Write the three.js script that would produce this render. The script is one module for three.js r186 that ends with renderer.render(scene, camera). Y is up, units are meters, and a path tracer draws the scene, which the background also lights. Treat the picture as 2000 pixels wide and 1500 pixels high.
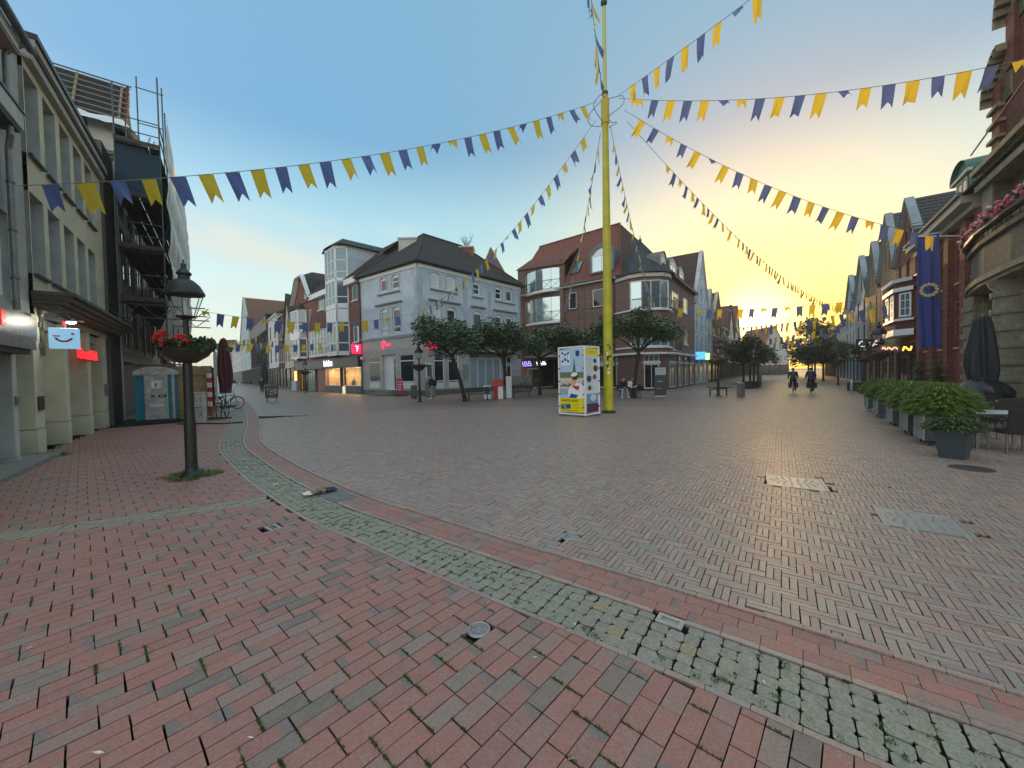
import * as THREE from 'three';
import { RoundedBoxGeometry } from 'three/addons/geometries/RoundedBoxGeometry.js';
import { MarchingCubes } from 'three/addons/objects/MarchingCubes.js';
import { RectAreaLightUniformsLib } from 'three/addons/lights/RectAreaLightUniformsLib.js';

// ---------- camera, sky, sun, exposure ----------
const scene = new THREE.Scene();
const FOC = 751, EYE = 1.7;                       // lens of a wide phone camera, in pixels of a 2000 x 1500 frame
const camera = new THREE.PerspectiveCamera(2 * Math.atan(750 / FOC) * 180 / Math.PI, 4 / 3, 0.05, 900);
camera.rotation.order = 'XYZ';
camera.position.set(0, EYE, 0);
camera.rotation.set(-1.5 * Math.PI / 180, 0, -1.06 * Math.PI / 180);
camera.updateMatrixWorld(true);
const renderer = new THREE.WebGLRenderer({ antialias: true });
renderer.toneMapping = THREE.LinearToneMapping;
renderer.toneMappingExposure = 1.55;
renderer.shadowMap.enabled = true;
RectAreaLightUniformsLib.init();
const V = (x, y, z) => new THREE.Vector3(x, y, z);
const ray = (px, py) => V((px - 1000) / FOC, -(py - 750) / FOC, -1).applyQuaternion(camera.quaternion);
const G = (px, py, y = 0) => { const r = ray(px, py), t = (y - EYE) / r.y; return [r.x * t, r.z * t]; };   // a pixel of the ground in metres
const SUN = ray(1474, 640).normalize();
function rng(seed) { return () => { seed = (seed + 0x6d2b79f5) | 0; let t = Math.imul(seed ^ (seed >>> 15), 1 | seed); t = (t + Math.imul(t ^ (t >>> 7), 61 | t)) ^ t; return ((t ^ (t >>> 14)) >>> 0) / 4294967296; }; }
const hash2 = (x, y) => { let h = Math.imul(x, 374761393) + Math.imul(y, 668265263) | 0; h = Math.imul(h ^ (h >>> 13), 1274126177); return ((h ^ (h >>> 16)) >>> 0) / 4294967296; };
function vnoise(x, y, per = 0) {
const ix = Math.floor(x), iy = Math.floor(y), fx = x - ix, fy = y - iy, sx = fx * fx * (3 - 2 * fx), sy = fy * fy * (3 - 2 * fy);
const m = (v) => per ? ((v % per) + per) % per : v;
const a = hash2(m(ix), m(iy)), b = hash2(m(ix + 1), m(iy)), c = hash2(m(ix), m(iy + 1)), d = hash2(m(ix + 1), m(iy + 1));
return a + (b - a) * sx + (c - a) * sy + (a - b - c + d) * sx * sy;
}
const fbm = (x, y, n = 4, per = 0) => { let s = 0, a = 0.5; for (let i = 0; i < n; i++) { s += a * vnoise(x, y, per); x *= 2; y *= 2; a *= 0.5; per *= 2; } return s / (1 - Math.pow(0.5, n)); };
const clamp = THREE.MathUtils.clamp, lerp = THREE.MathUtils.lerp, sstep = THREE.MathUtils.smoothstep;
{
const W = 2048, H = 1024, data = new Float32Array(W * H * 4);
const T = [[-4, .60, .60, .48], [0, .62, .63, .47], [5, .58, .66, .56], [11, .45, .62, .64], [19, .27, .49, .60], [30, .110, .285, .475], [44, .125, .290, .455], [54, .27, .42, .55], [68, .52, .58, .62], [90, .66, .69, .69]];  // highest rows, overhead and out of view, brightened to light the ground
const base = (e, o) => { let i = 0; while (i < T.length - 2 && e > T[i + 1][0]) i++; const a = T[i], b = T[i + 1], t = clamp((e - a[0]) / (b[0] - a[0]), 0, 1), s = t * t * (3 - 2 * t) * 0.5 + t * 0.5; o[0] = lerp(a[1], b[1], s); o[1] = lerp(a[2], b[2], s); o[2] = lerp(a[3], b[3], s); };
const cl = [[470, 482, 10, 2.2, -7, 0.85], [560, 512, 6, 1.3, -9, 0.6], [640, 472, 3, 1.0, -5, 0.3], [780, 452, 3, 0.9, 0, 0.3], [500, 575, 9, 1.3, -3, 0.4], [1575, 490, 2.2, 0.8, 8, 0.6], [1640, 487, 2.6, 1.0, 15, 0.8], [560, 425, 9, 1.5, -6, 0.18], [430, 440, 7, 2, -4, 0.25]]
.map(([x, y, w, h, rot, a]) => { const r = ray(x, y).normalize(); return [Math.atan2(r.x, -r.z) * 57.2958, Math.asin(r.y) * 57.2958, w, h, rot / 57.2958, a]; });
const o = [0, 0, 0];
for (let r = 0; r < H; r++) {
const up = ((r + .5) / H - .5) * Math.PI, y = Math.sin(up), e = up * 57.2958;
for (let c = 0; c < W; c++) {
const rd = ((c + .5) / W - .5) * 2 * Math.PI, x = Math.cos(rd) * Math.cos(up), z = Math.sin(rd) * Math.cos(up), k = (r * W + c) * 4;
if (e < -4) { data[k] = .16; data[k + 1] = .15; data[k + 2] = .14; data[k + 3] = 1; continue; }
base(e, o);
const cs = x * SUN.x + y * SUN.y + z * SUN.z, g = Math.acos(clamp(cs, -1, 1)) * 57.2958;
const b = Math.exp(-((g / 19) ** 2)), w = Math.exp(-((g / 42) ** 2)), n = Math.exp(-((g / 4.2) ** 2)), low = Math.exp(-((e / 13) ** 2));
o[0] += .10 * w + 1.0 * b + 2.2 * n; o[1] += .05 * w + .30 * b - .06 * b * low + 1.5 * n; o[2] = o[2] * (1 - .16 * w) * (1 - .86 * b * (0.3 + .7 * low)) + .8 * n;
const away = 0.5 - 0.5 * cs;                                 // unseen sky behind the camera, brightened and warmed to light facades and ground
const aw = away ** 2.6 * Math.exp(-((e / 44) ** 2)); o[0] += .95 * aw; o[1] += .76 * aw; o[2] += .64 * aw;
const az = Math.atan2(x, -z) * 57.2958;
if (e > 0 && e < 45 && Math.abs(az) < 75) for (const q of cl) {
let dx = az - q[0], dy = e - q[1]; const cr = Math.cos(q[4]), sr = Math.sin(q[4]); const ux = dx * cr + dy * sr, uy = -dx * sr + dy * cr;
const f = Math.exp(-((ux / q[2]) ** 2) - ((uy / q[3]) ** 2)); if (f < .004) continue;
const a = clamp(f * q[5] * (0.25 + 1.5 * fbm(az * .5 + 40 + uy * .3, uy * 1.6 + 90, 4)) * 0.95, 0, .8), warm = Math.exp(-((g / 26) ** 2));
o[0] = lerp(o[0], .54 + .5 * warm, a); o[1] = lerp(o[1], .58 + .2 * warm, a); o[2] = lerp(o[2], .52 - .25 * warm, a);
}
data[k] = o[0]; data[k + 1] = o[1]; data[k + 2] = Math.max(.02, o[2]); data[k + 3] = 1;
}
}
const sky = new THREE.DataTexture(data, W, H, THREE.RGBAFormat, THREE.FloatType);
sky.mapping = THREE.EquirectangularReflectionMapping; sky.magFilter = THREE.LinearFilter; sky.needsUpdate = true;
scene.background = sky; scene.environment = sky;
}
const sun = new THREE.DirectionalLight(new THREE.Color().setRGB(1, .62, .28), 2.6);
sun.position.copy(SUN).multiplyScalar(200); sun.target.position.set(0, 0, 0);
sun.castShadow = true; sun.shadow.radius = 5; sun.shadow.mapSize.set(4096, 4096);
Object.assign(sun.shadow.camera, { left: -90, right: 120, top: 60, bottom: -60, near: 1, far: 500 });
scene.add(sun, sun.target);
scene.fog = new THREE.FogExp2(new THREE.Color().setRGB(1, .93, .74), 0.0010);
// ---------- helpers ----------
const used = {};
const numbered = (n) => { const k = used[n] = (used[n] ?? -1) + 1; return k ? n + '_' + String(k).padStart(3, '0') : n; };
function tag(o, label, category, group, kind) { if (label) o.userData.label = label; if (category) o.userData.category = category; if (group) o.userData.group = group; if (kind) o.userData.kind = kind; return o; }
function thing(name, label, category, pos = [0, 0, 0], turn = 0, group) { const o = new THREE.Group(); o.name = numbered(name); o.position.set(...pos); o.rotation.y = turn; scene.add(o); return tag(o, label, category, group); }
function structure(name) { const o = new THREE.Group(); o.name = numbered(name); o.userData.kind = 'structure'; scene.add(o); return o; }
function dup(src, pos, turn, label, scale) { const c = src.clone(); c.name = numbered(src.name.replace(/_\d{3}$/, '')); c.position.set(...pos); if (turn !== undefined) c.rotation.y = turn; if (scale) c.scale.multiplyScalar(scale); c.userData = { ...src.userData }; if (label) c.userData.label = label; scene.add(c); return c; }
const _v = V(0, 0, 0), _n = V(0, 0, 0), _m = new THREE.Matrix4();
class MB {                                          // collects shapes, then builds ONE named mesh of them; uv in metres
constructor() { this.p = []; this.n = []; this.t = []; this.c = null; }
tri(a, b, c, uv) {
const x1 = b[0] - a[0], y1 = b[1] - a[1], z1 = b[2] - a[2], x2 = c[0] - a[0], y2 = c[1] - a[1], z2 = c[2] - a[2];
let nx = y1 * z2 - z1 * y2, ny = z1 * x2 - x1 * z2, nz = x1 * y2 - y1 * x2; const l = Math.hypot(nx, ny, nz); if (l < 1e-12) return this; nx /= l; ny /= l; nz /= l;
let k = 0; for (const q of [a, b, c]) { this.p.push(q[0], q[1], q[2]); this.n.push(nx, ny, nz); if (uv) this.t.push(uv[k][0], uv[k++][1]); else this.uv(q[0], q[1], q[2], nx, ny, nz); }
return this;
}
uv(x, y, z, nx, ny, nz) { const ax = Math.abs(nx), ay = Math.abs(ny), az = Math.abs(nz); if (ay > ax && ay >= az) this.t.push(x, z); else if (ax > az) this.t.push(z, y); else this.t.push(x, y); }
quad(a, b, c, d, uv) { this.tri(a, b, c, uv && [uv[0], uv[1], uv[2]]); this.tri(a, c, d, uv && [uv[0], uv[2], uv[3]]); return this; }
box(x0, y0, z0, x1, y1, z1) {
if (x0 > x1) [x0, x1] = [x1, x0]; if (y0 > y1) [y0, y1] = [y1, y0]; if (z0 > z1) [z0, z1] = [z1, z0];
const P = (i, j, k) => [i ? x1 : x0, j ? y1 : y0, k ? z1 : z0];
this.quad(P(0, 0, 1), P(1, 0, 1), P(1, 1, 1), P(0, 1, 1)); this.quad(P(1, 0, 0), P(0, 0, 0), P(0, 1, 0), P(1, 1, 0));
this.quad(P(1, 0, 1), P(1, 0, 0), P(1, 1, 0), P(1, 1, 1)); this.quad(P(0, 0, 0), P(0, 0, 1), P(0, 1, 1), P(0, 1, 0));
this.quad(P(0, 1, 1), P(1, 1, 1), P(1, 1, 0), P(0, 1, 0)); this.quad(P(0, 0, 0), P(1, 0, 0), P(1, 0, 1), P(0, 0, 1)); return this;
}
geo(g, m) {                                       // any three.js geometry
if (g.index) g = g.toNonIndexed(); const P = g.attributes.position, N = g.attributes.normal, nm = m && new THREE.Matrix3().getNormalMatrix(m);
for (let i = 0; i < P.count; i++) { _v.fromBufferAttribute(P, i); _n.fromBufferAttribute(N, i); if (m) { _v.applyMatrix4(m); _n.applyMatrix3(nm).normalize(); } this.p.push(_v.x, _v.y, _v.z); this.n.push(_n.x, _n.y, _n.z); this.uv(_v.x, _v.y, _v.z, _n.x, _n.y, _n.z); }
return this;
}
rbox(x0, y0, z0, x1, y1, z1, r = .01) { return this.geo(new RoundedBoxGeometry(x1 - x0, y1 - y0, z1 - z0, 1, Math.min(r, (x1 - x0) / 2.1, (y1 - y0) / 2.1, (z1 - z0) / 2.1)), new THREE.Matrix4().makeTranslation((x0 + x1) / 2, (y0 + y1) / 2, (z0 + z1) / 2)); }
bar(a, b, r, seg = 6, r2 = r) {
const A = V(...a), B = V(...b), d = B.clone().sub(A), l = d.length(); if (l < 1e-6) return this;
_m.makeRotationFromQuaternion(new THREE.Quaternion().setFromUnitVectors(V(0, 1, 0), d.normalize())).setPosition(A.add(B).multiplyScalar(.5));
return this.geo(new THREE.CylinderGeometry(r2, r, l, seg, 1), _m.clone());
}
path(pts, r, seg = 6) { for (let i = 1; i < pts.length; i++) this.bar(pts[i - 1], pts[i], r, seg); return this; }
tube(pts, r, seg = 6, n = 24) { return this.geo(new THREE.TubeGeometry(new THREE.CatmullRomCurve3(pts.map((p) => V(...p))), n, r, seg)); }
lathe(prof, x = 0, y = 0, z = 0, seg = 20) { return this.geo(new THREE.LatheGeometry(prof.map(([r, h]) => new THREE.Vector2(r, h)), seg), new THREE.Matrix4().makeTranslation(x, y, z)); }
ball(x, y, z, r, sx = 1, sy = 1, sz = 1, seg = 10) { return this.geo(new THREE.SphereGeometry(r, seg, Math.max(6, seg * .7 | 0)), new THREE.Matrix4().makeScale(sx, sy, sz).setPosition(x, y, z)); }
prism(pts, z0, z1) {                              // polygon in xy, pulled from z0 to z1
const s = new THREE.Shape(pts.map(([x, y]) => new THREE.Vector2(x, y))); return this.geo(new THREE.ExtrudeGeometry(s, { depth: z1 - z0, bevelEnabled: false }), new THREE.Matrix4().makeTranslation(0, 0, z0));
}
build(name, mat, parent, M, uvs) {
if (!this.p.length) throw new Error('nothing in ' + name);
const g = new THREE.BufferGeometry(), p = new Float32Array(this.p), n = new Float32Array(this.n);
if (M) { const nm = new THREE.Matrix3().getNormalMatrix(M); for (let i = 0; i < p.length; i += 3) { _v.set(p[i], p[i + 1], p[i + 2]).applyMatrix4(M); p[i] = _v.x; p[i + 1] = _v.y; p[i + 2] = _v.z; _n.set(n[i], n[i + 1], n[i + 2]).applyMatrix3(nm).normalize(); n[i] = _n.x; n[i + 1] = _n.y; n[i + 2] = _n.z; } }
g.setAttribute('position', new THREE.BufferAttribute(p, 3)); g.setAttribute('normal', new THREE.BufferAttribute(n, 3)); g.setAttribute('uv', new THREE.BufferAttribute(new Float32Array(this.t), 2));
if (this.c) g.setAttribute('color', new THREE.BufferAttribute(new Float32Array(this.c), 3));
const o = new THREE.Mesh(g, mat); o.name = parent && parent !== scene ? name : numbered(name); (parent || scene).add(o); return o;
}
}
// textures
function dtex(w, h, f, srgb = true) { const d = new Uint8Array(w * h * 4); for (let y = 0; y < h; y++) for (let x = 0; x < w; x++) { const c = f(x, y), k = (y * w + x) * 4; d[k] = clamp(c[0], 0, 1) * 255; d[k + 1] = clamp(c[1], 0, 1) * 255; d[k + 2] = clamp(c[2], 0, 1) * 255; d[k + 3] = 255; } const t = new THREE.DataTexture(d, w, h); t.wrapS = t.wrapT = THREE.RepeatWrapping; t.magFilter = THREE.LinearFilter; t.minFilter = THREE.LinearMipmapLinearFilter; t.generateMipmaps = true; if (srgb) t.colorSpace = THREE.SRGBColorSpace; t.needsUpdate = true; return t; }
const rep = (t, sx, sy = sx) => { const c = t.clone(); c.repeat.set(sx, sy); c.needsUpdate = true; return c; };
function canvas(w, h, draw) { const c = document.createElement('canvas'); c.width = w; c.height = h; draw(c.getContext('2d'), w, h); const t = new THREE.CanvasTexture(c); t.colorSpace = THREE.SRGBColorSpace; return t; }
const TX = {};
TX.plaster = dtex(512, 512, (x, y) => { const n = fbm(x / 64, y / 64, 5, 8), s = hash2(x, y), b = fbm(x / 128 + 7, y / 128, 3, 4); const v = .88 + .10 * (n - .5) + .05 * (s - .5) + .14 * (b - .5); return [v, v, v * .99]; });
TX.rough = dtex(256, 256, (x, y) => { const v = fbm(x / 16, y / 16, 4, 16) * .7 + hash2(x, y) * .3; return [v, v, v]; }, false);
TX.dirt = dtex(512, 512, (x, y) => { const n = fbm(x / 40, y / 40, 5, 0), s = fbm(x / 8, y / 128, 3, 0); const v = .80 + .3 * (n - .5) + .16 * (s - .5) + .06 * (hash2(x, y) - .5); return [v, v * .99, v * .96]; });
function brickTex(w, h, nb, nc, pal, mortar, mj) {      // running bond, nb bricks x nc courses per tile
return dtex(w, h, (x, y) => {
const c = Math.floor(y / h * nc), fy = y / h * nc - c, ox = x / w * nb + (c % 2) * .5, i = Math.floor(ox), fx = ox - i, bw = w / nb, bh = h / nc;
const j = Math.min(fx * bw, (1 - fx) * bw, fy * bh, (1 - fy) * bh) < mj, k = hash2(((i % nb) + nb) % nb + 31, c + 7), q = pal[Math.floor(k * pal.length)], n = .85 + .3 * fbm(x / 5, y / 5, 3) ;
const m = .8 + .4 * hash2(x, y); return j ? [mortar[0] * m, mortar[1] * m, mortar[2] * m] : [q[0] * n, q[1] * n, q[2] * n];
});
}
TX.brickRed = brickTex(512, 512, 4, 14, [[.52, .30, .24], [.46, .26, .21], [.56, .34, .27], [.42, .25, .22], [.50, .32, .27]], [.50, .46, .42], 1.6);
TX.brickBrown = brickTex(512, 512, 4, 14, [[.50, .385, .345], [.44, .34, .31], [.54, .41, .36], [.41, .335, .315], [.48, .38, .345]], [.50, .47, .44], 1.6);
TX.brickDark = brickTex(512, 512, 4, 14, [[.30, .20, .18], [.25, .17, .16], [.34, .21, .19]], [.30, .28, .26], 1.6);
TX.brickTan = brickTex(512, 512, 4, 14, [[.62, .50, .38], [.55, .43, .33], [.66, .56, .42], [.48, .36, .28]], [.58, .54, .48], 1.6);
function mat(r, g, b, o = {}) { const { t, s = .5, bump, bs = .004, ...rest } = o; const m = new (rest.transmission || rest.clearcoat || rest.sheen || rest.ior || rest.specularIntensity !== undefined ? THREE.MeshPhysicalMaterial : THREE.MeshStandardMaterial)({ color: new THREE.Color().setRGB(r, g, b), roughness: .75, ...rest }); if (t) m.map = rep(TX[t], s); if (bump) { m.bumpMap = rep(TX[bump], s * 2); m.bumpScale = bs; } return m; }
const glow = (r, g, b, k = 1) => mat(r * .5, g * .5, b * .5, { emissive: new THREE.Color().setRGB(r, g, b), emissiveIntensity: k, roughness: .4 });
const MAT = {
white: mat(.80, .80, .79, { roughness: .45 }), offwhite: mat(.72, .70, .62, { t: 'plaster' }), black: mat(.012, .013, .014, { roughness: .4 }), iron: mat(.016, .019, .018, { roughness: .42, bump: 'rough', s: 4, bs: .001 }),
dark: mat(.03, .032, .034, { roughness: .55 }), galv: mat(.33, .35, .36, { roughness: .42, metalness: .55, t: 'dirt', s: 1 }), zinc: mat(.20, .23, .25, { roughness: .5, metalness: .3, t: 'dirt' }), steel: mat(.55, .56, .57, { roughness: .3, metalness: .85 }),
pane: mat(.016, .022, .026, { roughness: .06, ior: 1.62 }), paneSky: mat(.46, .56, .58, { roughness: .09, metalness: .72 }), paneMid: mat(.16, .22, .24, { roughness: .08, metalness: .45 }), glass: mat(.96, .98, .97, { roughness: .03, transmission: 1, thickness: 0, ior: 1.5 }),
brick: mat(.95, .9, .88, { t: 'brickRed', s: 1, roughness: .85 }), brickD: mat(.9, .85, .85, { t: 'brickDark', s: 1, roughness: .85 }), brickT: mat(1, 1, 1, { t: 'brickTan', s: 1, roughness: .85 }),
tileRed: mat(.34, .105, .07, { t: 'dirt', s: .6, roughness: .62 }), tileDark: mat(.055, .046, .042, { t: 'dirt', s: .6, roughness: .6 }), tileGrey: mat(.07, .085, .095, { t: 'dirt', s: .6, roughness: .6 }),
blind: mat(.66, .68, .66, { roughness: .6 }), curtain: mat(.60, .60, .55, { roughness: .9 }), wood: mat(.40, .26, .13, { t: 'dirt', s: 1, roughness: .8 }), darkwood: mat(.06, .04, .03, { t: 'dirt', roughness: .7 }),
leafD: mat(.030, .058, .016, { roughness: .65 }), bark: mat(.075, .06, .045, { t: 'dirt', s: 2, roughness: .95, bump: 'rough', bs: .01 }),
};
// faces: a wall plane with its own (u along, v up, w out) axes inside a building
class Face {
constructor(b, A, B) {                            // A, B: ground [x, z] from left to right as seen from the street
this.b = b; const o = b.position, dx = B[0] - A[0], dz = B[1] - A[1]; this.len = Math.hypot(dx, dz); this.d = [dx / this.len, dz / this.len]; this.n = [-this.d[1], this.d[0]];
this.A = A; this.M = new THREE.Matrix4().makeBasis(V(this.d[0], 0, this.d[1]), V(0, 1, 0), V(this.n[0], 0, this.n[1])).setPosition(A[0] - o.x, 0, A[1] - o.z);
}
px(px, py, w = 0) { const r = ray(px, py), ax = this.A[0] + this.n[0] * w, az = this.A[1] + this.n[1] * w, k = (ax * this.n[0] + az * this.n[1]) / (r.x * this.n[0] + r.z * this.n[1]); return [(r.x * k - ax) * this.d[0] + (r.z * k - az) * this.d[1], EYE + r.y * k]; }
u(px, py = 700, w = 0) { return this.px(px, py, w)[0]; }
v(px, py, w = 0) { return this.px(px, py, w)[1]; }
rect(xl, yt, xr, yb, w = 0) { const ym = (yt + yb) / 2, xm = (xl + xr) / 2; return [this.u(xl, ym, w), this.u(xr, ym, w), this.v(xm, yb, w), this.v(xm, yt, w)]; }
world(u, v, w = 0) { return [this.A[0] + this.d[0] * u + this.n[0] * w, v, this.A[1] + this.d[1] * u + this.n[1] * w]; }
local(u, v, w = 0) { const o = this.b.position; const p = this.world(u, v, w); return [p[0] - o.x, p[1], p[2] - o.z]; }
build(mb, name, m, parent) { return mb.build(name, m, parent || this.b, this.M); }
// wall sheet with openings and their reveals; outline: polygon in (u, v); holes: [u0, u1, v0, v1, rise]
wall(outline, holes, m, o = {}) {
const { w = 0, depth = .16, name = 'wall', rm } = o, s = new THREE.Shape(outline.map(([x, y]) => new THREE.Vector2(x, y))), mb = new MB();
for (const h of holes) {
const pts = holePts(h), rv = rm ? new MB() : mb; s.holes.push(new THREE.Path(pts.map(([x, y]) => new THREE.Vector2(x, y))));
for (let i = 0; i < pts.length; i++) { const a = pts[i], b = pts[(i + 1) % pts.length]; rv.quad([a[0], a[1], w], [a[0], a[1], w - depth], [b[0], b[1], w - depth], [b[0], b[1], w]); }
if (rm) this.build(rv, 'reveal', rm);
}
mb.geo(new THREE.ShapeGeometry(s), new THREE.Matrix4().makeTranslation(0, 0, w));
return this.build(mb, name, m);
}
// window frame (a part) with its pane and sill (sub-parts)
window(h, o = {}) {
const { cols = 2, rows = [], m = MAT.white, pane = MAT.pane, depth = .12, fw = .06, bw = .04, w = 0, sill, back, sw = .08, name = 'window' } = o, [u0, u1, v0, v1, rise = 0] = h, f = new MB(), z0 = w - depth, z1 = z0 + .05;
f.box(u0, v0, z0, u0 + fw, v1, z1).box(u1 - fw, v0, z0, u1, v1, z1).box(u0 + fw, v0, z0, u1 - fw, v0 + fw, z1);
if (rise) f.prism(arcPts(u0 + fw, u1 - fw, v1 - rise, rise, v1 - fw - rise, 6), z0, z1); else f.box(u0 + fw, v1 - fw, z0, u1 - fw, v1, z1);
for (let i = 1; i < cols; i++) { const x = lerp(u0, u1, i / cols); f.box(x - bw / 2, v0 + fw, z0 + .004, x + bw / 2, v1 - fw, z1 - .004); }
for (const r of rows) { const y = lerp(v0, v1, r); f.box(u0 + fw, y - bw / 2, z0 + .007, u1 - fw, y + bw / 2, z1 - .007); }
const fm = this.build(f, name, m); this.build(new MB().quad([u0 + .01, v0 + .01, z0 + .015], [u1 - .01, v0 + .01, z0 + .015], [u1 - .01, v1 - .01, z0 + .015], [u0 + .01, v1 - .01, z0 + .015]), 'pane', pane, fm);
if (sill) this.build(new MB().box(u0 - sw, v0 - .09, w - depth + .06, u1 + sw, v0 - .004, w + .09), 'sill', sill, fm);
return fm;
}
box(name, m, u0, u1, v0, v1, w0, w1, parent) { return this.build(new MB().box(u0, v0, w0, u1, v1, w1), name, m, parent); }
// vertical rods and rails
railing(u0, u1, v0, v1, w, m = MAT.iron, step = .14, name = 'railing', x = false) { const f = new MB(); f.box(u0, v1 - .04, w - .02, u1, v1, w + .02).box(u0, v0, w - .015, u1, v0 + .03, w + .015); const n = Math.max(2, Math.round((u1 - u0) / step)); for (let i = 0; i <= n; i++) { const a = lerp(u0 + .01, u1 - .01, i / n); f.box(a - .009, v0 + .03, w - .009, a + .009, v1 - .04, w + .009); if (x && i < n && i % 2 === 0) { const b = lerp(u0, u1, Math.min(1, (i + 2) / n)); f.bar([a, v0, w], [b, v1 - .02, w], .012, 4).bar([b, v0, w], [a, v1 - .02, w], .012, 4); } } return this.build(f, name, m); }
}
function arcPts(u0, u1, v, rise, vb, n = 8) { const p = [[u0, vb], [u1, vb]]; for (let i = 0; i <= n; i++) { const t = i / n; p.push([lerp(u1, u0, t), v + rise * (1 - (2 * t - 1) ** 2) + .001]); } return p; }
function holePts([u0, u1, v0, v1, rise = 0]) { if (!rise) return [[u0, v0], [u1, v0], [u1, v1], [u0, v1]]; const p = [[u0, v0], [u1, v0]]; for (let i = 0; i <= 8; i++) { const t = i / 8; p.push([lerp(u1, u0, t), v1 - rise + rise * (1 - (2 * t - 1) ** 2)]); } return p; }
// tiled roof plane: eave p0 -> p1, top p3 -> p2 (all [x, y, z]); courses step over one another, pans run as waves
function tiles(mb, p0, p1, p2, p3, course = .33, pan = .24, amp = .03) {
const A = V(...p0), B = V(...p1), C = V(...p2), D = V(...p3), e = B.clone().sub(A).normalize(), up = D.clone().sub(A), nrm = e.clone().cross(C.clone().add(D).sub(A).sub(B)).normalize(); if (nrm.y < 0) nrm.negate();
const rise = up.sub(e.clone().multiplyScalar(up.dot(e))).length(), n = Math.max(1, Math.round(rise / course));
for (let i = 0; i < n; i++) {
const t0 = i / n, t1 = Math.min(1, (i + 1.15) / n), L0 = A.clone().lerp(D, t0), R0 = B.clone().lerp(C, t0), L1 = A.clone().lerp(D, t1), R1 = B.clone().lerp(C, t1);
const a0 = L0.clone().sub(A).dot(e), b0 = R0.clone().sub(A).dot(e), w = b0 - a0; if (w < .05) continue; const k = Math.max(1, Math.ceil(w / pan * (pan > .5 ? 1 : 4)));
let prev; for (let j = 0; j <= k; j++) { const f = j / k, s = a0 + w * f, hgt = amp * Math.sin(s / pan * 6.283); const lo = L0.clone().lerp(R0, f).addScaledVector(nrm, hgt + .035), hi = L1.clone().lerp(R1, f).addScaledVector(nrm, hgt), bt = L0.clone().lerp(R0, f).addScaledVector(nrm, -.02); const cur = [lo.toArray(), hi.toArray(), bt.toArray()]; if (prev) { mb.quad(prev[0], cur[0], cur[1], prev[1]); mb.quad(prev[2], cur[2], cur[0], prev[0]); } prev = cur; }
}
return mb;
}
const rel = (b, p) => [p[0] - b.position.x, p[1], p[2] - b.position.z];
// ---------- the ground: brick paving, gutter of granite setts, square in herringbone ----------
const _pv = new THREE.Matrix4().multiplyMatrices(camera.projectionMatrix, camera.matrixWorldInverse);
const project = (x, y, z) => { const p = V(x, y, z).applyMatrix4(camera.matrixWorldInverse); if (p.z > -.05) return null; return [1000 + FOC * p.x / -p.z, 750 - FOC * p.y / -p.z]; };
const inFrame = (x, z, m = 80) => { const p = project(x, 0, z); return p && p[0] > -m && p[0] < 2000 + m && p[1] < 1500 + m * 2; };
// the edge between gutter and brick border, as a curve over the ground
const EDGE = (() => {
const c = new THREE.CatmullRomCurve3([[-52, -70.5], [-30, -41.5], [-14.87, -21.3], [-10.05, -14.5], [-6.92, -9.85], [-5.32, -8.04], [-4.11, -6.78], [-3.30, -6.0], [-2.16, -4.96], [-1.36, -4.37], [-.24, -3.53], [.6, -2.93], [1.29, -2.43], [1.99, -1.90], [2.8, -1.30], [4.6, .05], [7.2, 2]].map(([x, z]) => V(x, 0, z)), false, 'centripetal');
const P = c.getSpacedPoints(900).map((p) => [p.x, p.z]), S = [0]; for (let i = 1; i < P.length; i++) S.push(S[i - 1] + Math.hypot(P[i][0] - P[i - 1][0], P[i][1] - P[i - 1][1]));
return { P, S, L: S[S.length - 1] };
})();
function edgeAt(s, n) {                               // s along the curve from its far end, n across (positive: to the square)
const { P, S } = EDGE; let lo = 0, hi = S.length - 2; while (lo < hi) { const m = (lo + hi + 1) >> 1; if (S[m] <= s) lo = m; else hi = m - 1; }
const a = P[lo], b = P[lo + 1], l = S[lo + 1] - S[lo], t = (s - S[lo]) / l, q = P[Math.max(0, lo - 3)], r = P[Math.min(P.length - 1, lo + 4)], tl = Math.hypot(r[0] - q[0], r[1] - q[1]), tx = (r[0] - q[0]) / tl, tz = (r[1] - q[1]) / tl;
return [lerp(a[0], b[0], t) + tz * n, lerp(a[1], b[1], t) - tx * n, tx, tz];
}
const _probe = []; for (let i = 0; i < EDGE.P.length; i += 6) _probe.push(i);
function edgeN(x, z) {                                // [n, s, tangent] of a ground point
let best = 1e9, bi = 0; for (const i of _probe) { const d = (EDGE.P[i][0] - x) ** 2 + (EDGE.P[i][1] - z) ** 2; if (d < best) { best = d; bi = i; } }
let b2 = 1e9, k = bi; for (let i = Math.max(0, bi - 7); i < Math.min(EDGE.P.length, bi + 8); i++) { const d = (EDGE.P[i][0] - x) ** 2 + (EDGE.P[i][1] - z) ** 2; if (d < b2) { b2 = d; k = i; } }
const q = EDGE.P[Math.max(0, k - 3)], r = EDGE.P[Math.min(EDGE.P.length - 1, k + 3)], l = Math.hypot(r[0] - q[0], r[1] - q[1]), tx = (r[0] - q[0]) / l, tz = (r[1] - q[1]) / l;
return [(x - EDGE.P[k][0]) * tz - (z - EDGE.P[k][1]) * tx, EDGE.S[k], tx, tz, EDGE.P[k]];
}
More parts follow.
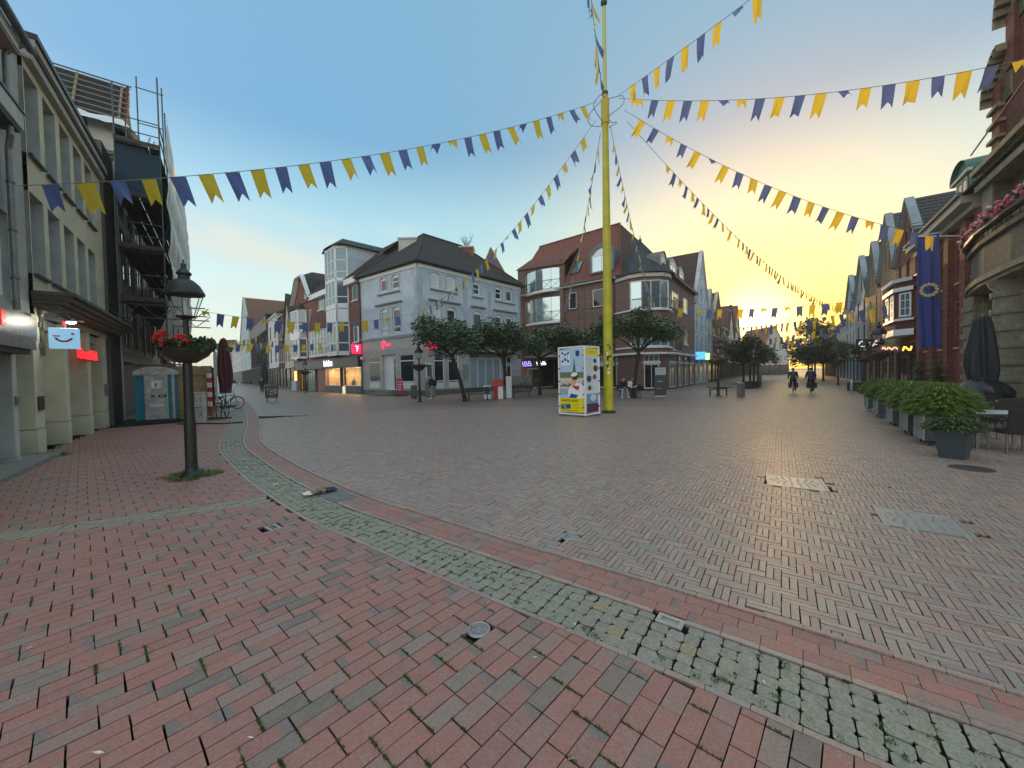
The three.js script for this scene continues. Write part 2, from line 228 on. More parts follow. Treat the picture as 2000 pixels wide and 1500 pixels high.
// clip a polygon [x, z] to n > lim (side 1) or n < lim (side -1) of the edge near it
function clipEdge(poly, lim, side) {
const cx = poly.reduce((s, p) => s + p[0], 0) / poly.length, cz = poly.reduce((s, p) => s + p[1], 0) / poly.length, [n0, , tx, tz, P0] = edgeN(cx, cz);
if (side * (n0 - lim) > .16) return poly; if (side * (n0 - lim) < -.16) return null;
const f = (p) => side * ((p[0] - P0[0]) * tz - (p[1] - P0[1]) * tx - lim); return clipHalf(poly, f);
}
function clipHalf(poly, f) { const out = []; for (let i = 0; i < poly.length; i++) { const a = poly[i], b = poly[(i + 1) % poly.length], fa = f(a), fb = f(b); if (fa >= 0) out.push(a); if ((fa >= 0) !== (fb >= 0)) { const t = fa / (fa - fb); out.push([lerp(a[0], b[0], t), lerp(a[1], b[1], t)]); } } return out.length > 2 ? out : null; }
const area2 = (p) => { let s = 0; for (let i = 0; i < p.length; i++) { const a = p[i], b = p[(i + 1) % p.length]; s += a[0] * b[1] - b[0] * a[1]; } return s; };
function slab(mb, poly, y, ch, uvOf, dome = 0, drop = .032) {           // a stone or brick: chamfered top and skirts
if (area2(poly) > 0) poly = poly.slice().reverse(); const n = poly.length, ins = [];
for (let i = 0; i < n; i++) {
const a = poly[(i + n - 1) % n], b = poly[i], c = poly[(i + 1) % n]; let ux = b[0] - a[0], uz = b[1] - a[1], vx = c[0] - b[0], vz = c[1] - b[1]; const lu = Math.hypot(ux, uz) || 1, lv = Math.hypot(vx, vz) || 1; ux /= lu; uz /= lu; vx /= lv; vz /= lv;
let nx = uz + vz, nz = -ux - vx; const l = Math.hypot(nx, nz) || 1, k = ch / Math.max(.5, l / 2); ins.push([b[0] - nx / l * k, b[1] - nz / l * k]);
}
const T = (p, h) => [p[0], h, p[1]], U = (p) => uvOf(p[0], p[1]);
if (dome) { const cx = ins.reduce((s, p) => s + p[0], 0) / n, cz = ins.reduce((s, p) => s + p[1], 0) / n; for (let i = 0; i < n; i++) { const a = ins[i], b = ins[(i + 1) % n]; mb.tri([cx, y + dome, cz], T(a, y), T(b, y), [uvOf(cx, cz), U(a), U(b)]); } }
else for (let i = 1; i < n - 1; i++) mb.tri(T(ins[0], y), T(ins[i], y), T(ins[i + 1], y), [U(ins[0]), U(ins[i]), U(ins[i + 1])]);
for (let i = 0; i < n; i++) { const j = (i + 1) % n, a = ins[i], b = ins[j], c = poly[i], d = poly[j]; mb.quad(T(a, y), T(c, y - drop), T(d, y - drop), T(b, y), [U(a), U(c), U(d), U(b)]); }
}
// pools of brick faces: an atlas of single bricks, each with its own colour, burnt ends and pores
function atlas(cols, rows, tw, th, paint) { const W = cols * tw, H = rows * th; const hgt = new Float32Array(W * H); const t = dtex(W, H, (x, y) => { const k = Math.floor(y / th) * cols + Math.floor(x / tw); const c = paint(k, (x % tw) / tw, (y % th) / th, x, y); hgt[y * W + x] = c[3] ?? .5; return c; }); const b = dtex(W, H, (x, y) => { const v = hgt[y * W + x]; return [v, v, v]; }, false); return { t, b, cols, rows, n: cols * rows, uv: (k, u, v) => [((k % cols) + .03 + .94 * clamp(u, 0, 1)) / cols, (Math.floor(k / cols) + .04 + .92 * clamp(v, 0, 1)) / rows] }; }
const mixc = (a, b, t) => [lerp(a[0], b[0], t), lerp(a[1], b[1], t), lerp(a[2], b[2], t)];
const paverAt = atlas(4, 8, 256, 128, (k, u, v, x, y) => {
const h = hash2(k, 5), h2 = hash2(k, 9), red = mixc([.69, .475, .415], [.63, .45, .405], hash2(k, 1)), grey = mixc([.64, .54, .485], [.585, .52, .475], hash2(k, 2)), blue = [.50, .475, .45];
let c = h < .66 ? red : h < .88 ? mixc(red, grey, .3 + .6 * h2) : h < .97 ? mixc(grey, [.5, .45, .4], h2) : blue;
const big = fbm(x / 50 + k * 3.1, y / 40, 4), spot = hash2(x, y), e = hash2(k, 12);
c = mixc(c, grey, clamp((big - .45) * 1.6, 0, .6)); if (h < .6) { const d = e < .22 ? 1 - u : e < .4 ? u : 9, m = d + .35 * (fbm(x / 26, y / 26, 3) - .5); c = mixc(c, blue, .85 * (1 - sstep(m, .12, .3))); }
const por = vnoise(x / 3 + 11, y / 3) > .86 ? .72 : 1, s = (.86 + .2 * fbm(x / 9, y / 9, 3)) * (.93 + .14 * spot) * por; return [c[0] * s, c[1] * s, c[2] * s, .5 + .35 * (fbm(x / 7, y / 7, 3) - .5) + .12 * (spot - .5) - (por < 1 ? .3 : 0)];
});
const clinkAt = atlas(4, 16, 256, 64, (k, u, v, x, y) => {
const P = [[.68, .565, .515], [.63, .585, .535], [.70, .60, .525], [.58, .51, .475], [.66, .52, .47], [.62, .545, .50], [.66, .575, .52], [.60, .565, .52]], a = P[k % 8], b = P[(k * 5 + 3) % 8], big = fbm(x / 40 + k * 7.7, y / 22, 4); let c = mixc(a, b, clamp((big - .35) * 1.2, 0, .55));
const s = (.84 + .26 * fbm(x / 8, y / 8, 3)) * (.93 + .14 * hash2(x, y)); return [c[0] * s, c[1] * s, c[2] * s, .5 + .5 * (fbm(x / 10, y / 7, 3) - .5)];
});
const settAt = atlas(8, 8, 96, 96, (k, u, v, x, y) => {
const P = [[.60, .59, .515], [.54, .545, .475], [.65, .615, .525], [.52, .53, .49], [.63, .575, .495], [.575, .57, .53]], big = fbm(x / 30 + k * 5, y / 30, 4); let c = mixc(P[k % 6], P[(k * 3 + 1) % 6], big); if (hash2(k, 77) < .05) c = [.62, .56, .44];
const s = (.78 + .36 * fbm(x / 10, y / 10, 4)) * (.9 + .2 * hash2(x, y)); return [c[0] * s, c[1] * s, c[2] * s, fbm(x / 14, y / 14, 4)];
});
const matPaver = new THREE.MeshStandardMaterial({ map: paverAt.t, bumpMap: paverAt.b, bumpScale: .0022, roughness: .58 });
const matClink = new THREE.MeshStandardMaterial({ map: clinkAt.t, bumpMap: clinkAt.b, bumpScale: .0025, roughness: .40 });
const matSett = new THREE.MeshStandardMaterial({ map: settAt.t, bumpMap: settAt.b, bumpScale: .0022, roughness: .6 });
TX.sand = dtex(512, 512, (x, y) => { const n = fbm(x / 50, y / 50, 4, 0), g = fbm(x / 20 + 50, y / 20, 3), s = hash2(x, y); let c = [.045, .04, .034].map((q) => q * (.6 + .8 * n) * (.7 + .6 * s)); if (g > .62) c = [.05 + .05 * s, .075 + .07 * s, .03]; return c; });
const matJoint = mat(1, 1, 1, { t: 'sand', s: 2, roughness: .95 });
// pieces of one paving: [polygon, centre x, z, angle, length, width, atlas tile, y]; the 300 that show largest become bricks of their own
function lay(parent, name, list, at, m, ch, o = {}) {
const { dome = 0, lim = 300, rest = name + 's' } = o;
for (const q of list) { const p = project(q.x, 0, q.z), d2 = q.x * q.x + q.z * q.z + EYE * EYE; q.rank = p && p[0] > 0 && p[0] < 2000 && p[1] < 1500 ? q.area * EYE / Math.pow(d2, 1.5) : 0; }
list.sort((a, b) => b.rank - a.rank); const cache = {}, mb = new MB();
list.forEach((q, i) => {
const ca = Math.cos(q.a), sa = Math.sin(q.a), uvW = (x, z) => { const dx = x - q.x, dz = z - q.z; return at.uv(q.k, (dx * ca + dz * sa) / q.L + .5, (-dx * sa + dz * ca) / q.W + .5); };
if (i < lim && q.rank > 0) {
let g; const whole = !q.cut && !dome, key = q.k + '/' + q.L.toFixed(3) + '/' + q.W.toFixed(3);
if (whole && cache[key]) g = cache[key];
else { const one = new MB(), loc = q.poly.map(([x, z]) => { const dx = x - q.x, dz = z - q.z; return [dx * ca + dz * sa, -dx * sa + dz * ca]; }); slab(one, loc, 0, ch, (x, z) => at.uv(q.k, x / q.L + .5, z / q.W + .5), dome); const tmp = one.build(name, m, new THREE.Group()); g = tmp.geometry; if (whole) cache[key] = g; }
const o2 = new THREE.Mesh(g, m); o2.name = name; o2.position.set(q.x, q.y, q.z); o2.rotation.y = -q.a; parent.add(o2);
} else slab(mb, q.poly, q.y, ch, uvW, dome);
});
if (mb.p.length) mb.build(rest, m, parent).userData.kind = 'stuff';
}
const quadAt = (x, z, a, L, W, j = 0, R) => { const ca = Math.cos(a), sa = Math.sin(a); return [[-1, -1], [1, -1], [1, 1], [-1, 1]].map(([i, k]) => { const u = i * L / 2 + (R ? (R() - .5) * j : 0), v = k * W / 2 + (R ? (R() - .5) * j : 0); return [x + u * ca - v * sa, z + u * sa + v * ca]; }); };
const D2 = [.5739, -.8189], W2 = [.8189, .5739];
// manholes and lids let into the paving: [x, z, half size, angle, kind]
const LIDS = [];
const holeAt = (x, z) => LIDS.some((h) => { const dx = x - h.x, dz = z - h.z, c = Math.cos(h.a), s = Math.sin(h.a); return h.round ? Math.hypot(dx, dz) < h.r + .02 : Math.abs(dx * c + dz * s) < h.r + .02 && Math.abs(-dx * s + dz * c) < (h.r2 || h.r) + .02; });
{
const c = (px, py) => G(px, py); const add = (p, r, a, round, label, kind, r2) => LIDS.push({ x: p[0], z: p[1], r, a, round, label, kind, r2 });
add(c(1553, 941), .36, .55, false, 'square cast iron manhole cover with ray pattern shining in the evening light', 'manhole cover');
add(c(1796, 1017), .34, .62, false, 'square cast iron manhole cover with concentric rings nearest the right edge', 'manhole cover');
add(c(935, 1228), .075, 0, true, 'small round iron valve cover among the large red pavers in the foreground', 'valve cover');
add(c(1113, 1047), .085, 0, true, 'small round iron valve cover at the edge of the herringbone bricks', 'valve cover');
add(c(1309, 1213), .085, .66, false, 'small rectangular iron hydrant lid between setts and brick border', 'hydrant lid', .055);
add(c(533, 1030), .10, .66, false, 'pale small rectangular lid in the red paving near the gutter bend', 'lid', .06);
}
{
const R = rng(11);
// base sheet to the horizon
const far = dtex(1024, 1024, (x, y) => { const i = Math.floor(x / 64), j = Math.floor(y / 64), d = (((i - j) % 4) + 4) % 4, fx = x / 64 - i, fy = y / 64 - j; let id, ju, jv; if (d < 2) { const ii = d ? i - 1 : i, half = fy < .5 ? 0 : 1; id = hash2((ii + 16) % 16 * 3 + 1, j * 2 + half); ju = d ? 1 - fx : fx; jv = Math.min(fy % .5, .5 - fy % .5); if (d === 0 ? fx > .5 : fx < .5) ju = 1; } else { const jj = d === 2 ? j - 1 : j, half = fx < .5 ? 0 : 1; id = hash2(i * 2 + half + 50, ((jj + 16) % 16) * 3 + 77); jv = Math.min(fx % .5, .5 - fx % .5); ju = d === 2 ? 1 - fy : fy; if (d === 3 ? fy > .5 : fy < .5) ju = 1; } const P = [[.68, .565, .515], [.63, .585, .535], [.70, .60, .525], [.58, .51, .475], [.66, .52, .47], [.62, .545, .50], [.66, .575, .52], [.60, .565, .52]], q = P[Math.floor(id * 8)], n = .82 + .3 * fbm(x / 12, y / 12, 3); return Math.min(ju, jv) < .055 ? [.16, .15, .13] : [q[0] * n, q[1] * n, q[2] * n]; });
const gm = new THREE.MeshStandardMaterial({ map: rep(far, 1 / 1.696), roughness: .42, bumpMap: rep(TX.rough, 6), bumpScale: .004 });
const gd = tag(new MB().quad([-400, -.032, 60], [400, -.032, 60], [400, -.032, -420], [-400, -.032, -420]).build('ground', gm, scene), null, null, null, 'structure');
const uv = gd.geometry.attributes.uv; for (let i = 0; i < uv.count; i++) { const x = uv.getX(i), z = uv.getY(i); uv.setXY(i, x * W2[0] + z * W2[1], -(x * D2[0] + z * D2[1])); }
// pavement of large red pavers, left of the gutter
const pav = structure('pavement'), pa = Math.atan2(-.745, .667), ca = Math.cos(pa), sa = Math.sin(pa), ML = .212, MW = .106, list = [];
const strip = [[-6.1, -4.0], [-3.50, -5.36]], sd = [strip[1][0] - strip[0][0], strip[1][1] - strip[0][1]], sl = Math.hypot(...sd), su = [sd[0] / sl, sd[1] / sl], sOf = (p) => (p[0] - strip[0][0]) * -su[1] + (p[1] - strip[0][1]) * su[0];
const st2 = [[-10.9, -8.35], [-7.35, -9.42]], td = [st2[1][0] - st2[0][0], st2[1][1] - st2[0][1]], tl = Math.hypot(...td), tu = [td[0] / tl, td[1] / tl], tOf = (p) => (p[0] - st2[0][0]) * -tu[1] + (p[1] - st2[0][1]) * tu[0];
for (let j = -190; j < 90; j++) for (let i = -110; i < 90; i++) {
const off = Math.floor(j / 2) % 2 ? ML / 2 : 0, u = (i + .5) * ML + off + (R() - .5) * .004, v = (j + .5) * MW, x = u * ca - v * sa, z = u * sa + v * ca; if (x * x + z * z > 25 * 25 || z > -.4) continue; if (!inFrame(x, z)) continue; if (holeAt(x, z)) continue;
if (x * .8 + z * -.6 < -3.55) continue; let poly = clipEdge(quadAt(x, z, pa, ML - .0125, MW - .0115, .003, R), -.525, -1); if (!poly) continue; let cut = poly.length !== 4;
const s0 = sOf([x, z]); if (Math.abs(s0) < .42 && x < -3.0) { const side = s0 < 0 ? -1 : 1; const n0 = poly; poly = clipHalf(poly, (p) => side * sOf(p) - .172); if (!poly) continue; if (poly !== n0) cut = true; }
const s2 = tOf([x, z]); if (Math.abs(s2) < .3 && x < -7) { const side = s2 < 0 ? -1 : 1; poly = clipHalf(poly, (p) => side * tOf(p) - .10); if (!poly) continue; cut = true; }
const A = Math.abs(area2(poly)) / 2; if (A < .003) continue; list.push({ x, z, a: pa, L: ML, W: MW, k: Math.floor(R() * paverAt.n), y: (R() - .5) * .003, poly, area: A, cut: cut || A < .0205 });
}
lay(pav, 'brick', list, paverAt, matPaver, .0025);
const bed = (nm, par, pts, y = -.0085) => { const m = new MB(); for (const q of pts) m.quad(...q.map(([x, z]) => [x, y, z])); return m.build(nm, matJoint, par); };
bed('joint_bed', pav, [[[-17.5, -17.6], [-12.5, 1], [3, 1], [3, -17.6]]].map((q) => q), -.0285);
// rows of setts across the pavement
const setts = (rows, p0, dir, len, wid, R2, out) => { for (let r = 0; r < rows; r++) { let s = R2() * .05; while (s < len) { const L = .085 + R2() * .03, W = wid / rows, n = (r + .5) * W - wid / 2, x = p0[0] + dir[0] * (s + L / 2) - dir[1] * n, z = p0[1] + dir[1] * (s + L / 2) + dir[0] * n, a = Math.atan2(dir[1], dir[0]) + (R2() - .5) * .08; if (inFrame(x, z)) out.push(sett(x, z, a, L - .012, W - .018, R2)); s += L; } } };
const sett = (x, z, a, L, W, R2) => { const c = Math.cos(a), s = Math.sin(a), poly = []; for (const [i, k] of [[-.5, -.36], [-.37, -.5], [.37, -.5], [.5, -.36], [.5, .36], [.37, .5], [-.37, .5], [-.5, .36]]) { const u = i * L * (1 + (R2() - .5) * .13), v = k * W * (1 + (R2() - .5) * .13); poly.push([x + u * c - v * s, z + u * s + v * c]); } return { x, z, a, L, W, k: Math.floor(R2() * settAt.n), y: -.002 + (R2() - .5) * .008, poly, area: L * W * .93, cut: true }; };
const cross = []; setts(4, strip[0], su, sl, .34, R, cross); setts(2, st2[0], tu, tl, .20, R, cross);
// gutter: a band of setts between two brick edgings
const gut = structure('gutter'), gl = cross, S0 = EDGE.L;
for (let s = 0; s < S0;) { const d0 = edgeAt(s, -.25), far2 = Math.hypot(d0[0], d0[1]), W = .088 + R() * .03; if (far2 < 36 && inFrame(d0[0], d0[1])) { let n = -.475; while (n < -.045) { const wd = Math.min(.095 + (R() - .5) * .022, -.012 - n); if (wd > .05) { const p = edgeAt(s + W / 2 + (R() - .5) * .012, n + wd / 2); if (!holeAt(p[0], p[1])) gl.push(sett(p[0], p[1], Math.atan2(p[3], p[2]) + (R() - .5) * .12, W - .019 + (R() - .5) * .008, wd - .016, R)); } n += wd; } } s += W; }
lay(gut, 'sett', gl, settAt, matSett, .007, { dome: .003 });
const edging = (nm, n0, n1, len, y, at, m, far2, parent, rows = 1) => { const out = []; for (let r = 0; r < rows; r++) { let s = r * len * .37 % len; const a0 = lerp(n0, n1, r / rows), a1 = lerp(n0, n1, (r + 1) / rows); for (; s < S0 - len; s += len) { const p = edgeAt(s + len / 2, (a0 + a1) / 2); if (Math.hypot(p[0], p[1]) > far2 || !inFrame(p[0], p[1]) || holeAt(p[0], p[1])) continue; const q = [edgeAt(s + .004, a0 + .0055), edgeAt(s + len - .006, a0 + .0055), edgeAt(s + len - .006, a1 - .0055), edgeAt(s + .005, a1 - .0055)].map((e) => [e[0], e[1]]); out.push({ x: p[0], z: p[1], a: Math.atan2(p[3], p[2]), L: len, W: a1 - a0, k: Math.floor(R() * at.n), y: y + (R() - .5) * .003, poly: q, area: len * (a1 - a0), cut: true }); } } lay(parent, nm, out, at, m, .0035, { lim: rows > 1 ? 200 : 50, rest: nm + '_rows' }); };
edging('edging_brick', -.522, -.48, .212, .003, clinkAt, matClink, 36, gut);
edging('edging_brick', -.005, .042, .212, .003, clinkAt, matClink, 36, gut);
const bor = structure('border');
edging('border_brick', .046, .366, .212, 0, paverAt, matPaver, 36, bor, 3);
edging('kerb_brick', .37, .415, .212, .012, clinkAt, matClink, 36, bor);
{ const m = new MB(), N = 220; for (let i = 0; i < N; i++) { if (Math.hypot(...edgeAt(S0 * i / N, 0).slice(0, 2)) > 35.5) continue; const a = edgeAt(S0 * i / N, -.53), b = edgeAt(S0 * (i + 1) / N, -.53), c = edgeAt(S0 * (i + 1) / N, .44), d = edgeAt(S0 * i / N, .44); m.quad([a[0], -.0270, a[1]], [b[0], -.0270, b[1]], [c[0], -.0270, c[1]], [d[0], -.0270, d[1]]); } m.build('joint_bed', matJoint, gut); }
// the square: pairs of clinker bricks in herringbone
const sq = structure('square_paving'), U = .106, bl = [], aA = Math.atan2(D2[1], D2[0]), aB = Math.atan2(W2[1], W2[0]), FAR = 19.5;
for (let i = -190; i < 190; i++) for (let j = -60; j < 190; j++) {
const d = (((i + j) % 4) + 4) % 4; if (d !== 0 && d !== 2) continue;       // i along W2, j along D2
for (let h = 0; h < 2; h++) {
const ci = d === 0 ? i + 1 : i + .25 + h * .5, cj = d === 0 ? j + .25 + h * .5 : j + 1, x = ci * U * W2[0] + cj * U * D2[0], z = ci * U * W2[1] + cj * U * D2[1];
if (x * x + z * z > FAR * FAR || z > -.8 || !inFrame(x, z)) continue; const q = edgeN(x, z)[0]; if (q < .3) continue; if (holeAt(x, z)) continue;
const a = (d === 0 ? aB : aA), quad = quadAt(x, z, a + (R() - .5) * .012, U * 2 - .0135, U / 2 - .0125, .003, R), poly = q > .62 ? quad : clipEdge(quad, .423, 1); if (!poly) continue; const A = Math.abs(area2(poly)) / 2; if (A < .0012) continue;
bl.push({ x, z, a, L: U * 2, W: U / 2, k: Math.floor(R() * clinkAt.n), y: (R() - .5) * .0045, poly, area: A, cut: poly !== quad });
}
}
lay(sq, 'brick', bl, clinkAt, matClink, .003);
{ const m = new MB(), p = []; for (let t = 0; t <= 60; t++) { const r = FAR - .1, a0 = -Math.PI + Math.PI * t / 60; p.push([Math.cos(a0) * r, Math.sin(a0) * r]); } for (let t = 0; t < 60; t++) m.tri([0, -.0285, 0], [p[t + 1][0], -.0285, p[t + 1][1]], [p[t][0], -.0285, p[t][1]]); m.build('joint_bed', matJoint, sq); }
// lids
for (const h of LIDS) {
const t = thing(h.kind.replace(' ', '_'), h.label, h.kind, [h.x, 0, h.z], -h.a), f = new MB(), c = new MB();
if (h.round) { f.lathe([[h.r - .014, -.01], [h.r - .012, .004], [h.r, .004], [h.r + .004, -.01]], 0, 0, 0, 28); c.lathe([[0, -.004], [h.r - .016, -.004]].reverse(), 0, 0, 0, 28); for (let k = 0; k < 3; k++) { const n = [20, 14, 8][k], r = h.r * [.8, .6, .38][k]; for (let i = 0; i < n; i++) { const b = i / n * 6.283; c.geo(new THREE.BoxGeometry(.012, .005, h.r * .12), new THREE.Matrix4().makeRotationY(-b + Math.PI / 2).setPosition(Math.cos(b) * r, -.001, Math.sin(b) * r)); } } c.box(-.014, -.004, -.008, .014, .002, .008); }
else { const r = h.r, r2 = h.r2 || h.r; f.box(-r, -.012, -r2, r, .004, -r2 + .03).box(-r, -.012, r2 - .03, r, .004, r2).box(-r, -.012, -r2 + .03, -r + .03, .004, r2 - .03).box(r - .03, -.012, -r2 + .03, r, .004, r2 - .03); c.box(-r + .032, -.02, -r2 + .032, r - .032, -.003, r2 - .032);
if (r > .3) for (let k = 1; k < 8; k++) { const rr = .036 * k + .02, n = Math.round(rr * 60); for (let i = 0; i < n; i++) { const b = (i + .5 * (k % 2)) / n * 6.283; c.geo(new THREE.BoxGeometry(.026, .009, .018), new THREE.Matrix4().makeRotationY(-b + Math.PI / 2).setPosition(Math.cos(b) * rr, 0, Math.sin(b) * rr)); } }
else for (let i = -5; i < 6; i++) for (let k = -3; k < 4; k++) { const x = i * .014, z = k * .014; if (Math.abs(x) < r - .035 && Math.abs(z) < r2 - .03 && (Math.abs(x) > .03 || Math.abs(z) > .012)) c.box(x - .004, -.003, z - .004, x + .004, .001, z + .004); } }
c.build('lid_plate', h.kind === 'lid' ? MAT.galv : MAT.castiron ??= mat(.42, .42, .40, { roughness: .34, metalness: .6, bump: 'rough', s: 5, bs: .002 }), t); f.build('frame', MAT.castiron || MAT.galv, t);
}
}
// ---------- left side of the street ----------
const LA = [-11.35, -9.30], D1 = [-.6, -.8], LP = (u) => [LA[0] + D1[0] * u, LA[1] + D1[1] * u];
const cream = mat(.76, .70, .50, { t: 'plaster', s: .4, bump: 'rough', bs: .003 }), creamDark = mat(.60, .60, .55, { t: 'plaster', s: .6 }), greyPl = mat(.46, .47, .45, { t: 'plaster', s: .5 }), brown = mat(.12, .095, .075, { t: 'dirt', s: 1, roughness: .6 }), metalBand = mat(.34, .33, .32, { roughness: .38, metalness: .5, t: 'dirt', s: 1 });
{
const b = thing('commercial_building', 'cream rendered building with rows of deep narrow windows and a stepped brown canopy', 'building', [LP(0)[0], 0, LP(0)[1]]);
const F = new Face(b, LP(-.28), LP(6.72)), L = F.len, top = 9.25, W = [];
const cols = [[.05, .92], [1.23, 2.14], [2.49, 3.38], [3.73, 4.60], [4.95, 5.82]];
for (const [u0, u1] of cols) { if (u1 - u0 < .3) continue; W.push([u0, u1, 7.08, 9.05], [u0, u1, 4.28, 6.2]); }
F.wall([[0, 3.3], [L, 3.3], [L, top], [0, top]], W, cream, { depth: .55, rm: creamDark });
for (const w of W) F.window(w, { cols: 1, rows: [.3], m: MAT.offwhite, pane: MAT.paneMid, depth: .52, fw: .05 });
for (const [v, n] of [[7.04, 0], [4.24, 1]]) for (const [u0, u1] of cols) F.box('sill', MAT.dark, u0 - .02, u1 + .05, v - .02, v + .04, .02, .09);
// cornice in three steps
F.box('cornice', mat(.50, .49, .45, { t: 'plaster' }), 0, L - .02, top, top + .2, -.3, .14); F.box('cornice', brown, -.02, L, top + .203, top + .27, -.3, .18); F.box('cornice', mat(.50, .49, .45, { t: 'plaster' }), -.03, L + .01, top + .273, top + .45, -.3, .22); F.box('roof_edge', MAT.black, -.05, L + .03, top + .453, top + .58, -.4, .27);
// fins of the ground floor, glazing set back between them
const fin = [[72, 89, 880], [133, 139.4, 860], [176, 182, 840], [205, 212.4, 828]].map(([a, c, y]) => [F.u(a, y), F.u(c, y)]);
for (const [u0, u1] of fin) { F.build(new MB().rbox(u0, .62, -.75, u1, 3.3, .02, .015).box(u0, .0, -.75, u1, .61, .025), 'pillar', cream); }
const glz = mat(.20, .25, .22, { roughness: .25, metalness: .2 });
for (let i = 0; i < 3; i++) { const a = fin[i][1] + .02, c = fin[i + 1][0] - .02; F.window([a, c, .06, 2.42], { cols: i === 1 ? 4 : 2, m: metalBand, pane: i === 1 ? MAT.paneMid : glz, depth: .72, fw: .06, name: i === 1 ? 'door' : 'shop_window' }); F.window([a, c, 2.44, 3.28], { cols: 1, m: metalBand, pane: MAT.paneMid, depth: .72, fw: .06 }); F.box('threshold', metalBand, a, c, 0, .055, -.75, -.45); }
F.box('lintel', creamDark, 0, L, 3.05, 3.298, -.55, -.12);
// canopy
for (const [k, v0, v1, m] of [[0, 3.48, 3.56, brown], [1, 3.563, 3.66, brown], [2, 3.663, 3.78, brown], [3, 3.783, 3.86, mat(.17, .17, .12, { t: 'dirt' })]]) F.box('canopy', m, -.02 - k * .02, L + .6 + k * .05, v0, v1, -.02, .42 + k * .09);
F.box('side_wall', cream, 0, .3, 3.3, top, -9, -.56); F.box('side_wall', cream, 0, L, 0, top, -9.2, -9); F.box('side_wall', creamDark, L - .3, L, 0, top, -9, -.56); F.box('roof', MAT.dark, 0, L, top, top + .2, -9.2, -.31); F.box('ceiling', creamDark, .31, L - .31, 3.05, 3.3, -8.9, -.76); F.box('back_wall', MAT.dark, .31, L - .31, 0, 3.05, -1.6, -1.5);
// house number plate and letter slots
F.box('wall_box', MAT.dark, fin[0][0] + .1, fin[0][1] - .1, 1.05, 1.38, .025, .05); F.box('wall_box', metalBand, fin[3][0] + .02, fin[3][1] - .05, 1.2, 1.6, .02, .05);
// bracket rail of the sign
const up = fin[0][1] - .06; F.build(new MB().box(up - .03, 2.35, .03, up + .03, 3.28, .09).box(up - .1, 3.02, .0, up + .05, 3.14, .06).box(up - .1, 2.52, 0, up + .05, 2.64, .06), 'sign_bracket', MAT.galv);
// blade sign
const us = up + .02, S = thing('shop_sign', 'pale blue hanging sign with red smiling line and dot under the brown canopy', 'sign', F.world(us, 0, 0));
const pL = F, wOf = (px) => { let lo = 0, hi = 1.6; for (let i = 0; i < 30; i++) { const m = (lo + hi) / 2, q = F.world(us, 2.7, m), p = project(...q); (p[0] < px) ? lo = m : hi = m; } return lo; };
const w0 = wOf(94.5), w1 = wOf(154.5), zAt = (px, py, w) => { const q = F.world(us, 0, w), r = ray(px, py), k = q[2] / r.z; return EYE + r.y * k; }, v1 = zAt(124, 640.5, (w0 + w1) / 2), v0 = zAt(126, 681, (w0 + w1) / 2);
const SF = new Face(S, F.world(us, 0, w0).filter((_, i) => i !== 1), F.world(us, 0, w1).filter((_, i) => i !== 1)), sw = SF.len, sh = v1 - v0;
SF.build(new MB().rbox(0, v0, -.12, sw, v1, 0, .012), 'sign_box', mat(.36, .62, .84, { roughness: .35, emissive: new THREE.Color().setRGB(.20, .38, .55), emissiveIntensity: .55 }));
const red = mat(.42, .03, .05, { roughness: .4 }), lg = new MB(), cx = sw * .5, cy = v0 + sh * .56, R = sw * .30;
for (let i = 0; i < 16; i++) { const a = Math.PI * (1.13 + .74 * i / 16), c = Math.PI * (1.13 + .74 * (i + 1) / 16), P = (t, r) => [cx + Math.cos(t) * r, cy + Math.sin(t) * r * .98 + .04, .006]; lg.quad(P(a, R * 1.13), P(c, R * 1.13), P(c, R * .84), P(a, R * .84)); }
lg.box(sw * .14, v0 + sh * .575, .002, sw * .38, v0 + sh * .63, .008); SF.build(lg, 'emblem', red); SF.build(new MB().ball(sw * .80, v0 + sh * .72, .004, sw * .058, 1, .9, .12), 'emblem', red);
SF.build(new MB().box(-.28, v1 + .17, -.085, sw * 1.16, v1 + .205, -.05), 'sign_arm', MAT.galv);
SF.build(new MB().box(sw * .45, v1, -.08, sw * .55, v1 + .17, -.05), 'hanger', red);
// lamp over the sign, lit
const lamp = thing('sign_lamp', 'lit floodlight on the sign arm shining white under the canopy', 'lamp', SF.world(sw * .74, 0, -.06)), LF = new Face(lamp, [lamp.position.x, lamp.position.z], [lamp.position.x + SF.d[0], lamp.position.z + SF.d[1]]);
LF.build(new MB().tube([[-.16, v1 + .2, 0], [-.15, v1 + .30, 0], [-.06, v1 + .32, 0], [-.01, v1 + .24, 0]], .013, 6, 12).lathe([[.02, .07], [.05, .05], [.095, -.02], [.09, -.025]], 0, v1 + .19, 0, 14), 'lamp_shade', MAT.galv);
LF.build(new MB().ball(0, v1 + .15, 0, .07, 1.3, .62, 1, 12), 'bulb', glow(1, .97, .88, 5));
const pt = new THREE.PointLight(new THREE.Color().setRGB(1, .95, .82), 1.4); pt.position.set(...SF.world(sw * .74, v1 + .15, -.06)); pt.castShadow = true; pt.shadow.radius = 3; scene.add(pt);
const flood = thing('sign_floodlight', 'unlit grey floodlight housing on the sign arm near the wall', 'lamp', SF.world(sw * .18, 0, -.06)), FF = new Face(flood, [flood.position.x, flood.position.z], [flood.position.x + SF.d[0], flood.position.z + SF.d[1]]);
FF.build(new MB().prism([[-.15, v1 + .22], [.16, v1 + .22], [.12, v1 + .30], [.02, v1 + .37], [-.12, v1 + .34]], -.09, .09), 'housing', MAT.galv);
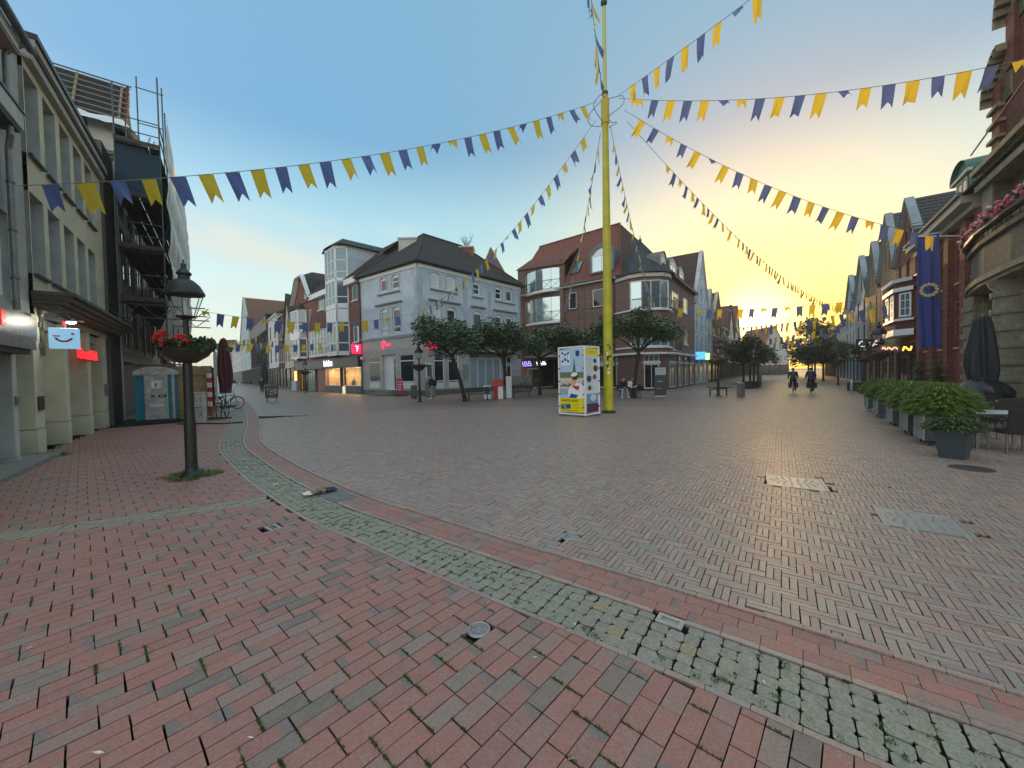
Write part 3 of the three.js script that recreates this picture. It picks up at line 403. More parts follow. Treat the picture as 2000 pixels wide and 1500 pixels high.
// red letters on the wall behind the sign
const u0 = F.u(147, 664), u1 = F.u(189, 668), T = thing('shop_lettering', 'glowing red raised letters under the brown canopy beside the blue sign', 'sign', F.world(u0, 0, 0)), TF = new Face(T, F.world(u0, 0, .02).filter((_, i) => i !== 1), F.world(u1, 0, .02).filter((_, i) => i !== 1));
const rl = glow(1, .02, .03, .9), hh = .30, base = 2.42; let x = .02; const wL = TF.len / 8.5;
for (const ch of 'ReiseWelt'.slice(0, 8)) { const m = new MB(), t = wL * .24, w = wL * .86, y = base; const H = 'RWlt'.includes(ch) ? hh : hh * .72; m.box(x, y, 0, x + t, y + H, .06); if (ch === 'R') m.box(x + t, y + H - t, 0, x + w, y + H, .06).box(x + t, y + H * .45, 0, x + w, y + H * .45 + t, .06).box(x + w - t, y + H * .45 + t, 0, x + w, y + H - t, .06).bar([x + t, y + H * .5, .03], [x + w, y, .03], t * .5, 5); if (ch === 'e') m.box(x + t, y, 0, x + w, y + t, .06).box(x + t, y + H - t, 0, x + w, y + H, .06).box(x + t, y + H * .42, 0, x + w, y + H * .42 + t * .8, .06).box(x + w - t, y + H * .42, 0, x + w, y + H - t, .058); if (ch === 's') m.box(x + t, y, 0, x + w, y + t, .06).box(x + t, y + H - t, 0, x + w, y + H, .06).box(x + t, y + H * .42, 0, x + w, y + H * .42 + t, .06).box(x + w - t, y, 0, x + w, y + H * .5, .058); if (ch === 'W') m.box(x + w - t, y, 0, x + w, y + H, .06).box(x + w / 2 - t / 2, y, 0, x + w / 2 + t / 2, y + H * .7, .06).box(x + t, y, 0, x + w - t, y + t, .058); if (ch === 't' || ch === 'l') m.box(x + t, y, 0, x + w * .6, y + t, .06); TF.build(m, 'letter', rl); x += ch === 'i' || ch === 'l' ? wL * .55 : wL; }
TF.box('letter_rail', mat(.4, .03, .03), 0, TF.len, base - .04, base - .005, -.01, .02);
}
{
// grey neighbour at the very edge of the picture
const b = thing('commercial_building', 'grey rendered building with metal shop fascia at the left edge', 'building', [LP(-4)[0], 0, LP(-4)[1]]), F = new Face(b, LP(-7.5), LP(-.32)), L = F.len;
F.wall([[0, 2.9], [L, 2.9], [L, 9.2], [0, 9.2]], [[L - 2.2, L - .95, 3.5, 5.3], [L - 4.6, L - 3.2, 3.5, 5.3]], greyPl, { w: -.06, depth: .2 });
for (const h of [[L - 2.2, L - .95, 3.5, 5.3], [L - 4.6, L - 3.2, 3.5, 5.3]]) F.window(h, { w: -.06, depth: .16, rows: [.7], pane: MAT.paneSky });
F.box('fascia', metalBand, 0, L - 1.15, 2.40, 2.66, -.1, .30); F.box('fascia', metalBand, 0, L - .1, 2.665, 3.2, -.1, .06); F.box('fascia', MAT.dark, 0, L - 1.25, 2.30, 2.395, -.1, .24);
const p0 = F.u(32, 890), p1 = F.u(41, 890); F.build(new MB().box(p0, 0, -.55, p1, .14, .02).rbox(p0, .142, -.55, p1, 2.3, .0, .015), 'pillar', mat(.62, .62, .58, { t: 'plaster' })); F.box('pillar', greyPl, p0 - 3.2, p0 - 3.0, 0, 2.5, -.5, 0);
F.window([p0 - 2.98, p0 - .02, .05, 2.48], { cols: 3, m: metalBand, pane: MAT.paneMid, depth: .6, fw: .06, name: 'shop_window' });
F.box('wall', greyPl, p1 + .005, L, 0, 2.49, -.9, -.30); F.box('doorbell', metalBand, p0 + .05, p1 - .04, 1.25, 1.42, 0, .03);
F.build(new MB().box(0, 8.62, -.5, L - 1.2, 8.74, .30).box(0, 8.743, .22, L - 1.2, 8.84, .32), 'eave_board', mat(.66, .70, .68, { t: 'plaster' })); F.build(new MB().bar([0, 8.86, .40], [L - 1.0, 8.86, .40], .075, 12), 'gutter_pipe', MAT.zinc);
F.box('soffit', mat(.30, .22, .19), 0, L - 1.2, 8.57, 8.617, -.2, .28);
F.build(new MB().prism([[0, 9.2], [L, 9.2], [L, 9.35], [0, 9.35]], -8.3, -.02), 'roof', MAT.dark);
const dp = L - 1.15; F.build(new MB().path([[dp, 3.25, .06], [dp, 6.6, .06], [dp - .1, 6.85, .12], [dp - .12, 7.1, .12]], .055, 10), 'downpipe', MAT.galv); F.build(new MB().path([[dp - .1, 7.5, .1], [dp - .1, 8.5, .1], [dp - .1, 8.8, .35]], .045, 10), 'downpipe', MAT.galv); for (const y of [3.9, 4.9, 5.9]) F.build(new MB().lathe([[.058, -.02], [.068, -.02], [.068, .02], [.058, .02]], dp, y, .06, 12), 'pipe_clamp', MAT.zinc);
F.build(new MB().rbox(L - 2.7, 7.1, -.05, L - .95, 7.46, .24, .02), 'rainwater_box', mat(.60, .63, .60, { t: 'plaster' })); F.box('coping', MAT.zinc, L - 2.73, L - .92, 7.463, 7.5, -.05, .27); F.box('box_base', MAT.dark, L - 2.6, L - 1.0, 7.03, 7.097, -.05, .2);
F.box('side_wall', greyPl, 0, L, 0, 9.2, -8.4, -8.2); F.box('side_wall', greyPl, 0, .3, 0, 9.2, -8.2, -.1);
const cam = thing('wall_camera', 'small white box lamp on the grey wall above the metal fascia', 'lamp', F.world(L - .9, 3.45, .0)); new MB().rbox(-.05, -.05, -.05, .05, .05, .09, .01).box(-.02, -.1, -.02, .02, -.045, .02).build('housing', MAT.white, cam);
const T = thing('shop_lettering', 'red letters on the metal fascia cut by the left picture edge', 'sign', F.world(L - 1.2, 0, .12)), TF = new Face(T, F.world(L - 3.7, 0, .10).filter((_, i) => i !== 1), F.world(L - 1.85, 0, .10).filter((_, i) => i !== 1)), rl = glow(.75, .02, .02, .5);
for (let i = 0; i < 6; i++) { const x = i * .3, m = new MB(); m.box(x, 2.82, 0, x + .07, 3.12, .05).box(x + .07, 2.82, 0, x + .22, 2.89, .05); if (i % 2) m.box(x + .07, 3.05, 0, x + .22, 3.12, .05).box(x + .07, 2.94, 0, x + .2, 3.01, .05); TF.build(m, 'letter', rl); }
// stone kerb along the foot of the wall
const k = thing('door_step', 'grey stone step at the foot of the grey building', 'step', F.world(L - 3, 0, .2)), KF = new Face(k, F.world(L - 6, 0, .45).filter((_, i) => i !== 1), F.world(L - .5, 0, .45).filter((_, i) => i !== 1)); for (let i = 0; i < 5; i++) KF.build(new MB().rbox(i * 1.1, -.02, -.55, i * 1.1 + 1.09, .09, .0, .012), 'stone', mat(.36, .36, .34, { t: 'dirt', s: 1, bump: 'rough' }));
}
const SCF = {};
{
// building under scaffolding
const U0 = 6.75, b = thing('scaffolded_building', 'brick and white building under renovation with open roof battens behind scaffolding', 'building', [LP(U0)[0], 0, LP(U0)[1]]), F = new Face(b, LP(U0), LP(U0 + 15)), L = F.len, top = 10.8;
const uB = F.u(241, 800, .1), uW = uB + .62, white = mat(.80, .80, .74, { t: 'plaster', s: .5 }), H = [];
for (let i = 0; i < 6; i++) { const u = uW + .35 + i * 2.2; for (const v of [3.25, 6.2, 9.0]) H.push([u, u + 1.5, v, v + (v > 8 ? 1.6 : 2.35)]); }
F.wall([[uW, 3.0], [L, 3.0], [L, top], [uW, top]], H, mat(.62, .60, .50, { t: 'plaster' }), { w: .02, depth: .14 }); for (const h of H) F.window(h, { w: .02, m: MAT.dark, pane: MAT.paneSky, depth: .04, fw: .09, cols: 2 });
// dark brick pier, brick by brick
{ const W = uB - .0, bw = .25, bh = .076, nc = Math.floor(top / bh), R = rng(5), tone = [[.075, .035, .03], [.095, .045, .038], [.06, .03, .028], [.085, .05, .045]].map((c) => mat(...c, { roughness: .8, t: 'dirt' })); F.box('pier', mat(.11, .10, .09), .0, W, 0, top, -.3, .085); let n = 0; const rest = new MB();
const geoFor = {}; for (let c = 0; c < nc; c++) { const off = c % 2 ? -bw / 2 : 0; for (let u = off; u < W - .02; u += bw) { const a = Math.max(.003, u + .005), e = Math.min(W - .003, u + bw - .005); if (e - a < .03) continue; const mb = new MB().box(a, c * bh + .005, .083, e, c * bh + bh - .005, .097 + R() * .004); if (n++ < 290 && c * bh > 0 && c * bh < 9) F.build(mb, 'brick', tone[Math.floor(R() * 4)]); else rest.box(a, c * bh + .005, .083, e, c * bh + bh - .005, .097); } } if (rest.p.length) F.build(rest, 'bricks', tone[0]).userData.kind = 'stuff'; }
F.build(new MB().box(uB + .02, 0, -.1, uB + .30, top, .10).box(uB + .31, 0, -.1, uW - .005, top, .07), 'white_pier', white);
F.box('shopfront', MAT.black, uW, L, 0, 2.98, -.35, -.3); F.box('fascia', mat(.40, .42, .41, { t: 'plaster' }), uW, L, 2.55, 2.995, -.3, .05);
F.box('side_wall', mat(.5, .42, .38, { t: 'brickRed', s: 1 }), 0, L, 0, top, -13, -12.8); F.box('side_wall', MAT.brickD, 0, .25, 0, top, -12.8, -.31); F.box('side_wall', MAT.brickD, L - .25, L, 0, top, -12.8, -.31); F.box('attic_floor', MAT.darkwood, .26, L - .26, top - .2, top, -12.7, -.02);
// roof without its tiles: rafters, battens, dark boards below
const e0 = 3.0, r0 = 5.9, ev = 10.75, rv = 16.2, sl = Math.hypot(r0 - e0, rv - ev), at = (t, w, o = 0) => [lerp(e0, r0, t) - o * (rv - ev) / sl, lerp(ev, rv, t) + o * (r0 - e0) / sl, w];
F.build(new MB().quad(at(0, .1), at(0, -13), at(1, -13), at(1, .1)).quad([r0, rv, .1], [r0, rv, -13], [r0 + 3.2, ev, -13], [r0 + 3.2, ev, .1]).tri([e0, ev, .1], [r0 + 3.2, ev, .1], [r0, rv, .1]).tri([e0, ev, -13], [r0, rv, -13], [r0 + 3.2, ev, -13]), 'roof', mat(.035, .04, .042, { t: 'dirt' }));
for (let k = 0; k < 16; k++) { const t = .02 + k / 15.6; F.build(new MB().bar(at(t, .25, .10), at(t, -12.9, .10), .034, 4), 'batten', mat(.52, .46, .40, { t: 'dirt' })); }
for (let k = 0; k < 7; k++) { const w = -.05 - k * 1.5; F.build(new MB().bar(at(0, w, .05), at(1, w, .05), .06, 4), 'rafter', mat(.55, .43, .27, { t: 'dirt', s: 1 })); }
F.build(new MB().bar(at(1, .3, .16), at(1, -13, .16), .035, 5), 'ridge_rail', MAT.zinc); F.build(new MB().prism([[e0 + .3, ev - .1], [r0 - .1, rv - .7], [r0 - .1, rv + .1], [e0 + .2, ev + .5]], .102, .2), 'gable_edge', mat(.42, .20, .13, { t: 'brickRed', s: 1 }));
{ // chimney under a sheet of plastic
F.build(new MB().box(e0 + .6, ev, -.9, e0 + 1.5, ev + 2.6, -.1), 'chimney', white); const m = new MB(), R = rng(8), N = 10, P = []; for (let i = 0; i <= N; i++) { P.push([]); for (let j = 0; j <= N; j++) { const x = -1.1 + 2.2 * i / N, z = -1.3 + 2.6 * j / N, d = Math.max(Math.abs(x) / .55, Math.abs(z) / .5), y = 2.72 - Math.max(0, d - 1) * .5 - .1 * R() + .12 * Math.sin(i * 1.7) * (d > 1 ? 1 : 0); P[i].push([e0 + 1.0 + x, ev + y, -.5 + z]); } } for (let i = 0; i < N; i++) for (let j = 0; j < N; j++) m.quad(P[i][j], P[i + 1][j], P[i + 1][j + 1], P[i][j + 1]); F.build(m, 'plastic_sheet', mat(.72, .76, .76, { roughness: .35 })); }
// scaffolding
const s = thing('scaffolding', 'galvanised scaffolding wrapped in white sheeting and blue netting round the brick building', 'scaffolding', [LP(U0)[0], 0, LP(U0)[1]]), S = new Face(s, LP(U0), LP(U0 + 15)), us = [.12, 2.7, 5.2, 7.7, 10.2, 12.7], wi = .42, wo = 1.72, lv = [4.85, 6.9, 8.92, 10.95], tm = mat(.15, .18, .20, { roughness: .45, metalness: .5, t: 'dirt' });
SCF.F = S; SCF.wo = wo; SCF.us = us;
us.forEach((u, i) => { for (const w of [wi, wo]) { S.build(new MB().bar([u, w === wo ? 0 : 2.9, w], [u, i < 2 ? (w === wo ? 13.9 : 13.2) : 12.2, w], .027, 8), 'standard', tm); } });
S.build(new MB().bar([2.0, 10.9, .9], [2.0, 14.75, .9], .026, 6).bar([2.0, 10.9, 1.7], [2.0, 14.6, 1.7], .026, 6).bar([2.0, 14.3, .85], [2.0, 14.3, 1.75], .024, 6).bar([2, 12.8, .9], [2, 12.8, 1.7], .024, 6), 'ladder_frame', tm);
for (const v of lv) {
const dk = new MB(); for (let k = 0; k < 4; k++) dk.box(us[0] - .2, v - .05, wi + .02 + k * .325, 12.7, v, wi + .33 + k * .325 - .01); S.build(dk, 'deck', mat(.07, .065, .058, { t: 'dirt', s: 1 }));
S.build(new MB().box(us[0] - .24, v, wi, us[0] - .21, v + .15, wo + .02), 'toe_board', mat(.10, .085, .07, { t: 'dirt', s: 1 }));
const rl = new MB(); for (const h of [.55, 1.05]) rl.bar([us[0], v + h, wi], [us[0], v + h, wo], .022, 6).bar([us[0], v + h, wo], [12.7, v + h, wo], .022, 6); for (const u of us) rl.bar([u, v - .08, wi], [u, v - .08, wo], .024, 6); S.build(rl, 'guard_rail', tm);
}
{ const g = new MB(), v0 = 4.2, v1 = 4.72, w1 = 3.1; for (const u of [us[0] - .1, us[1]]) { g.bar([u, v0, -.1], [u, v0, w1], .024, 6).bar([u, v1, -.1], [u, v1, w1 - .12], .024, 6); for (let k = 0; k < 6; k++) { const a = -.1 + k * .53; g.bar([u, k % 2 ? v0 : v1, a], [u, k % 2 ? v1 : v0, a + .53], .018, 5); } } S.build(g, 'lattice_girder', tm); }
for (const i of [0, 1, 2]) S.build(new MB().bar([us[i], 6.95, wo - .03], [us[i + 1], 8.85, wo - .03], .02, 6).bar([us[i], 4.9, wo - .05], [us[i + 1], 6.85, wo - .05], .02, 6), 'brace', tm);
S.build(new MB().bar([us[0] + .3, 8.95, .7], [us[0] + 1.0, 11.9, 1.35], .03, 5).bar([us[0] + .6, 8.95, .8], [us[0] + 1.3, 11.9, 1.45], .03, 5), 'ladder', MAT.steel);
const sheet = (name, m, f, nu, nv) => { const mb = new MB(), P = []; for (let i = 0; i <= nu; i++) { P.push([]); for (let j = 0; j <= nv; j++) P[i].push(f(i / nu, j / nv)); } for (let i = 0; i < nu; i++) for (let j = 0; j < nv; j++) mb.quad(P[i][j], P[i + 1][j], P[i + 1][j + 1], P[i][j + 1]); return S.build(mb, name, m); };
const tarp = mat(.70, .71, .68, { roughness: .55, transmission: .45, thickness: 0, t: 'dirt', s: .4 });
sheet('sheeting', tarp, (a, c) => { const v = lerp(3.3, 12.6 - .4 * Math.sin(a * 7) - a * 1.2, c), k = Math.abs(((v - 4.85) / 2.03) % 1 - .5) * 2; return [lerp(us[0] - .02, 12.8, a), v, wo + .09 + .10 * (1 - k * k) + .09 * fbm(a * 26, v * 1.3, 3)]; }, 70, 44);
const net = mat(.015, .11, .20, { roughness: .9, transmission: .8, thickness: 0 });
sheet('netting', net, (a, c) => [us[0] - .06 + .05 * fbm(a * 5, c * 6, 3), lerp(8.95, 11.05 - .2 * a + .15 * Math.sin(a * 6), c), lerp(wi, wo, a)], 16, 16);
}
// ---------- the corner house and the row to the left of it ----------
const q4 = (zx, zy) => [660 + zx / 4.1675, 440 + zy / 4.1675], q3 = (zx, zy) => [360 + zx / 4.1675, 440 + zy / 4.1675];
const R4 = (F, a, b, c, d, w) => F.rect(...q4(a, b), ...q4(c, d), w), R3 = (F, a, b, c, d, w) => F.rect(...q3(a, b), ...q3(c, d), w);
const ground = (px, z) => { const r = ray(px, 740); return [r.x * z / -r.z, -z]; };
const C0 = ground(820, 33), CL = ground(709, 38.2), CR = ground(1019, 43.2);
const blueWall = mat(.70, .78, .86, { t: 'plaster', s: .25 }), blueTrim = mat(.60, .66, .72, { t: 'plaster', s: .4 }), stone = mat(.62, .60, .56, { t: 'plaster', s: .5 });
{
const b = thing('corner_house', 'pale blue rendered corner house with dark hipped roof and arched windows', 'building', [C0[0], 0, C0[1]]);
const FL = new Face(b, CL, C0), FR = new Face(b, C0, CR), ev = 11.35, gf = 5.28;
const doFace = (F, top, mid, ground_, pil) => {
F.wall([[0, gf], [F.len, gf], [F.len, ev], [0, ev]], [...top.map((h) => h.r), ...mid.map((h) => h.r)], blueWall, { depth: .16 });
F.wall([[0, 0], [F.len, 0], [F.len, gf], [0, gf]], ground_.map((h) => h.r), stone, { depth: .3, w: .02 });
for (const h of [...top, ...mid, ...ground_]) F.window(h.r, { pane: MAT.pane, depth: .10, fw: .11, cols: 1, bw: .09, ...h.o });
for (const h of [...top, ...mid]) { const [u0, u1, v0, v1, rs] = h.r, m = new MB(); const o = arcPts(u0 - .12, u1 + .12, v1 - rs, rs + .12, v1 - rs - .3, 8); m.prism(arcPts(u0 - .13, u1 + .13, v1 - rs, rs + .14, v1 - rs, 8).concat(), .002, .03); F.box('window_surround', blueTrim, u0 - .13, u0 - .005, v0, v1 - rs, .003, .05); F.box('window_surround', blueTrim, u1 + .005, u1 + .13, v0, v1 - rs, .003, .05); const n = 8, ar = new MB(); for (let i = 0; i < n; i++) { const P = (t, e) => [lerp(u0 - .13, u1 + .13, t), v1 - rs + (rs + e) * (1 - (2 * t - 1) ** 2) + e * .4, .05], I = (t) => [lerp(u0, u1, t), v1 - rs + rs * (1 - (2 * t - 1) ** 2), .05]; ar.quad(I(i / n), I((i + 1) / n), P((i + 1) / n, .12), P(i / n, .12)); const dn = (p) => [p[0], p[1], .002]; ar.quad(P(i / n, .12), P((i + 1) / n, .12), dn(P((i + 1) / n, .12)), dn(P(i / n, .12))); } F.build(ar, 'window_arch', blueTrim); }
for (const [u0, u1] of pil) F.build(new MB().box(u0, gf + .12, .003, u1, ev - .02, .07), 'pilaster', blueTrim);
F.build(new MB().box(-.02, gf - .12, .02, F.len + .02, gf + .02, .12).box(-.02, gf + .022, .02, F.len + .02, gf + .1, .17), 'band', blueTrim); F.box('plinth', mat(.24, .235, .22, { t: 'dirt' }), 0, F.len, 0, .42, .022, .06); F.box('eave_board', MAT.white, 0, F.len, ev - .35, ev - .02, .003, .10);
};
const ledge = (F, h, dv = .1, w = .14) => F.box('ledge', mat(.30, .33, .36, { t: 'dirt' }), h[0], h[1], h[2], h[2] + dv, .003, w);
const row = (F, v0, v1, rise, list) => list.map(([a, c, y, o]) => ({ r: [F.u(...q4(a, y)), F.u(...q4(c, y)), v0, v1, rise], o }));
const tl = row(FL, 9.55, 10.82, .16, [[345, 395, 480, { pane: mat(.30, .10, .05, { roughness: .4 }) }], [440, 498, 460, { rows: [.5] }]]), ml = row(FL, 5.62, 7.95, .2, [[350, 410, 780, { rows: [.24], pane: MAT.paneMid }], [447, 508, 780, { rows: [.24] }]]);
const gl = [{ r: R4(FL, 250, 1065, 345, 1318), o: { rows: [.19, .80], pane: MAT.pane } }, { r: R4(FL, 500, 1050, 618, 1322), o: { rows: [.19, .80] } }, { r: R4(FL, 362, 1050, 474, 1330), o: { cols: 1, pane: MAT.white, depth: .28, name: 'door_recess' } }].map((h) => { h.r[2] = Math.max(.3, h.r[2]); h.r[3] = Math.min(3.35, h.r[3]); return h; });
gl[0].r[3] = gl[1].r[3] = 3.65; gl[0].r[2] = gl[1].r[2] = .6; gl[2].r[3] = 3.7; gl[2].r[2] = .45;
doFace(FL, tl, ml, gl, [[FL.len - .42, FL.len]]);
for (const h of [gl[0], gl[1]]) FL.box('panel', MAT.white, h.r[0] + .05, h.r[1] - .05, h.r[2] + .05, h.r[2] + .5, -.13, -.05);
{ const [u0, u1] = gl[2].r; FL.window([lerp(u0, u1, .72), u1 - .04, .46, 3.4], { cols: 1, rows: [.78], pane: MAT.pane, depth: .2, name: 'door' }); for (let i = 0; i < 3; i++) FL.box('step', mat(.36, .36, .34, { t: 'dirt', s: 1 }), u0 - .5 + i * .12, u1 + .25, i * .145, i * .145 + .143, -.2, 1.25 - i * .32); FL.build(new MB().path([[u0 - .45, .0, 1.3], [u0 - .45, .9, 1.3], [u0 + .1, 1.35, .4], [u0 + .6, 1.5, .1]], .022, 8).bar([u0 + .1, 0.3, .4], [u0 + .1, 1.35, .4], .02, 8), 'handrail', MAT.steel); }
ledge(FL, [FL.u(...q4(325, 550)), FL.u(...q4(508, 540)), 9.24]); ledge(FL, [FL.u(...q4(310, 640)), FL.u(...q4(522, 630)), 8.3], .12, .18);
const tr = row(FR, 9.55, 10.82, .16, [[752, 824, 450, { pane: MAT.blind, cols: 1 }], [882, 952, 465, { pane: MAT.blind, cols: 1 }], [1097, 1153, 520, { rows: [.45] }], [1281, 1329, 555, { rows: [.5] }], [1369, 1414, 575, {}]]);
const mr = row(FR, 5.62, 7.95, .2, [[768, 838, 740, { pane: MAT.blind, rows: [.3] }], [886, 958, 740, { rows: [.3] }], [1103, 1172, 760, { rows: [.3], pane: MAT.paneMid }], [1287, 1334, 790, { rows: [.3], pane: MAT.paneMid }], [1371, 1418, 790, { rows: [.3] }]]);
const gr = [[782, 868], [897, 984]].map(([a, c]) => ({ r: [FR.u(...q4(a, 1180)), FR.u(...q4(c, 1180)), .55, 3.7], o: { rows: [.2, .78] } })); gr.push({ r: [FR.u(...q4(1075, 1200)), FR.u(...q4(1328, 1200)), .2, 3.36], o: { cols: 4, pane: mat(.42, .52, .56, { roughness: .15, metalness: .3 }), name: 'shop_window' } }, { r: [FR.u(...q4(1342, 1200)), FR.u(...q4(1415, 1200)), .2, 3.66], o: { cols: 2 } });
doFace(FR, tr, mr, gr, [[.0, .42], ...[[1022, 1048], [1222, 1246]].map(([a, c]) => [FR.u(...q4(a, 700)), FR.u(...q4(c, 700))]), [FR.len - .42, FR.len]]);
for (const h of [gr[0], gr[1]]) { FR.box('panel', MAT.white, h.r[0] + .05, h.r[1] - .05, h.r[2] + .05, h.r[2] + .5, -.13, -.05); FR.box('panel', MAT.paneSky, h.r[0] + .08, h.r[1] - .08, h.r[3] - .55, h.r[3] - .08, -.10, -.075); }
FR.box('canopy', MAT.dark, gr[2].r[0] - .2, gr[3].r[1] + .1, 3.75, 3.95, .0, .7);
for (const [a, c, y, v] of [[750, 970, 535, 9.24], [1090, 1177, 585, 9.24], [1275, 1437, 630, 9.24]]) ledge(FR, [FR.u(...q4(a, y)), FR.u(...q4(c, y)), v]); for (const [a, c, y] of [[735, 992, 620], [1080, 1196, 665], [1264, 1452, 705]]) ledge(FR, [FR.u(...q4(a, y)), FR.u(...q4(c, y)), 8.3], .12, .18);
{ const u = FR.u(...q4(739, 1215)); FR.build(new MB().rbox(u - .35, 1.5, .02, u + .35, 2.75, .12, .02), 'notice_box', MAT.white); FR.box('notice', MAT.paneMid, u - .25, u + .25, 1.6, 2.65, .122, .126); const g = FR.u(...q4(1035, 1220)); FR.box('notice_box', mat(.20, .34, .27), g - .28, g + .28, 1.3, 2.7, .022, .12); }
// closed rear and hipped roof
const dl = FL.d.map((v) => -v), dr = FR.d, cx = CL[0] + CR[0] - C0[0], cz = CL[1] + CR[1] - C0[1]; const FB = new Face(b, CR, [cx, cz]), FB2 = new Face(b, [cx, cz], CL); FB.box('side_wall', blueWall, 0, FB.len, 0, ev, -.2, -.01); FB2.box('side_wall', blueWall, 0, FB2.len, 0, ev, -.2, -.01);
const off = (p, a, c) => [p[0] + dl[0] * a + dr[0] * c - b.position.x, 0, p[1] + dl[1] * a + dr[1] * c - b.position.z], o = .45, lh = 4.2, rh = 15.75, e = ev + .05;
const P = (p, a, c, y) => { const q = off(p, a, c); q[1] = y; return q; }, WL = FL.len, WR = FR.len, A = P(C0, -o, -o, e), B = P(C0, WL + o, -o, e), C = P(C0, WL + o, WR + o, e), D = P(C0, -o, WR + o, e), r0 = P(C0, WL / 2, lh, rh), r1 = P(C0, WL / 2, WR - lh, rh);
tiles(new MB(), D, A, r0, r1, .34, .9, .02); 
const roof = tiles(tiles(tiles(tiles(new MB(), A, D, r1, r0, .33, .26, .022), B, A, r0, r0, .33, .26, .022), C, B, r0, r1, .33, .26, .022), D, C, r1, r1, .33, .26, .022).build('roof', MAT.tileDark, b);
new MB().quad(A, B, C, D).build('soffit', mat(.06, .055, .05), roof); const gt = new MB(); for (const [p, q] of [[A, B], [A, D], [D, C]]) gt.bar([p[0], p[1] + .02, p[2]], [q[0], q[1] + .02, q[2]], .085, 8); gt.build('gutter_pipe', MAT.black, b);
const rg = new MB(); for (const [p, q] of [[r0, r1], [A, r0], [B, r0], [D, r1]]) { const n = 26; for (let i = 0; i < n; i++) { const s = (t) => [lerp(p[0], q[0], t), lerp(p[1], q[1], t) + .07, lerp(p[2], q[2], t)]; rg.bar(s(i / n), s((i + .98) / n), .10, 6, .085); } } rg.build('ridge_tiles', mat(.085, .07, .055, { t: 'dirt' }), b);
for (const [px, py, wd, h, m] of [[912, 494, .75, 2.6, MAT.brick], [801, 480, .9, 2.2, stone]]) { const t = px > 900 ? .93 : -.25, q = [lerp(r0[0], r1[0], t), 0, lerp(r0[2], r1[2], t)], wz = q[2] + b.position.z, r = ray(px, py), k = (wz - (px > 900 ? 0 : 1)) / r.z, x = r.x * k - b.position.x, y = EYE + r.y * k; const z = r.z * k - b.position.z; const ch = new MB().box(x - wd, y - h, z - wd, x + wd, y + .35, z + wd).build('chimney', m, b); new MB().box(x - wd - .08, y + .353, z - wd - .08, x + wd + .08, y + .5, z + wd + .08).build('chimney_cap', stone, ch); if (px > 900) { const tw = new MB(), R = rng(4); for (let i = 0; i < 26; i++) { const a = R() * 6.3, l = .5 + R() * .9; tw.bar([x, y + .45, z], [x + Math.cos(a) * l * .6, y + .5 + l, z + Math.sin(a) * l * .6], .012, 3); for (let k2 = 0; k2 < 3; k2++) tw.ball(x + Math.cos(a) * l * (.3 + .15 * k2), y + .5 + l * (.5 + .25 * k2), z + Math.sin(a) * l * (.3 + .15 * k2), .05, 1, .5, 1, 5); } tw.build('weeds', MAT.leafD, ch); } }
FR.build(new MB().path([[FR.len - .12, .3, .12], [FR.len - .12, ev - .7, .12], [FR.len + .05, ev - .1, .42]], .055, 8), 'downpipe', MAT.galv); FL.build(new MB().path([[.05, .3, .12], [.05, ev - .5, .12], [.05, ev - .05, .42]], .05, 8), 'downpipe', MAT.black);
// signs
const pink = glow(1, .06, .16, .9), uS = FL.u(...q4(408, 985)), sg = thing('shop_lettering', 'pink glowing script lettering on the corner house above the white door', 'sign', FL.world(uS, 0, .05)), SF = new Face(sg, FL.world(uS - .9, 0, .08).filter((_, i) => i !== 1), FL.world(uS + .9, 0, .08).filter((_, i) => i !== 1));
SF.build(new MB().tube([[-.02, 4.43, 0], [.18, 4.6, 0], [.12, 4.87, 0], [.30, 4.95, 0], [.52, 4.83, 0], [.45, 4.6, 0], [.28, 4.51, 0], [.24, 4.2, 0]], .07, 6, 40), 'letter', pink); SF.build(new MB().tube([[.62, 4.5, 0], [.66, 4.7, 0], [.76, 4.67, 0], [.76, 4.47, 0]], .05, 6, 16), 'letter', pink); SF.build(new MB().tube([[.88, 4.65, 0], [.90, 4.49, 0], [1.02, 4.49, 0], [1.05, 4.65, 0]], .05, 6, 16), 'letter', pink); SF.build(new MB().tube([[1.16, 4.49, 0], [1.18, 4.65, 0], [1.30, 4.65, 0], [1.32, 4.47, 0]], .05, 6, 16), 'letter', pink);
const blade = (name, lab, F, u, v, sz, glyph) => { const t = thing('blade_sign', lab, 'sign', F.world(u, 0, .05)); const d = F.n, M = new THREE.Matrix4().makeBasis(V(d[0], 0, d[1]), V(0, 1, 0), V(-d[1], 0, d[0])).setPosition(0, 0, 0); new MB().rbox(.12, v - sz / 2, -.1, .12 + sz, v + sz / 2, .1, .03).bar([-.05, v, 0], [.14, v, 0], .03, 6).build('sign_box', glow(.95, .02, .12, .85), t, M); for (const s of [-1, 1]) { const g = new MB(), x0 = .12 + sz * .3, x1 = .12 + sz * .7; g.box(x0, v + sz * .2, s * .102, x1, v + sz * .3, s * .108).box(.12 + sz * .45, v - sz * .28, s * .102, .12 + sz * .55, v + sz * .2, s * .108).box(x0, v - sz * .02, s * .102, .12 + sz * .4, v + sz * .08, s * .108); g.build('emblem', glow(1, .75, .8, 1.2), t, M); } return t; };
blade('b', 'pink lit box sign at the seam between brick house and blue corner house', FL, .05, FL.v(...q4(180, 1010)), .95); blade('b', 'pink lit box sign on the right side of the corner house behind the tree', FR, FR.u(...q4(745, 985)), 4.45, .85);
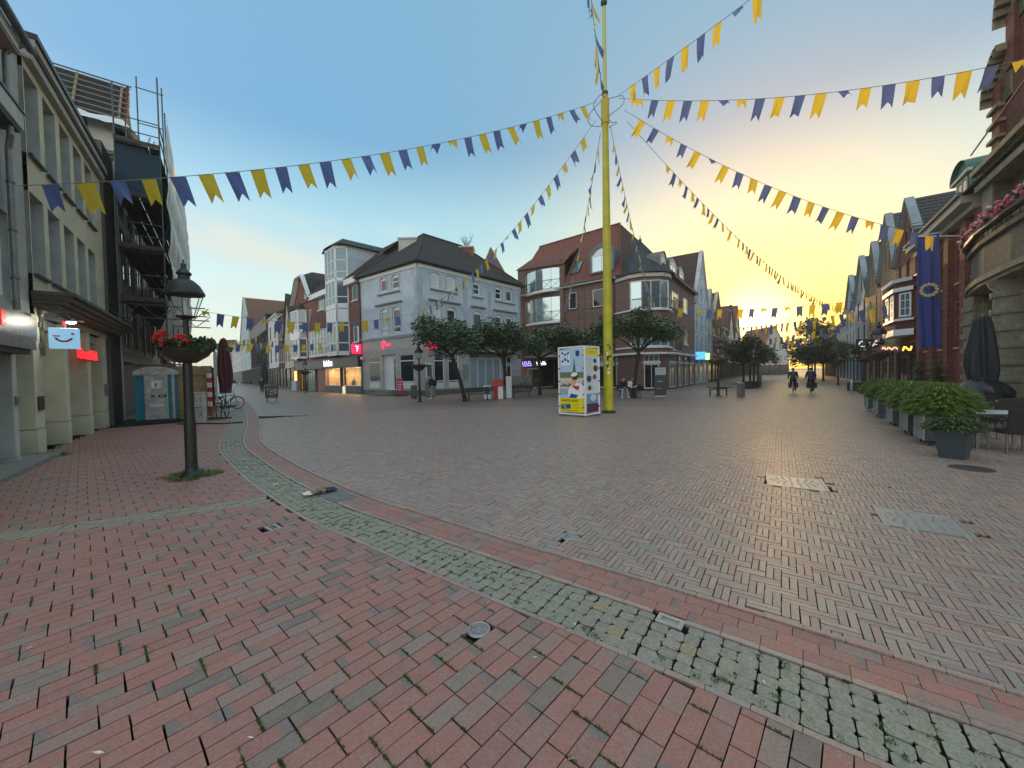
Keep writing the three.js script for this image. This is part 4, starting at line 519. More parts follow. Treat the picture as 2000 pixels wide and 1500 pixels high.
const wl = thing('wall_lamp', 'white globe wall lamp at the left edge of the blue corner house', 'lamp', FL.world(.22, FL.v(...q4(212, 1085)), .2)); new MB().ball(0, 0, 0, .17, 1, 1, 1, 12).build('globe', MAT.white, wl); new MB().bar([0, .16, 0], [0, .26, 0], .05, 8).build('bracket', MAT.black, wl);
}
{
// brick house with white bays, and its neighbours down the street
const A0 = ground(706, 38.6), A1 = ground(576, 53.0);
const b = thing('brick_house', 'brick house with glazed white bays, dark mansard roof and a lit shop below', 'building', [A0[0], 0, A0[1]]), F = new Face(b, A1, A0), L = F.len, gf = F.v(...q3(1250, 1160)), ev = 11.25;
const u = (zx, zy = 700) => F.u(...q3(zx, zy)), v = (zx, zy) => F.v(...q3(zx, zy)), ug = u(1042), ug0 = u(905);
const H = [R3(F, 1362, 485, 1408, 612), R3(F, 1374, 820, 1420, 950), R3(F, 1086, 575, 1140, 688), R3(F, 1142, 565, 1195, 682), R3(F, 1010, 685, 1038, 800), R3(F, 1017, 915, 1044, 1022)];
F.wall([[ug0, gf], [L, gf], [L, ev], [ug0, ev]], H, MAT.brick, { depth: .14 }); H.forEach((h, i) => F.window(h, { cols: i > 1 && i < 4 ? 2 : 1, pane: i % 2 ? MAT.paneSky : MAT.paneMid, sill: MAT.white, depth: .1, fw: .09 }));
F.box('eave_board', MAT.white, ug, L, ev - .1, ev + .55, -.1, .42);
// main roof
const mp = (uu, vv, w) => F.local(uu, vv, w), rt = 16.3, mred = mat(.085, .045, .036, { t: 'dirt', s: .6 }); tiles(tiles(new MB(), mp(ug - .2, ev + .5, .45), mp(L + .1, ev + .5, .45), mp(L + .1, rt, -4.5), mp(ug - .2, rt, -4.5), .34, .27, .025), mp(L + .1, ev + .5, -10.8), mp(ug - .2, ev + .5, -10.8), mp(ug - .2, rt, -4.5), mp(L + .1, rt, -4.5), .34, .27, .025).build('roof', mred, b);
F.box('side_wall', MAT.brick, ug0, L, 0, ev, -11, -10.8); F.box('side_wall', MAT.brick, ug0, ug0 + .2, 0, ev, -10.8, -.02); F.box('side_wall', MAT.brick, L - .2, L - .005, 0, ev, -10.8, -.05); F.box('attic_floor', MAT.darkwood, ug0, L, ev - .2, ev - .11, -10.8, -.16);
{ const g = [u(1130, 400), u(1203, 400)], w = -1.4, y0 = F.v(...q3(1165, 425), w), y1 = F.v(...q3(1165, 345), w); F.build(new MB().box(g[0] - .4, y0 - 1.2, w - 3, g[1] + 3.0, y1 + .25, w), 'dormer', MAT.tileDark); F.window([g[0], g[1] + 2.2, y0, y1], { w: w + .04, depth: .03, pane: MAT.paneMid, m: MAT.dark, cols: 1 }); F.box('dormer_roof', MAT.tileDark, g[0] - .6, g[1] + 3.1, y1 + .253, y1 + .5, w - 3.2, w + .4); }
// gabled wing
{ const w = .12, a = ug0, c = ug, m = (a + c) / 2, gt = v(985, 430), ge = Math.max(ev + .6, v(1040, 575)); const hole = R3(F, 976, 490, 1008, 600); F.wall([[a, ev + .02], [c, ev + .02], [c, ge], [m + .9, gt], [m - .9, gt], [a, ge]], [hole], MAT.brick, { w, depth: .1 }); F.window(hole, { w, pane: MAT.paneSky, cols: 2 });
const vg = new MB(); for (const [p, q] of [[[a - .1, ge - .5], [m - .95, gt + .1]], [[m - .95, gt + .1], [m + .95, gt + .1]], [[m + .95, gt + .1], [c + .1, ge - .5]]]) { const dx = q[0] - p[0], dy = q[1] - p[1], l = Math.hypot(dx, dy), nx = -dy / l * .28, ny = dx / l * .28; vg.prism([[p[0], p[1]], [q[0], q[1]], [q[0] + nx, q[1] + ny], [p[0] + nx, p[1] + ny]], w + .02, w + .5); } F.build(vg, 'verge', MAT.white);
const rr = gt + .1 + .95 * (gt - ge) / Math.max(.5, (c - a) / 2 - .95), rf = w - 1.3, rm = mat(.06, .05, .045, { t: 'dirt', s: .6 }), rg = new MB(); for (const s of [1, -1]) { const e = s > 0 ? c + .3 : a - .3, y = ge - .5; tiles(rg, mp(e, y, s > 0 ? w + .6 : -6), mp(e, y, s > 0 ? -6 : w + .6), mp(m + s * .95, gt + .15, s > 0 ? -6 : w + .6), mp(m + s * .95, gt + .15, s > 0 ? w + .6 : -6), .34, .27, .025); rg.quad(mp(m + s * .95, gt + .15, w + .6), mp(m + s * .95, gt + .15, -6), mp(m, rr, -6), mp(m, rr, rf)); } rg.tri(mp(m - .95, gt + .15, w + .6), mp(m + .95, gt + .15, w + .6), mp(m, rr, rf)).build('roof', rm, b); }
// glazed bays
const bay = (name, u0, u1, v0, v1, w, rows, cols, dz = .5) => { const p = [[u0, 0], [u0 + dz, w], [u1 - dz, w], [u1, 0]], fr = new MB(), pa = new MB(); for (let s = 0; s < 3; s++) { const [x0, z0] = p[s], [x1, z1] = p[s + 1], l = Math.hypot(x1 - x0, z1 - z0), M = (t, vv, o = 0) => { const nx = -(z1 - z0) / l, nz = (x1 - x0) / l; return [lerp(x0, x1, t) + nx * o * 1, vv, lerp(z0, z1, t) + nz * o]; }; pa.quad(M(0, v0), M(1, v0), M(1, v1), M(0, v1)); const nc = s === 1 ? cols : 1, th = .05; const strip = (t0, t1, y0, y1) => { fr.quad(M(t0, y0, .04), M(t1, y0, .04), M(t1, y1, .04), M(t0, y1, .04)).quad(M(t0, y1, .04), M(t1, y1, .04), M(t1, y1, 0), M(t0, y1, 0)).quad(M(t0, y0, 0), M(t1, y0, 0), M(t1, y0, .04), M(t0, y0, .04)).quad(M(t0, y0, 0), M(t0, y0, .04), M(t0, y1, .04), M(t0, y1, 0)).quad(M(t1, y0, .04), M(t1, y0, 0), M(t1, y1, 0), M(t1, y1, .04)); }; for (let i = 0; i <= nc; i++) { const t = i / nc, k = (i === 0 || i === nc ? .12 : .07) / l; strip(Math.max(0, t - k), Math.min(1, t + k), v0, v1); } for (const [y, hgt] of rows) strip(0, 1, y, y + hgt); } const pn = F.build(pa, 'bay_pane', MAT.paneMid); const f = F.build(fr, name, MAT.white); return pn; };
const T0 = u(1208, 600), T1 = u(1342, 700), tv = v(1330, 1060), tt = v(1240, 215);
bay('stair_tower', T0, T1, tv, tt, 1.0, [[tv, .45], [v(1290, 970), .12], [v(1290, 830) , .12], [v(1290, 800), 1.35], [v(1290, 690), .5], [v(1270, 610), .1], [v(1270, 480), .3], [v(1250, 420), .1], [v(1250, 330), .1], [tt - .3, .3]], 3, .75);
F.box('tower_side', mat(.66, .72, .78, { t: 'plaster' }), T0 + .02, T1 - .02, ev, tt, -5, -.01); { const m = (T0 + T1) / 2, q = mp, rr = tt + 1.35; new MB().tri(q(T0 - .4, tt, .9), q(m - .6, tt, 1.35), q(m, rr, -.4)).tri(q(m - .6, tt, 1.35), q(m + .6, tt, 1.35), q(m, rr, -.4)).tri(q(m + .6, tt, 1.35), q(T1 + .4, tt, .9), q(m, rr, -.4)).tri(q(T1 + .4, tt, .9), q(T1 + .4, tt, 0), q(m, rr, -.4)).tri(q(T0 - .4, tt, 0), q(T0 - .4, tt, .9), q(m, rr, -.4)).quad(q(T1 + .4, tt, 0), q(T1 + .4, tt, -5), q(m, rr, -5), q(m, rr, -.4)).quad(q(T0 - .4, tt, -5), q(T0 - .4, tt, 0), q(m, rr, -.4), q(m, rr, -5)).quad(q(T0 - .4, tt - .01, .9), q(T1 + .4, tt - .01, .9), q(T1 + .4, tt - .01, -5), q(T0 - .4, tt - .01, -5)).build('tower_roof', mat(.035, .055, .045, { t: 'dirt' }), b); }
const B0 = u(1050, 960), B1 = T0 - .1, bv0 = v(1130, 1068), bv1 = v(1130, 850); bay('bay_window', B0, B1, bv0, bv1, .55, [[bv0, .18], [lerp(bv0, bv1, .34), .09], [lerp(bv0, bv1, .67), .09], [bv1 - .14, .14]], 6, .2);
{ const q = (uu, vv, w) => F.local(uu, vv, w), y1 = v(1130, 700); tiles(new MB(), q(B0 - .1, bv1, .75), q(B1 + .05, bv1, .75), q(B1, y1, .03), q(B0, y1, .03), .3, .24, .02).build('bay_roof', mat(.26, .10, .075, { t: 'dirt' }), b); F.build(new MB().box(B0, bv0 - .12, 0, B1, bv0 - .005, .5), 'bay_floor', MAT.zinc); }
const E0 = u(907, 900), E1 = u(1000, 900); for (const [a, c, n] of [[1090, 925, 0], [875, 700, 1]]) { const y0 = v(950, a), y1 = v(950, c); bay('bay_window', E0, E1, y0, y1, .8, [[y0, .25], [lerp(y0, y1, .3), .1], [y1 - .2, .2]], 3, .7); } { const y0 = v(950, 925), y1 = v(950, 875); F.build(new MB().box(E0 + .3, y0 + .01, 0, E1 - .3, y1 - .01, .8), 'bay_panel', MAT.white); const q = (uu, vv, w) => F.local(uu, vv, w), y2 = v(950, 700); new MB().quad(q(E0 - .1, y2, .1), q(E0 + .5, y2, .95), q(E1 - .5, y2, .95), q((E0 + E1) / 2, y2 + 1.3, .05)).tri(q(E1 - .5, y2, .95), q(E1 + .1, y2, .1), q((E0 + E1) / 2, y2 + 1.3, .05)).build('bay_roof', MAT.tileDark, b); }
// ground floor: fascia, lit shop window, door
const fb = v(1250, 1160), ft = v(1250, 1085); F.box('fascia', mat(.045, .055, .065, { roughness: .4 }), ug0, L, fb, ft, .0, .35); F.box('fascia_edge', MAT.zinc, ug0, L, ft + .002, ft + .07, -.0, .45);
const S0 = u(1150, 1240), S1 = u(1270, 1240), S2 = u(1295, 1240), S3 = L - .05, D0 = u(1005, 1250), bs = v(1220, 1305);
const glassW = (a, c, y0, y1, n) => F.window([a, c, y0, y1], { cols: n, pane: MAT.glass, m: MAT.white, depth: .05, fw: .06, name: 'shop_window' }); glassW(S0, S1, bs, fb - .02, 3); glassW(S2, S3, bs, fb - .02, 3);
F.box('plinth', mat(.11, .12, .12), S0, S3, 0, bs - .004, -.1, .02); F.box('pier', mat(.12, .05, .035, { t: 'brickRed', s: 1 }), S1, S2, bs, fb, -.3, .03); F.box('pier', mat(.22, .06, .03, { roughness: .5 }), u(1090, 1240), S0 - .005, 0, fb, -.4, .01); F.box('pier', MAT.brickD, u(1060, 1240), u(1088, 1240), 0, fb, -.6, -.05);
F.window([D0, u(1058, 1240), .05, fb - .03], { cols: 3, pane: MAT.paneMid, m: MAT.galv, depth: .1, name: 'door' });
const o0 = u(868, 1230), o1 = u(932, 1230);
const warm = mat(.75, .56, .30, { roughness: .9 }); F.build(new MB().quad([S0, .05, -2.2], [S3, .05, -2.2], [S3, fb, -2.2], [S0, fb, -2.2]).quad([S0 - .1, .05, -2.2], [S0 - .1, .05, -.1], [S0 - .1, fb, -.1], [S0 - .1, fb, -2.2].slice()).quad([S0, .3, -.1], [S3, .3, -.1], [S3, .3, -2.2], [S0, .3, -2.2]).quad([S0, fb, -2.2], [S3, fb, -2.2], [S3, fb, -.05], [S0, fb, -.05]), 'shop_interior', warm);
{ const R = rng(3); for (let i = 0; i < 14; i++) { const x = lerp(S0 + .2, S3 - .4, i / 13), z = -.7 - R() * 1.0, h2 = .4 + R() * .8; F.build(new MB().box(x - .15, .3, z - .15, x + .15, bs + h2 * .6, z + .15).bar([x, bs + h2 * .6, z], [x, bs + h2, z], .05, 6), 'display_stand', [MAT.black, warm, MAT.darkwood, MAT.white][i % 4]); } }
for (const [a, c] of [[S0 + .2, S1 - .1], [S2 + .2, S3 - .2]]) { const w = c - a, l = new THREE.RectAreaLight(new THREE.Color().setRGB(1, .66, .26), 9, w, .5); l.position.set(...F.world((a + c) / 2, fb - .08, -.9)); l.lookAt(...F.world((a + c) / 2, 0, -1.1)); scene.add(l); F.box('lamp_panel', glow(1, .72, .34, 2.0), a, c, fb - .05, fb - .01, -1.15, -.65); }
{ const t = thing('shop_lettering', 'white glowing letters on the dark fascia of the brick house', 'sign', F.world(u(1165, 1130), 0, .36)), x0 = u(1163, 1130), x1 = u(1232, 1130), TF = new Face(t, F.world(x0, 0, .37).filter((_, i) => i !== 1), F.world(x1, 0, .37).filter((_, i) => i !== 1)), wl = TF.len / 7, y = lerp(fb, ft, .22), H2 = (ft - fb) * .5, gm = glow(1, .98, .92, 1.3); 'telekom'.split('').forEach((ch, i) => { const m = new MB(), x = i * wl, w = wl * .8, s = wl * .2; const tall = 'tlk'.includes(ch) ? H2 * 1.35 : H2; if ('tlk'.includes(ch)) m.box(x + (ch === 'l' ? w * .35 : w * .1), y, 0, x + (ch === 'l' ? w * .35 : w * .1) + s, y + tall, .04); if (ch === 't') m.box(x, y + H2 * .85, 0, x + w * .8, y + H2 * .85 + s, .042).box(x + w * .1, y, 0, x + w * .7, y + s, .042); if (ch === 'k') m.bar([x + w * .2, y + H2 * .45, .02], [x + w * .85, y + H2, .02], s * .5, 4).bar([x + w * .2, y + H2 * .5, .02], [x + w * .85, y, .02], s * .5, 4); if (ch === 'e' || ch === 'o') { m.box(x, y, 0, x + s, y + H2, .04).box(x + s, y, 0, x + w, y + s, .04).box(x + s, y + H2 - s, 0, x + w, y + H2, .04); m.box(x + w - s, y + (ch === 'e' ? H2 * .45 : s), 0, x + w, y + H2 - s, .041); if (ch === 'e') m.box(x + s, y + H2 * .42, 0, x + w - s, y + H2 * .42 + s * .8, .04); } if (ch === 'm') m.box(x, y, 0, x + s, y + H2, .04).box(x + w * .4, y, 0, x + w * .4 + s, y + H2 - s, .04).box(x + w - s * .7, y, 0, x + w + s * .3, y + H2 - s, .04).box(x + s, y + H2 - s, 0, x + w + s * .3, y + H2, .04); TF.build(m, 'letter', gm); }); }
// left shop of the brick house: a warm lit strip and dark frontage
F.box('shopfront', MAT.black, ug0, D0 - .01, 0, fb, -.5, -.42); F.build(new MB().box(o0, .1, -.41, o1, fb - .05, -.38), 'lit_window', glow(1, .62, .16, .9)); for (let i = 0; i < 3; i++) F.box('mullion', MAT.darkwood, lerp(o0, o1, i / 2) - .06, lerp(o0, o1, i / 2) + .06, .0, fb, -.376, -.3); F.box('cabinet', mat(.34, .36, .36), u(905, 1290), u(945, 1290), 0, v(925, 1265), .1, .5);
}
// ---------- brick corner building, right street, town hall side ----------
const q5 = (zx, zy) => [980 + zx / 3.9476, 420 + zy / 3.9476];
function lift(pts, b) { return pts.map((p) => [p[0] - b.position.x, p[1], p[2] - b.position.z]); }
{
const E0 = ground(1018, 45.15), E1 = ground(1208, 37.0), R0 = ground(1309, 36.4), R1 = ground(1357, 46.0);
const b = thing('brick_building', 'brown brick corner building with red tiled roof, glazed balconies and a round corner turret', 'building', [E1[0], 0, E1[1]]), F = new Face(b, E0, E1), Q = new Face(b, R0, R1), ev = 10.6;
const wallB = mat(1, .97, .95, { t: 'brickBrown', s: 1, roughness: .85 }), u5 = (x, y) => F.u(...q5(x, y)), r5 = (a, c, d, e) => F.rect(...q5(a, c), ...q5(d, e)), s5 = (a, c, d, e) => Q.rect(...q5(a, c), ...q5(d, e));
// main wall
const H = [r5(515, 597, 575, 725), r5(698, 568, 800, 706), r5(706, 852, 808, 1000)], gl = [r5(738, 1160, 912, 1322), [2.85, 5.35, .02, 3.2], [.9, 2.6, .02, 2.3]]; gl[0] = [10.0, 12.1, .15, 2.42];
F.wall([[0, 0], [F.len, 0], [F.len, ev], [0, ev]], [...H, ...gl], wallB, { depth: .14 }); for (const h of H) F.window(h, { cols: h[1] - h[0] > 1.5 ? 2 : 1, pane: h[1] - h[0] > 1.5 ? MAT.paneSky : MAT.pane, sill: MAT.dark, fw: .09 });
F.window(gl[0], { cols: 3, pane: MAT.pane, fw: .12 }); F.box('transom', MAT.white, 9.8, F.len, 2.45, 2.6, .0, .06); F.window([10.0, 12.1, 2.7, 3.2], { cols: 4, pane: MAT.paneMid, w: .1, depth: .1, fw: .05 });
F.window(gl[2], { cols: 1, pane: MAT.pane, fw: .1, name: 'door' }); F.box('passage', MAT.black, gl[1][0], gl[1][1], .02, 3.2, -2.5, -2.4); F.build(new MB().bar([3.6, 0, -1.6], [3.6, 3.1, -1.6], .05, 6).bar([4.2, 0, -1.6], [4.2, 3.1, -1.6], .05, 6).bar([4.8, 0, -1.6], [4.8, 3.1, -1.6], .05, 6), 'gate_bars', MAT.galv); F.box('canopy', mat(.36, .40, .42), .3, 9.6, 3.45, 3.65, .0, .9);
F.build(new MB().box(-.3, ev + .02, -.2, F.len + .1, ev + .2, .42), 'eave_board', mat(.66, .66, .58, { t: 'plaster' })); F.build(new MB().bar([6.1, ev + .26, .5], [F.len + .2, ev + .26, .5], .08, 8), 'gutter_pipe', MAT.zinc);
F.build(new MB().path([[F.len - .3, .2, .1], [F.len - .3, ev - .4, .1], [F.len - .3, ev + .1, .45]], .06, 8), 'downpipe', MAT.black); for (const x of [7.95, 8.65]) F.box('expansion_joint', MAT.black, x - .02, x + .02, 3.7, ev, .001, .01);
// balcony block with two glazed balconies
F.build(new MB().box(.05, 6.0, -.1, .95, 13.9, .35).box(5.85, 6.0, -.1, 6.3, 13.2, .35).box(.955, 13.0, -.1, 5.845, 13.9, .349), 'balcony_frame', wallB); tiles(new MB(), F.local(-.1, 13.6, .55), F.local(6.5, 13.1, .55), F.local(6.5, 15.4, -2.2), F.local(-.1, 15.4, -2.2), .33, .27, .02).build('balcony_roof', MAT.tileRed, b);
for (const [v0, v1] of [[10.75, 13.0], [7.35, 9.9]]) { const N = 5, ptsA = []; for (let i = 0; i <= N; i++) { const t = i / N; ptsA.push([lerp(.98, 5.82, t), .12 + .62 * Math.sin(Math.PI * t)]); } for (let i = 0; i < N; i++) { const [x0, z0] = ptsA[i], [x1, z1] = ptsA[i + 1]; F.build(new MB().quad([x0, v0, z0], [x1, v0, z1], [x1, v1, z1], [x0, v1, z0]), 'balcony_pane', MAT.paneSky); F.build(new MB().bar([x0, v0, z0], [x0, v1, z0], .03, 4), 'mullion', MAT.white); const rl = new MB(), k = .05; rl.bar([x0, v0 + 1.0, z0 + k], [x1, v0 + 1.0, z1 + k], .025, 5).bar([x0, v0 + .1, z0 + k], [x1, v0 + .1, z1 + k], .02, 5).bar([x0, v0 + .1, z0 + k], [x1, v0 + 1, z1 + k], .014, 4).bar([x1, v0 + .1, z1 + k], [x0, v0 + 1, z0 + k], .014, 4).bar([x0, v0 + .1, z0 + k], [x0, v0 + 1, z0 + k], .02, 4); F.build(rl, 'railing', mat(.16, .26, .25, { roughness: .5 })); }
const sl = new MB(); for (let i = 0; i < N; i++) { const [x0, z0] = ptsA[i], [x1, z1] = ptsA[i + 1]; sl.quad([x0, v0 - .25, z0 + .08], [x1, v0 - .25, z1 + .08], [x1, v0, z1 + .08], [x0, v0, z0 + .08]).quad([x0, v0 - .25, 0], [x1, v0 - .25, 0], [x1, v0 - .25, z1 + .08], [x0, v0 - .25, z0 + .08]).quad([x0, v0, z0 + .08], [x1, v0, z1 + .08], [x1, v0, 0], [x0, v0, 0]); } F.build(sl, 'balcony_slab', MAT.white); }
// red roof
const o = .45, rw = -4.5, rv = 17.55, Ea = F.local(-.4, ev + .2, o), Eb = F.local(F.len + .6, ev + .2, o), Ra = F.local(-.4, rv, rw), Rb = F.local(10.4, rv, rw), sR = Q.local(-1.2, ev + .2, o), eR = Q.local(Q.len + .1, ev + .2, o), Rc = Q.local(Q.len + .1, 15.6, -5.2), Rd = [Rb[0], rv, Rb[2]];
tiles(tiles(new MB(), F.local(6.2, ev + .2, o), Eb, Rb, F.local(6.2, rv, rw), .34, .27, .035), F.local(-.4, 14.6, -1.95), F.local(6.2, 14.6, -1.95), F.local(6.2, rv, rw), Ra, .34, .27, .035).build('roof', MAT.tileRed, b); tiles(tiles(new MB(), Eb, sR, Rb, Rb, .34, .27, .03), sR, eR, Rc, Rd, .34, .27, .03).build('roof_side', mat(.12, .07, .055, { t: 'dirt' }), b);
new MB().quad(F.local(-.4, ev + .2, -9.4), F.local(10.4, ev + .2, -9.4), Rb, Ra).tri(Ea, F.local(-.4, ev + .2, -9.4), Ra).quad(Rb, Rc, Q.local(Q.len + .1, ev, -10), F.local(10.4, ev + .2, -9.4)).tri(eR, Q.local(Q.len + .1, ev, -10), Rc).build('roof_rear', MAT.tileRed, b);
{ const rg = new MB(); for (const [p, q] of [[Ra, Rb], [Eb, Rb]]) for (let i = 0; i < 34; i++) { const s = (t) => [lerp(p[0], q[0], t), lerp(p[1], q[1], t) + .05, lerp(p[2], q[2], t)]; rg.bar(s(i / 34), s((i + .98) / 34), .12, 6, .1); } rg.build('ridge_tiles', mat(.28, .09, .06, { t: 'dirt' }), b); }
F.box('side_wall', wallB, 0, 11, 0, ev, -9.6, -9.4); F.box('side_wall', wallB, 0, .2, 0, ev, -9.4, -.01); Q.box('side_wall', wallB, Q.len - .2, Q.len, 0, ev, -9, -.2); F.build(new MB().prism([[-9.4, ev], [-.05, ev], [rw, rv - .1]].map(([x, y]) => [x, y]), 0, .15), 'gable_wall', wallB);
// skylight and arched dormer
{ const m = new MB(), a = (uu, vv) => F.local(uu, vv, lerp(o, rw, (vv - ev - .2) / (rv - ev - .2)) + .16); const [p0, p1, p2, p3] = [a(6.6, 12.2), a(7.7, 12.2), a(7.75, 13.6), a(6.65, 13.6)]; m.quad(p0, p1, p2, p3).build('skylight', MAT.paneMid, b); new MB().bar(p0, p1, .06, 4).bar(p1, p2, .06, 4).bar(p2, p3, .06, 4).bar(p3, p0, .06, 4).build('skylight_frame', MAT.zinc, b); }
{ const u0 = 9.3, u1 = 12.0, v0 = 11.5, w = .12, h = [u0 + .28, u1 - .28, v0 + .15, v0 + 2.35, .6], out = []; out.push([u0, v0], [u1, v0]); for (let i = 0; i <= 8; i++) { const t = i / 8; out.push([lerp(u1, u0, t), v0 + 2.1 + .75 * (1 - (2 * t - 1) ** 2)]); } F.wall(out, [h], MAT.zinc, { w, depth: .1, name: 'dormer_front' }); F.window(h, { w, pane: MAT.paneSky, depth: .08, cols: 2, fw: .08 }); const m = new MB(); for (let i = 2; i < out.length - 1; i++) { const p = out[i], q = out[i + 1]; m.quad([p[0], p[1], w], [q[0], q[1], w], [q[0], q[1], -2.4], [p[0], p[1], -2.4]); } m.quad([u1, v0, w], [u1, v0, -2.4], [u1, v0 + 2.1, -2.4], [u1, v0 + 2.1, w]).quad([u0, v0, -2.4], [u0, v0, w], [u0, v0 + 2.1, w], [u0, v0 + 2.1, -2.4]); F.build(m, 'dormer', MAT.zinc); }
// turret
const P = [E1, [11.05, -35.55], [11.9, -35.0], [13.5, -34.85], [14.4, -35.3], R0], T = P.map(([x, z]) => [x - b.position.x, z - b.position.z]); const tw = new MB(), ring = (v0, v1, m, nm, o2 = 0) => { const mb = new MB(); const c = [2.3, .8]; for (let i = 0; i < T.length - 1; i++) { const f = (p) => { const l = Math.hypot(p[0] - c[0], p[1] - c[1]); return [p[0] + (p[0] - c[0]) / l * o2, p[1] + (p[1] - c[1]) / l * o2]; }, [x0, z0] = f(T[i]), [x1, z1] = f(T[i + 1]); mb.quad([x0, v0, z0], [x1, v0, z1], [x1, v1, z1], [x0, v1, z0]); if (o2) mb.quad([x0, v1, z0], [x1, v1, z1], [T[i + 1][0], v1, T[i + 1][1]], [T[i][0], v1, T[i][1]]).quad([T[i][0], v0, T[i][1]], [T[i + 1][0], v0, T[i + 1][1]], [x1, v0, z1], [x0, v0, z0]); } return mb.build(nm, m, b); };
ring(9.95, 10.55, wallB, 'turret_wall'); ring(6.35, 7.35, wallB, 'turret_wall'); ring(3.25, 3.95, wallB, 'turret_wall'); ring(10.25, 10.58, MAT.offwhite, 'turret_cornice', .22); ring(3.25, 3.42, MAT.white, 'canopy_edge', .55);
{ const c = [2.3, -.7], ap = [12.6 - b.position.x, 14.3, -37.4 - b.position.z], m = new MB(), e = T.map((p) => { const l = Math.hypot(p[0] - c[0], p[1] - c[1]); return [p[0] + (p[0] - c[0]) / l * .45, 10.62, p[1] + (p[1] - c[1]) / l * .45]; }); for (let i = 0; i < e.length - 1; i++) { for (let k = 0; k < 3; k++) { const L2 = (p, q, t) => [lerp(p[0], q[0], t), lerp(p[1], q[1], t), lerp(p[2], q[2], t)]; m.tri(L2(e[i], e[i + 1], k / 3), L2(e[i], e[i + 1], (k + 1) / 3), ap); m.bar(L2(e[i], e[i + 1], k / 3), ap, .025, 4); } } m.tri(e[5], [e[5][0], 10.62, e[5][2] - 3], ap); m.build('turret_roof', mat(.05, .065, .075, { roughness: .5, metalness: .3, t: 'dirt' }), b); new MB().ball(ap[0], ap[1] + .05, ap[2], .16).bar(ap, [ap[0], ap[1] + .5, ap[2]], .04, 6).build('finial', MAT.zinc, b); }
for (const [v0, v1] of [[7.35, 9.95], [3.95, 6.35]]) { for (let i = 0; i < T.length - 1; i++) { const [x0, z0] = T[i], [x1, z1] = T[i + 1], mid = i > 0 && i < 4; if (!mid) { new MB().quad([x0, v0, z0], [x1, v0, z1], [x1, v1, z1], [x0, v1, z0]).build('turret_wall', wallB, b); continue; } new MB().quad([x0, v0, z0], [x1, v0, z1], [x1, v1, z1], [x0, v1, z0]).build('bay_pane', i === 2 ? MAT.paneMid : MAT.paneSky, b); const fr = new MB(); fr.bar([x0, v0, z0], [x0, v1, z0], .07, 4).bar([x1, v0, z1], [x1, v1, z1], .07, 4).bar([x0, v0 + .06, z0], [x1, v0 + .06, z1], .07, 4).bar([x0, v1 - .05, z0], [x1, v1 - .05, z1], .06, 4); if (i === 2) fr.bar([(x0 + x1) / 2, v0, (z0 + z1) / 2], [(x0 + x1) / 2, v1, (z0 + z1) / 2], .05, 4); fr.build('bay_frame', MAT.white, b); }
const N = [1, 2, 3, 4].map((i) => T[i]), rl = new MB(); for (let i = 0; i < 3; i++) { const [x0, z0] = N[i], [x1, z1] = N[i + 1], n = Math.max(3, Math.round(Math.hypot(x1 - x0, z1 - z0) / .13)); const of = .22; rl.bar([x0, v0 + .95, z0 + of], [x1, v0 + .95, z1 + of], .028, 5); for (let k = 0; k <= n; k++) rl.bar([lerp(x0, x1, k / n), v0 + .08, lerp(z0, z1, k / n) + of], [lerp(x0, x1, k / n), v0 + .95, lerp(z0, z1, k / n) + of], .009, 3); } rl.build('railing', mat(.10, .14, .14), b); ring(v0 - .12, v0 - .003, MAT.white, 'bay_ledge', .28); }
// turret ground floor: shop glazing between posts
for (let i = 0; i < T.length - 1; i++) { const Fg = new Face(b, P[i], P[i + 1]); if (Fg.len < 1.2 || i === 0) { Fg.box('pier', wallB, 0, Fg.len, 0, 3.25, -.3, 0); continue; } Fg.window([.12, Fg.len - .12, .12, 2.4], { cols: 2, pane: MAT.pane, fw: .1, depth: .1, name: 'shop_window' }); Fg.window([.12, Fg.len - .12, 2.6, 3.2], { cols: 3, pane: MAT.paneMid, fw: .06, depth: .1 }); Fg.box('transom', MAT.white, 0, Fg.len, 2.42, 2.58, -.1, .03); Fg.box('pier', wallB, -.12, .118, 0, 3.25, -.25, .02); }
// right facade
const Hq = [s5(1256, 562, 1286, 690), s5(1312, 592, 1372, 722), s5(1401, 637, 1440, 760), s5(1322, 872, 1374, 1040), s5(1406, 882, 1436, 1000)].map((h) => [Math.max(.1, h[0]), Math.max(h[0] + .9, h[1]), h[2], h[3]]); Hq[0] = [.25, .75, 7.9, 9.2];
Q.wall([[0, 3.3], [Q.len, 3.3], [Q.len, ev], [0, ev]], Hq, wallB, { depth: .14 }); Hq.forEach((h) => Q.window(h, { cols: h[1] - h[0] > 2 ? 3 : 1, pane: MAT.paneSky, sill: MAT.white, fw: .1 })); for (const h of [Hq[1], Hq[3]]) Q.railing(h[0], h[1], h[2] - .05, h[2] + .95, .15);
Q.box('canopy_edge', MAT.white, -.2, Q.len - 1, 3.3, 3.47, .0, .5); Q.box('eave_board', MAT.dark, 0, Q.len, ev, ev + .2, -.1, .45);
for (let i = 0; i < 4; i++) { const a = .3 + i * 2.9; Q.window([a + .2, a + 2.5, .1, 2.42], { cols: 3, pane: MAT.pane, m: MAT.white, fw: .1, depth: .15, name: 'shop_window' }); Q.window([a + .2, a + 2.5, 2.62, 3.25], { cols: 3, pane: MAT.paneMid, depth: .15 }); Q.box('pier', wallB, a + 2.52, a + 3.08, 0, 3.3, -.2, .02); Q.box('transom', MAT.white, a + .2, a + 2.5, 2.45, 2.6, -.15, .03); }
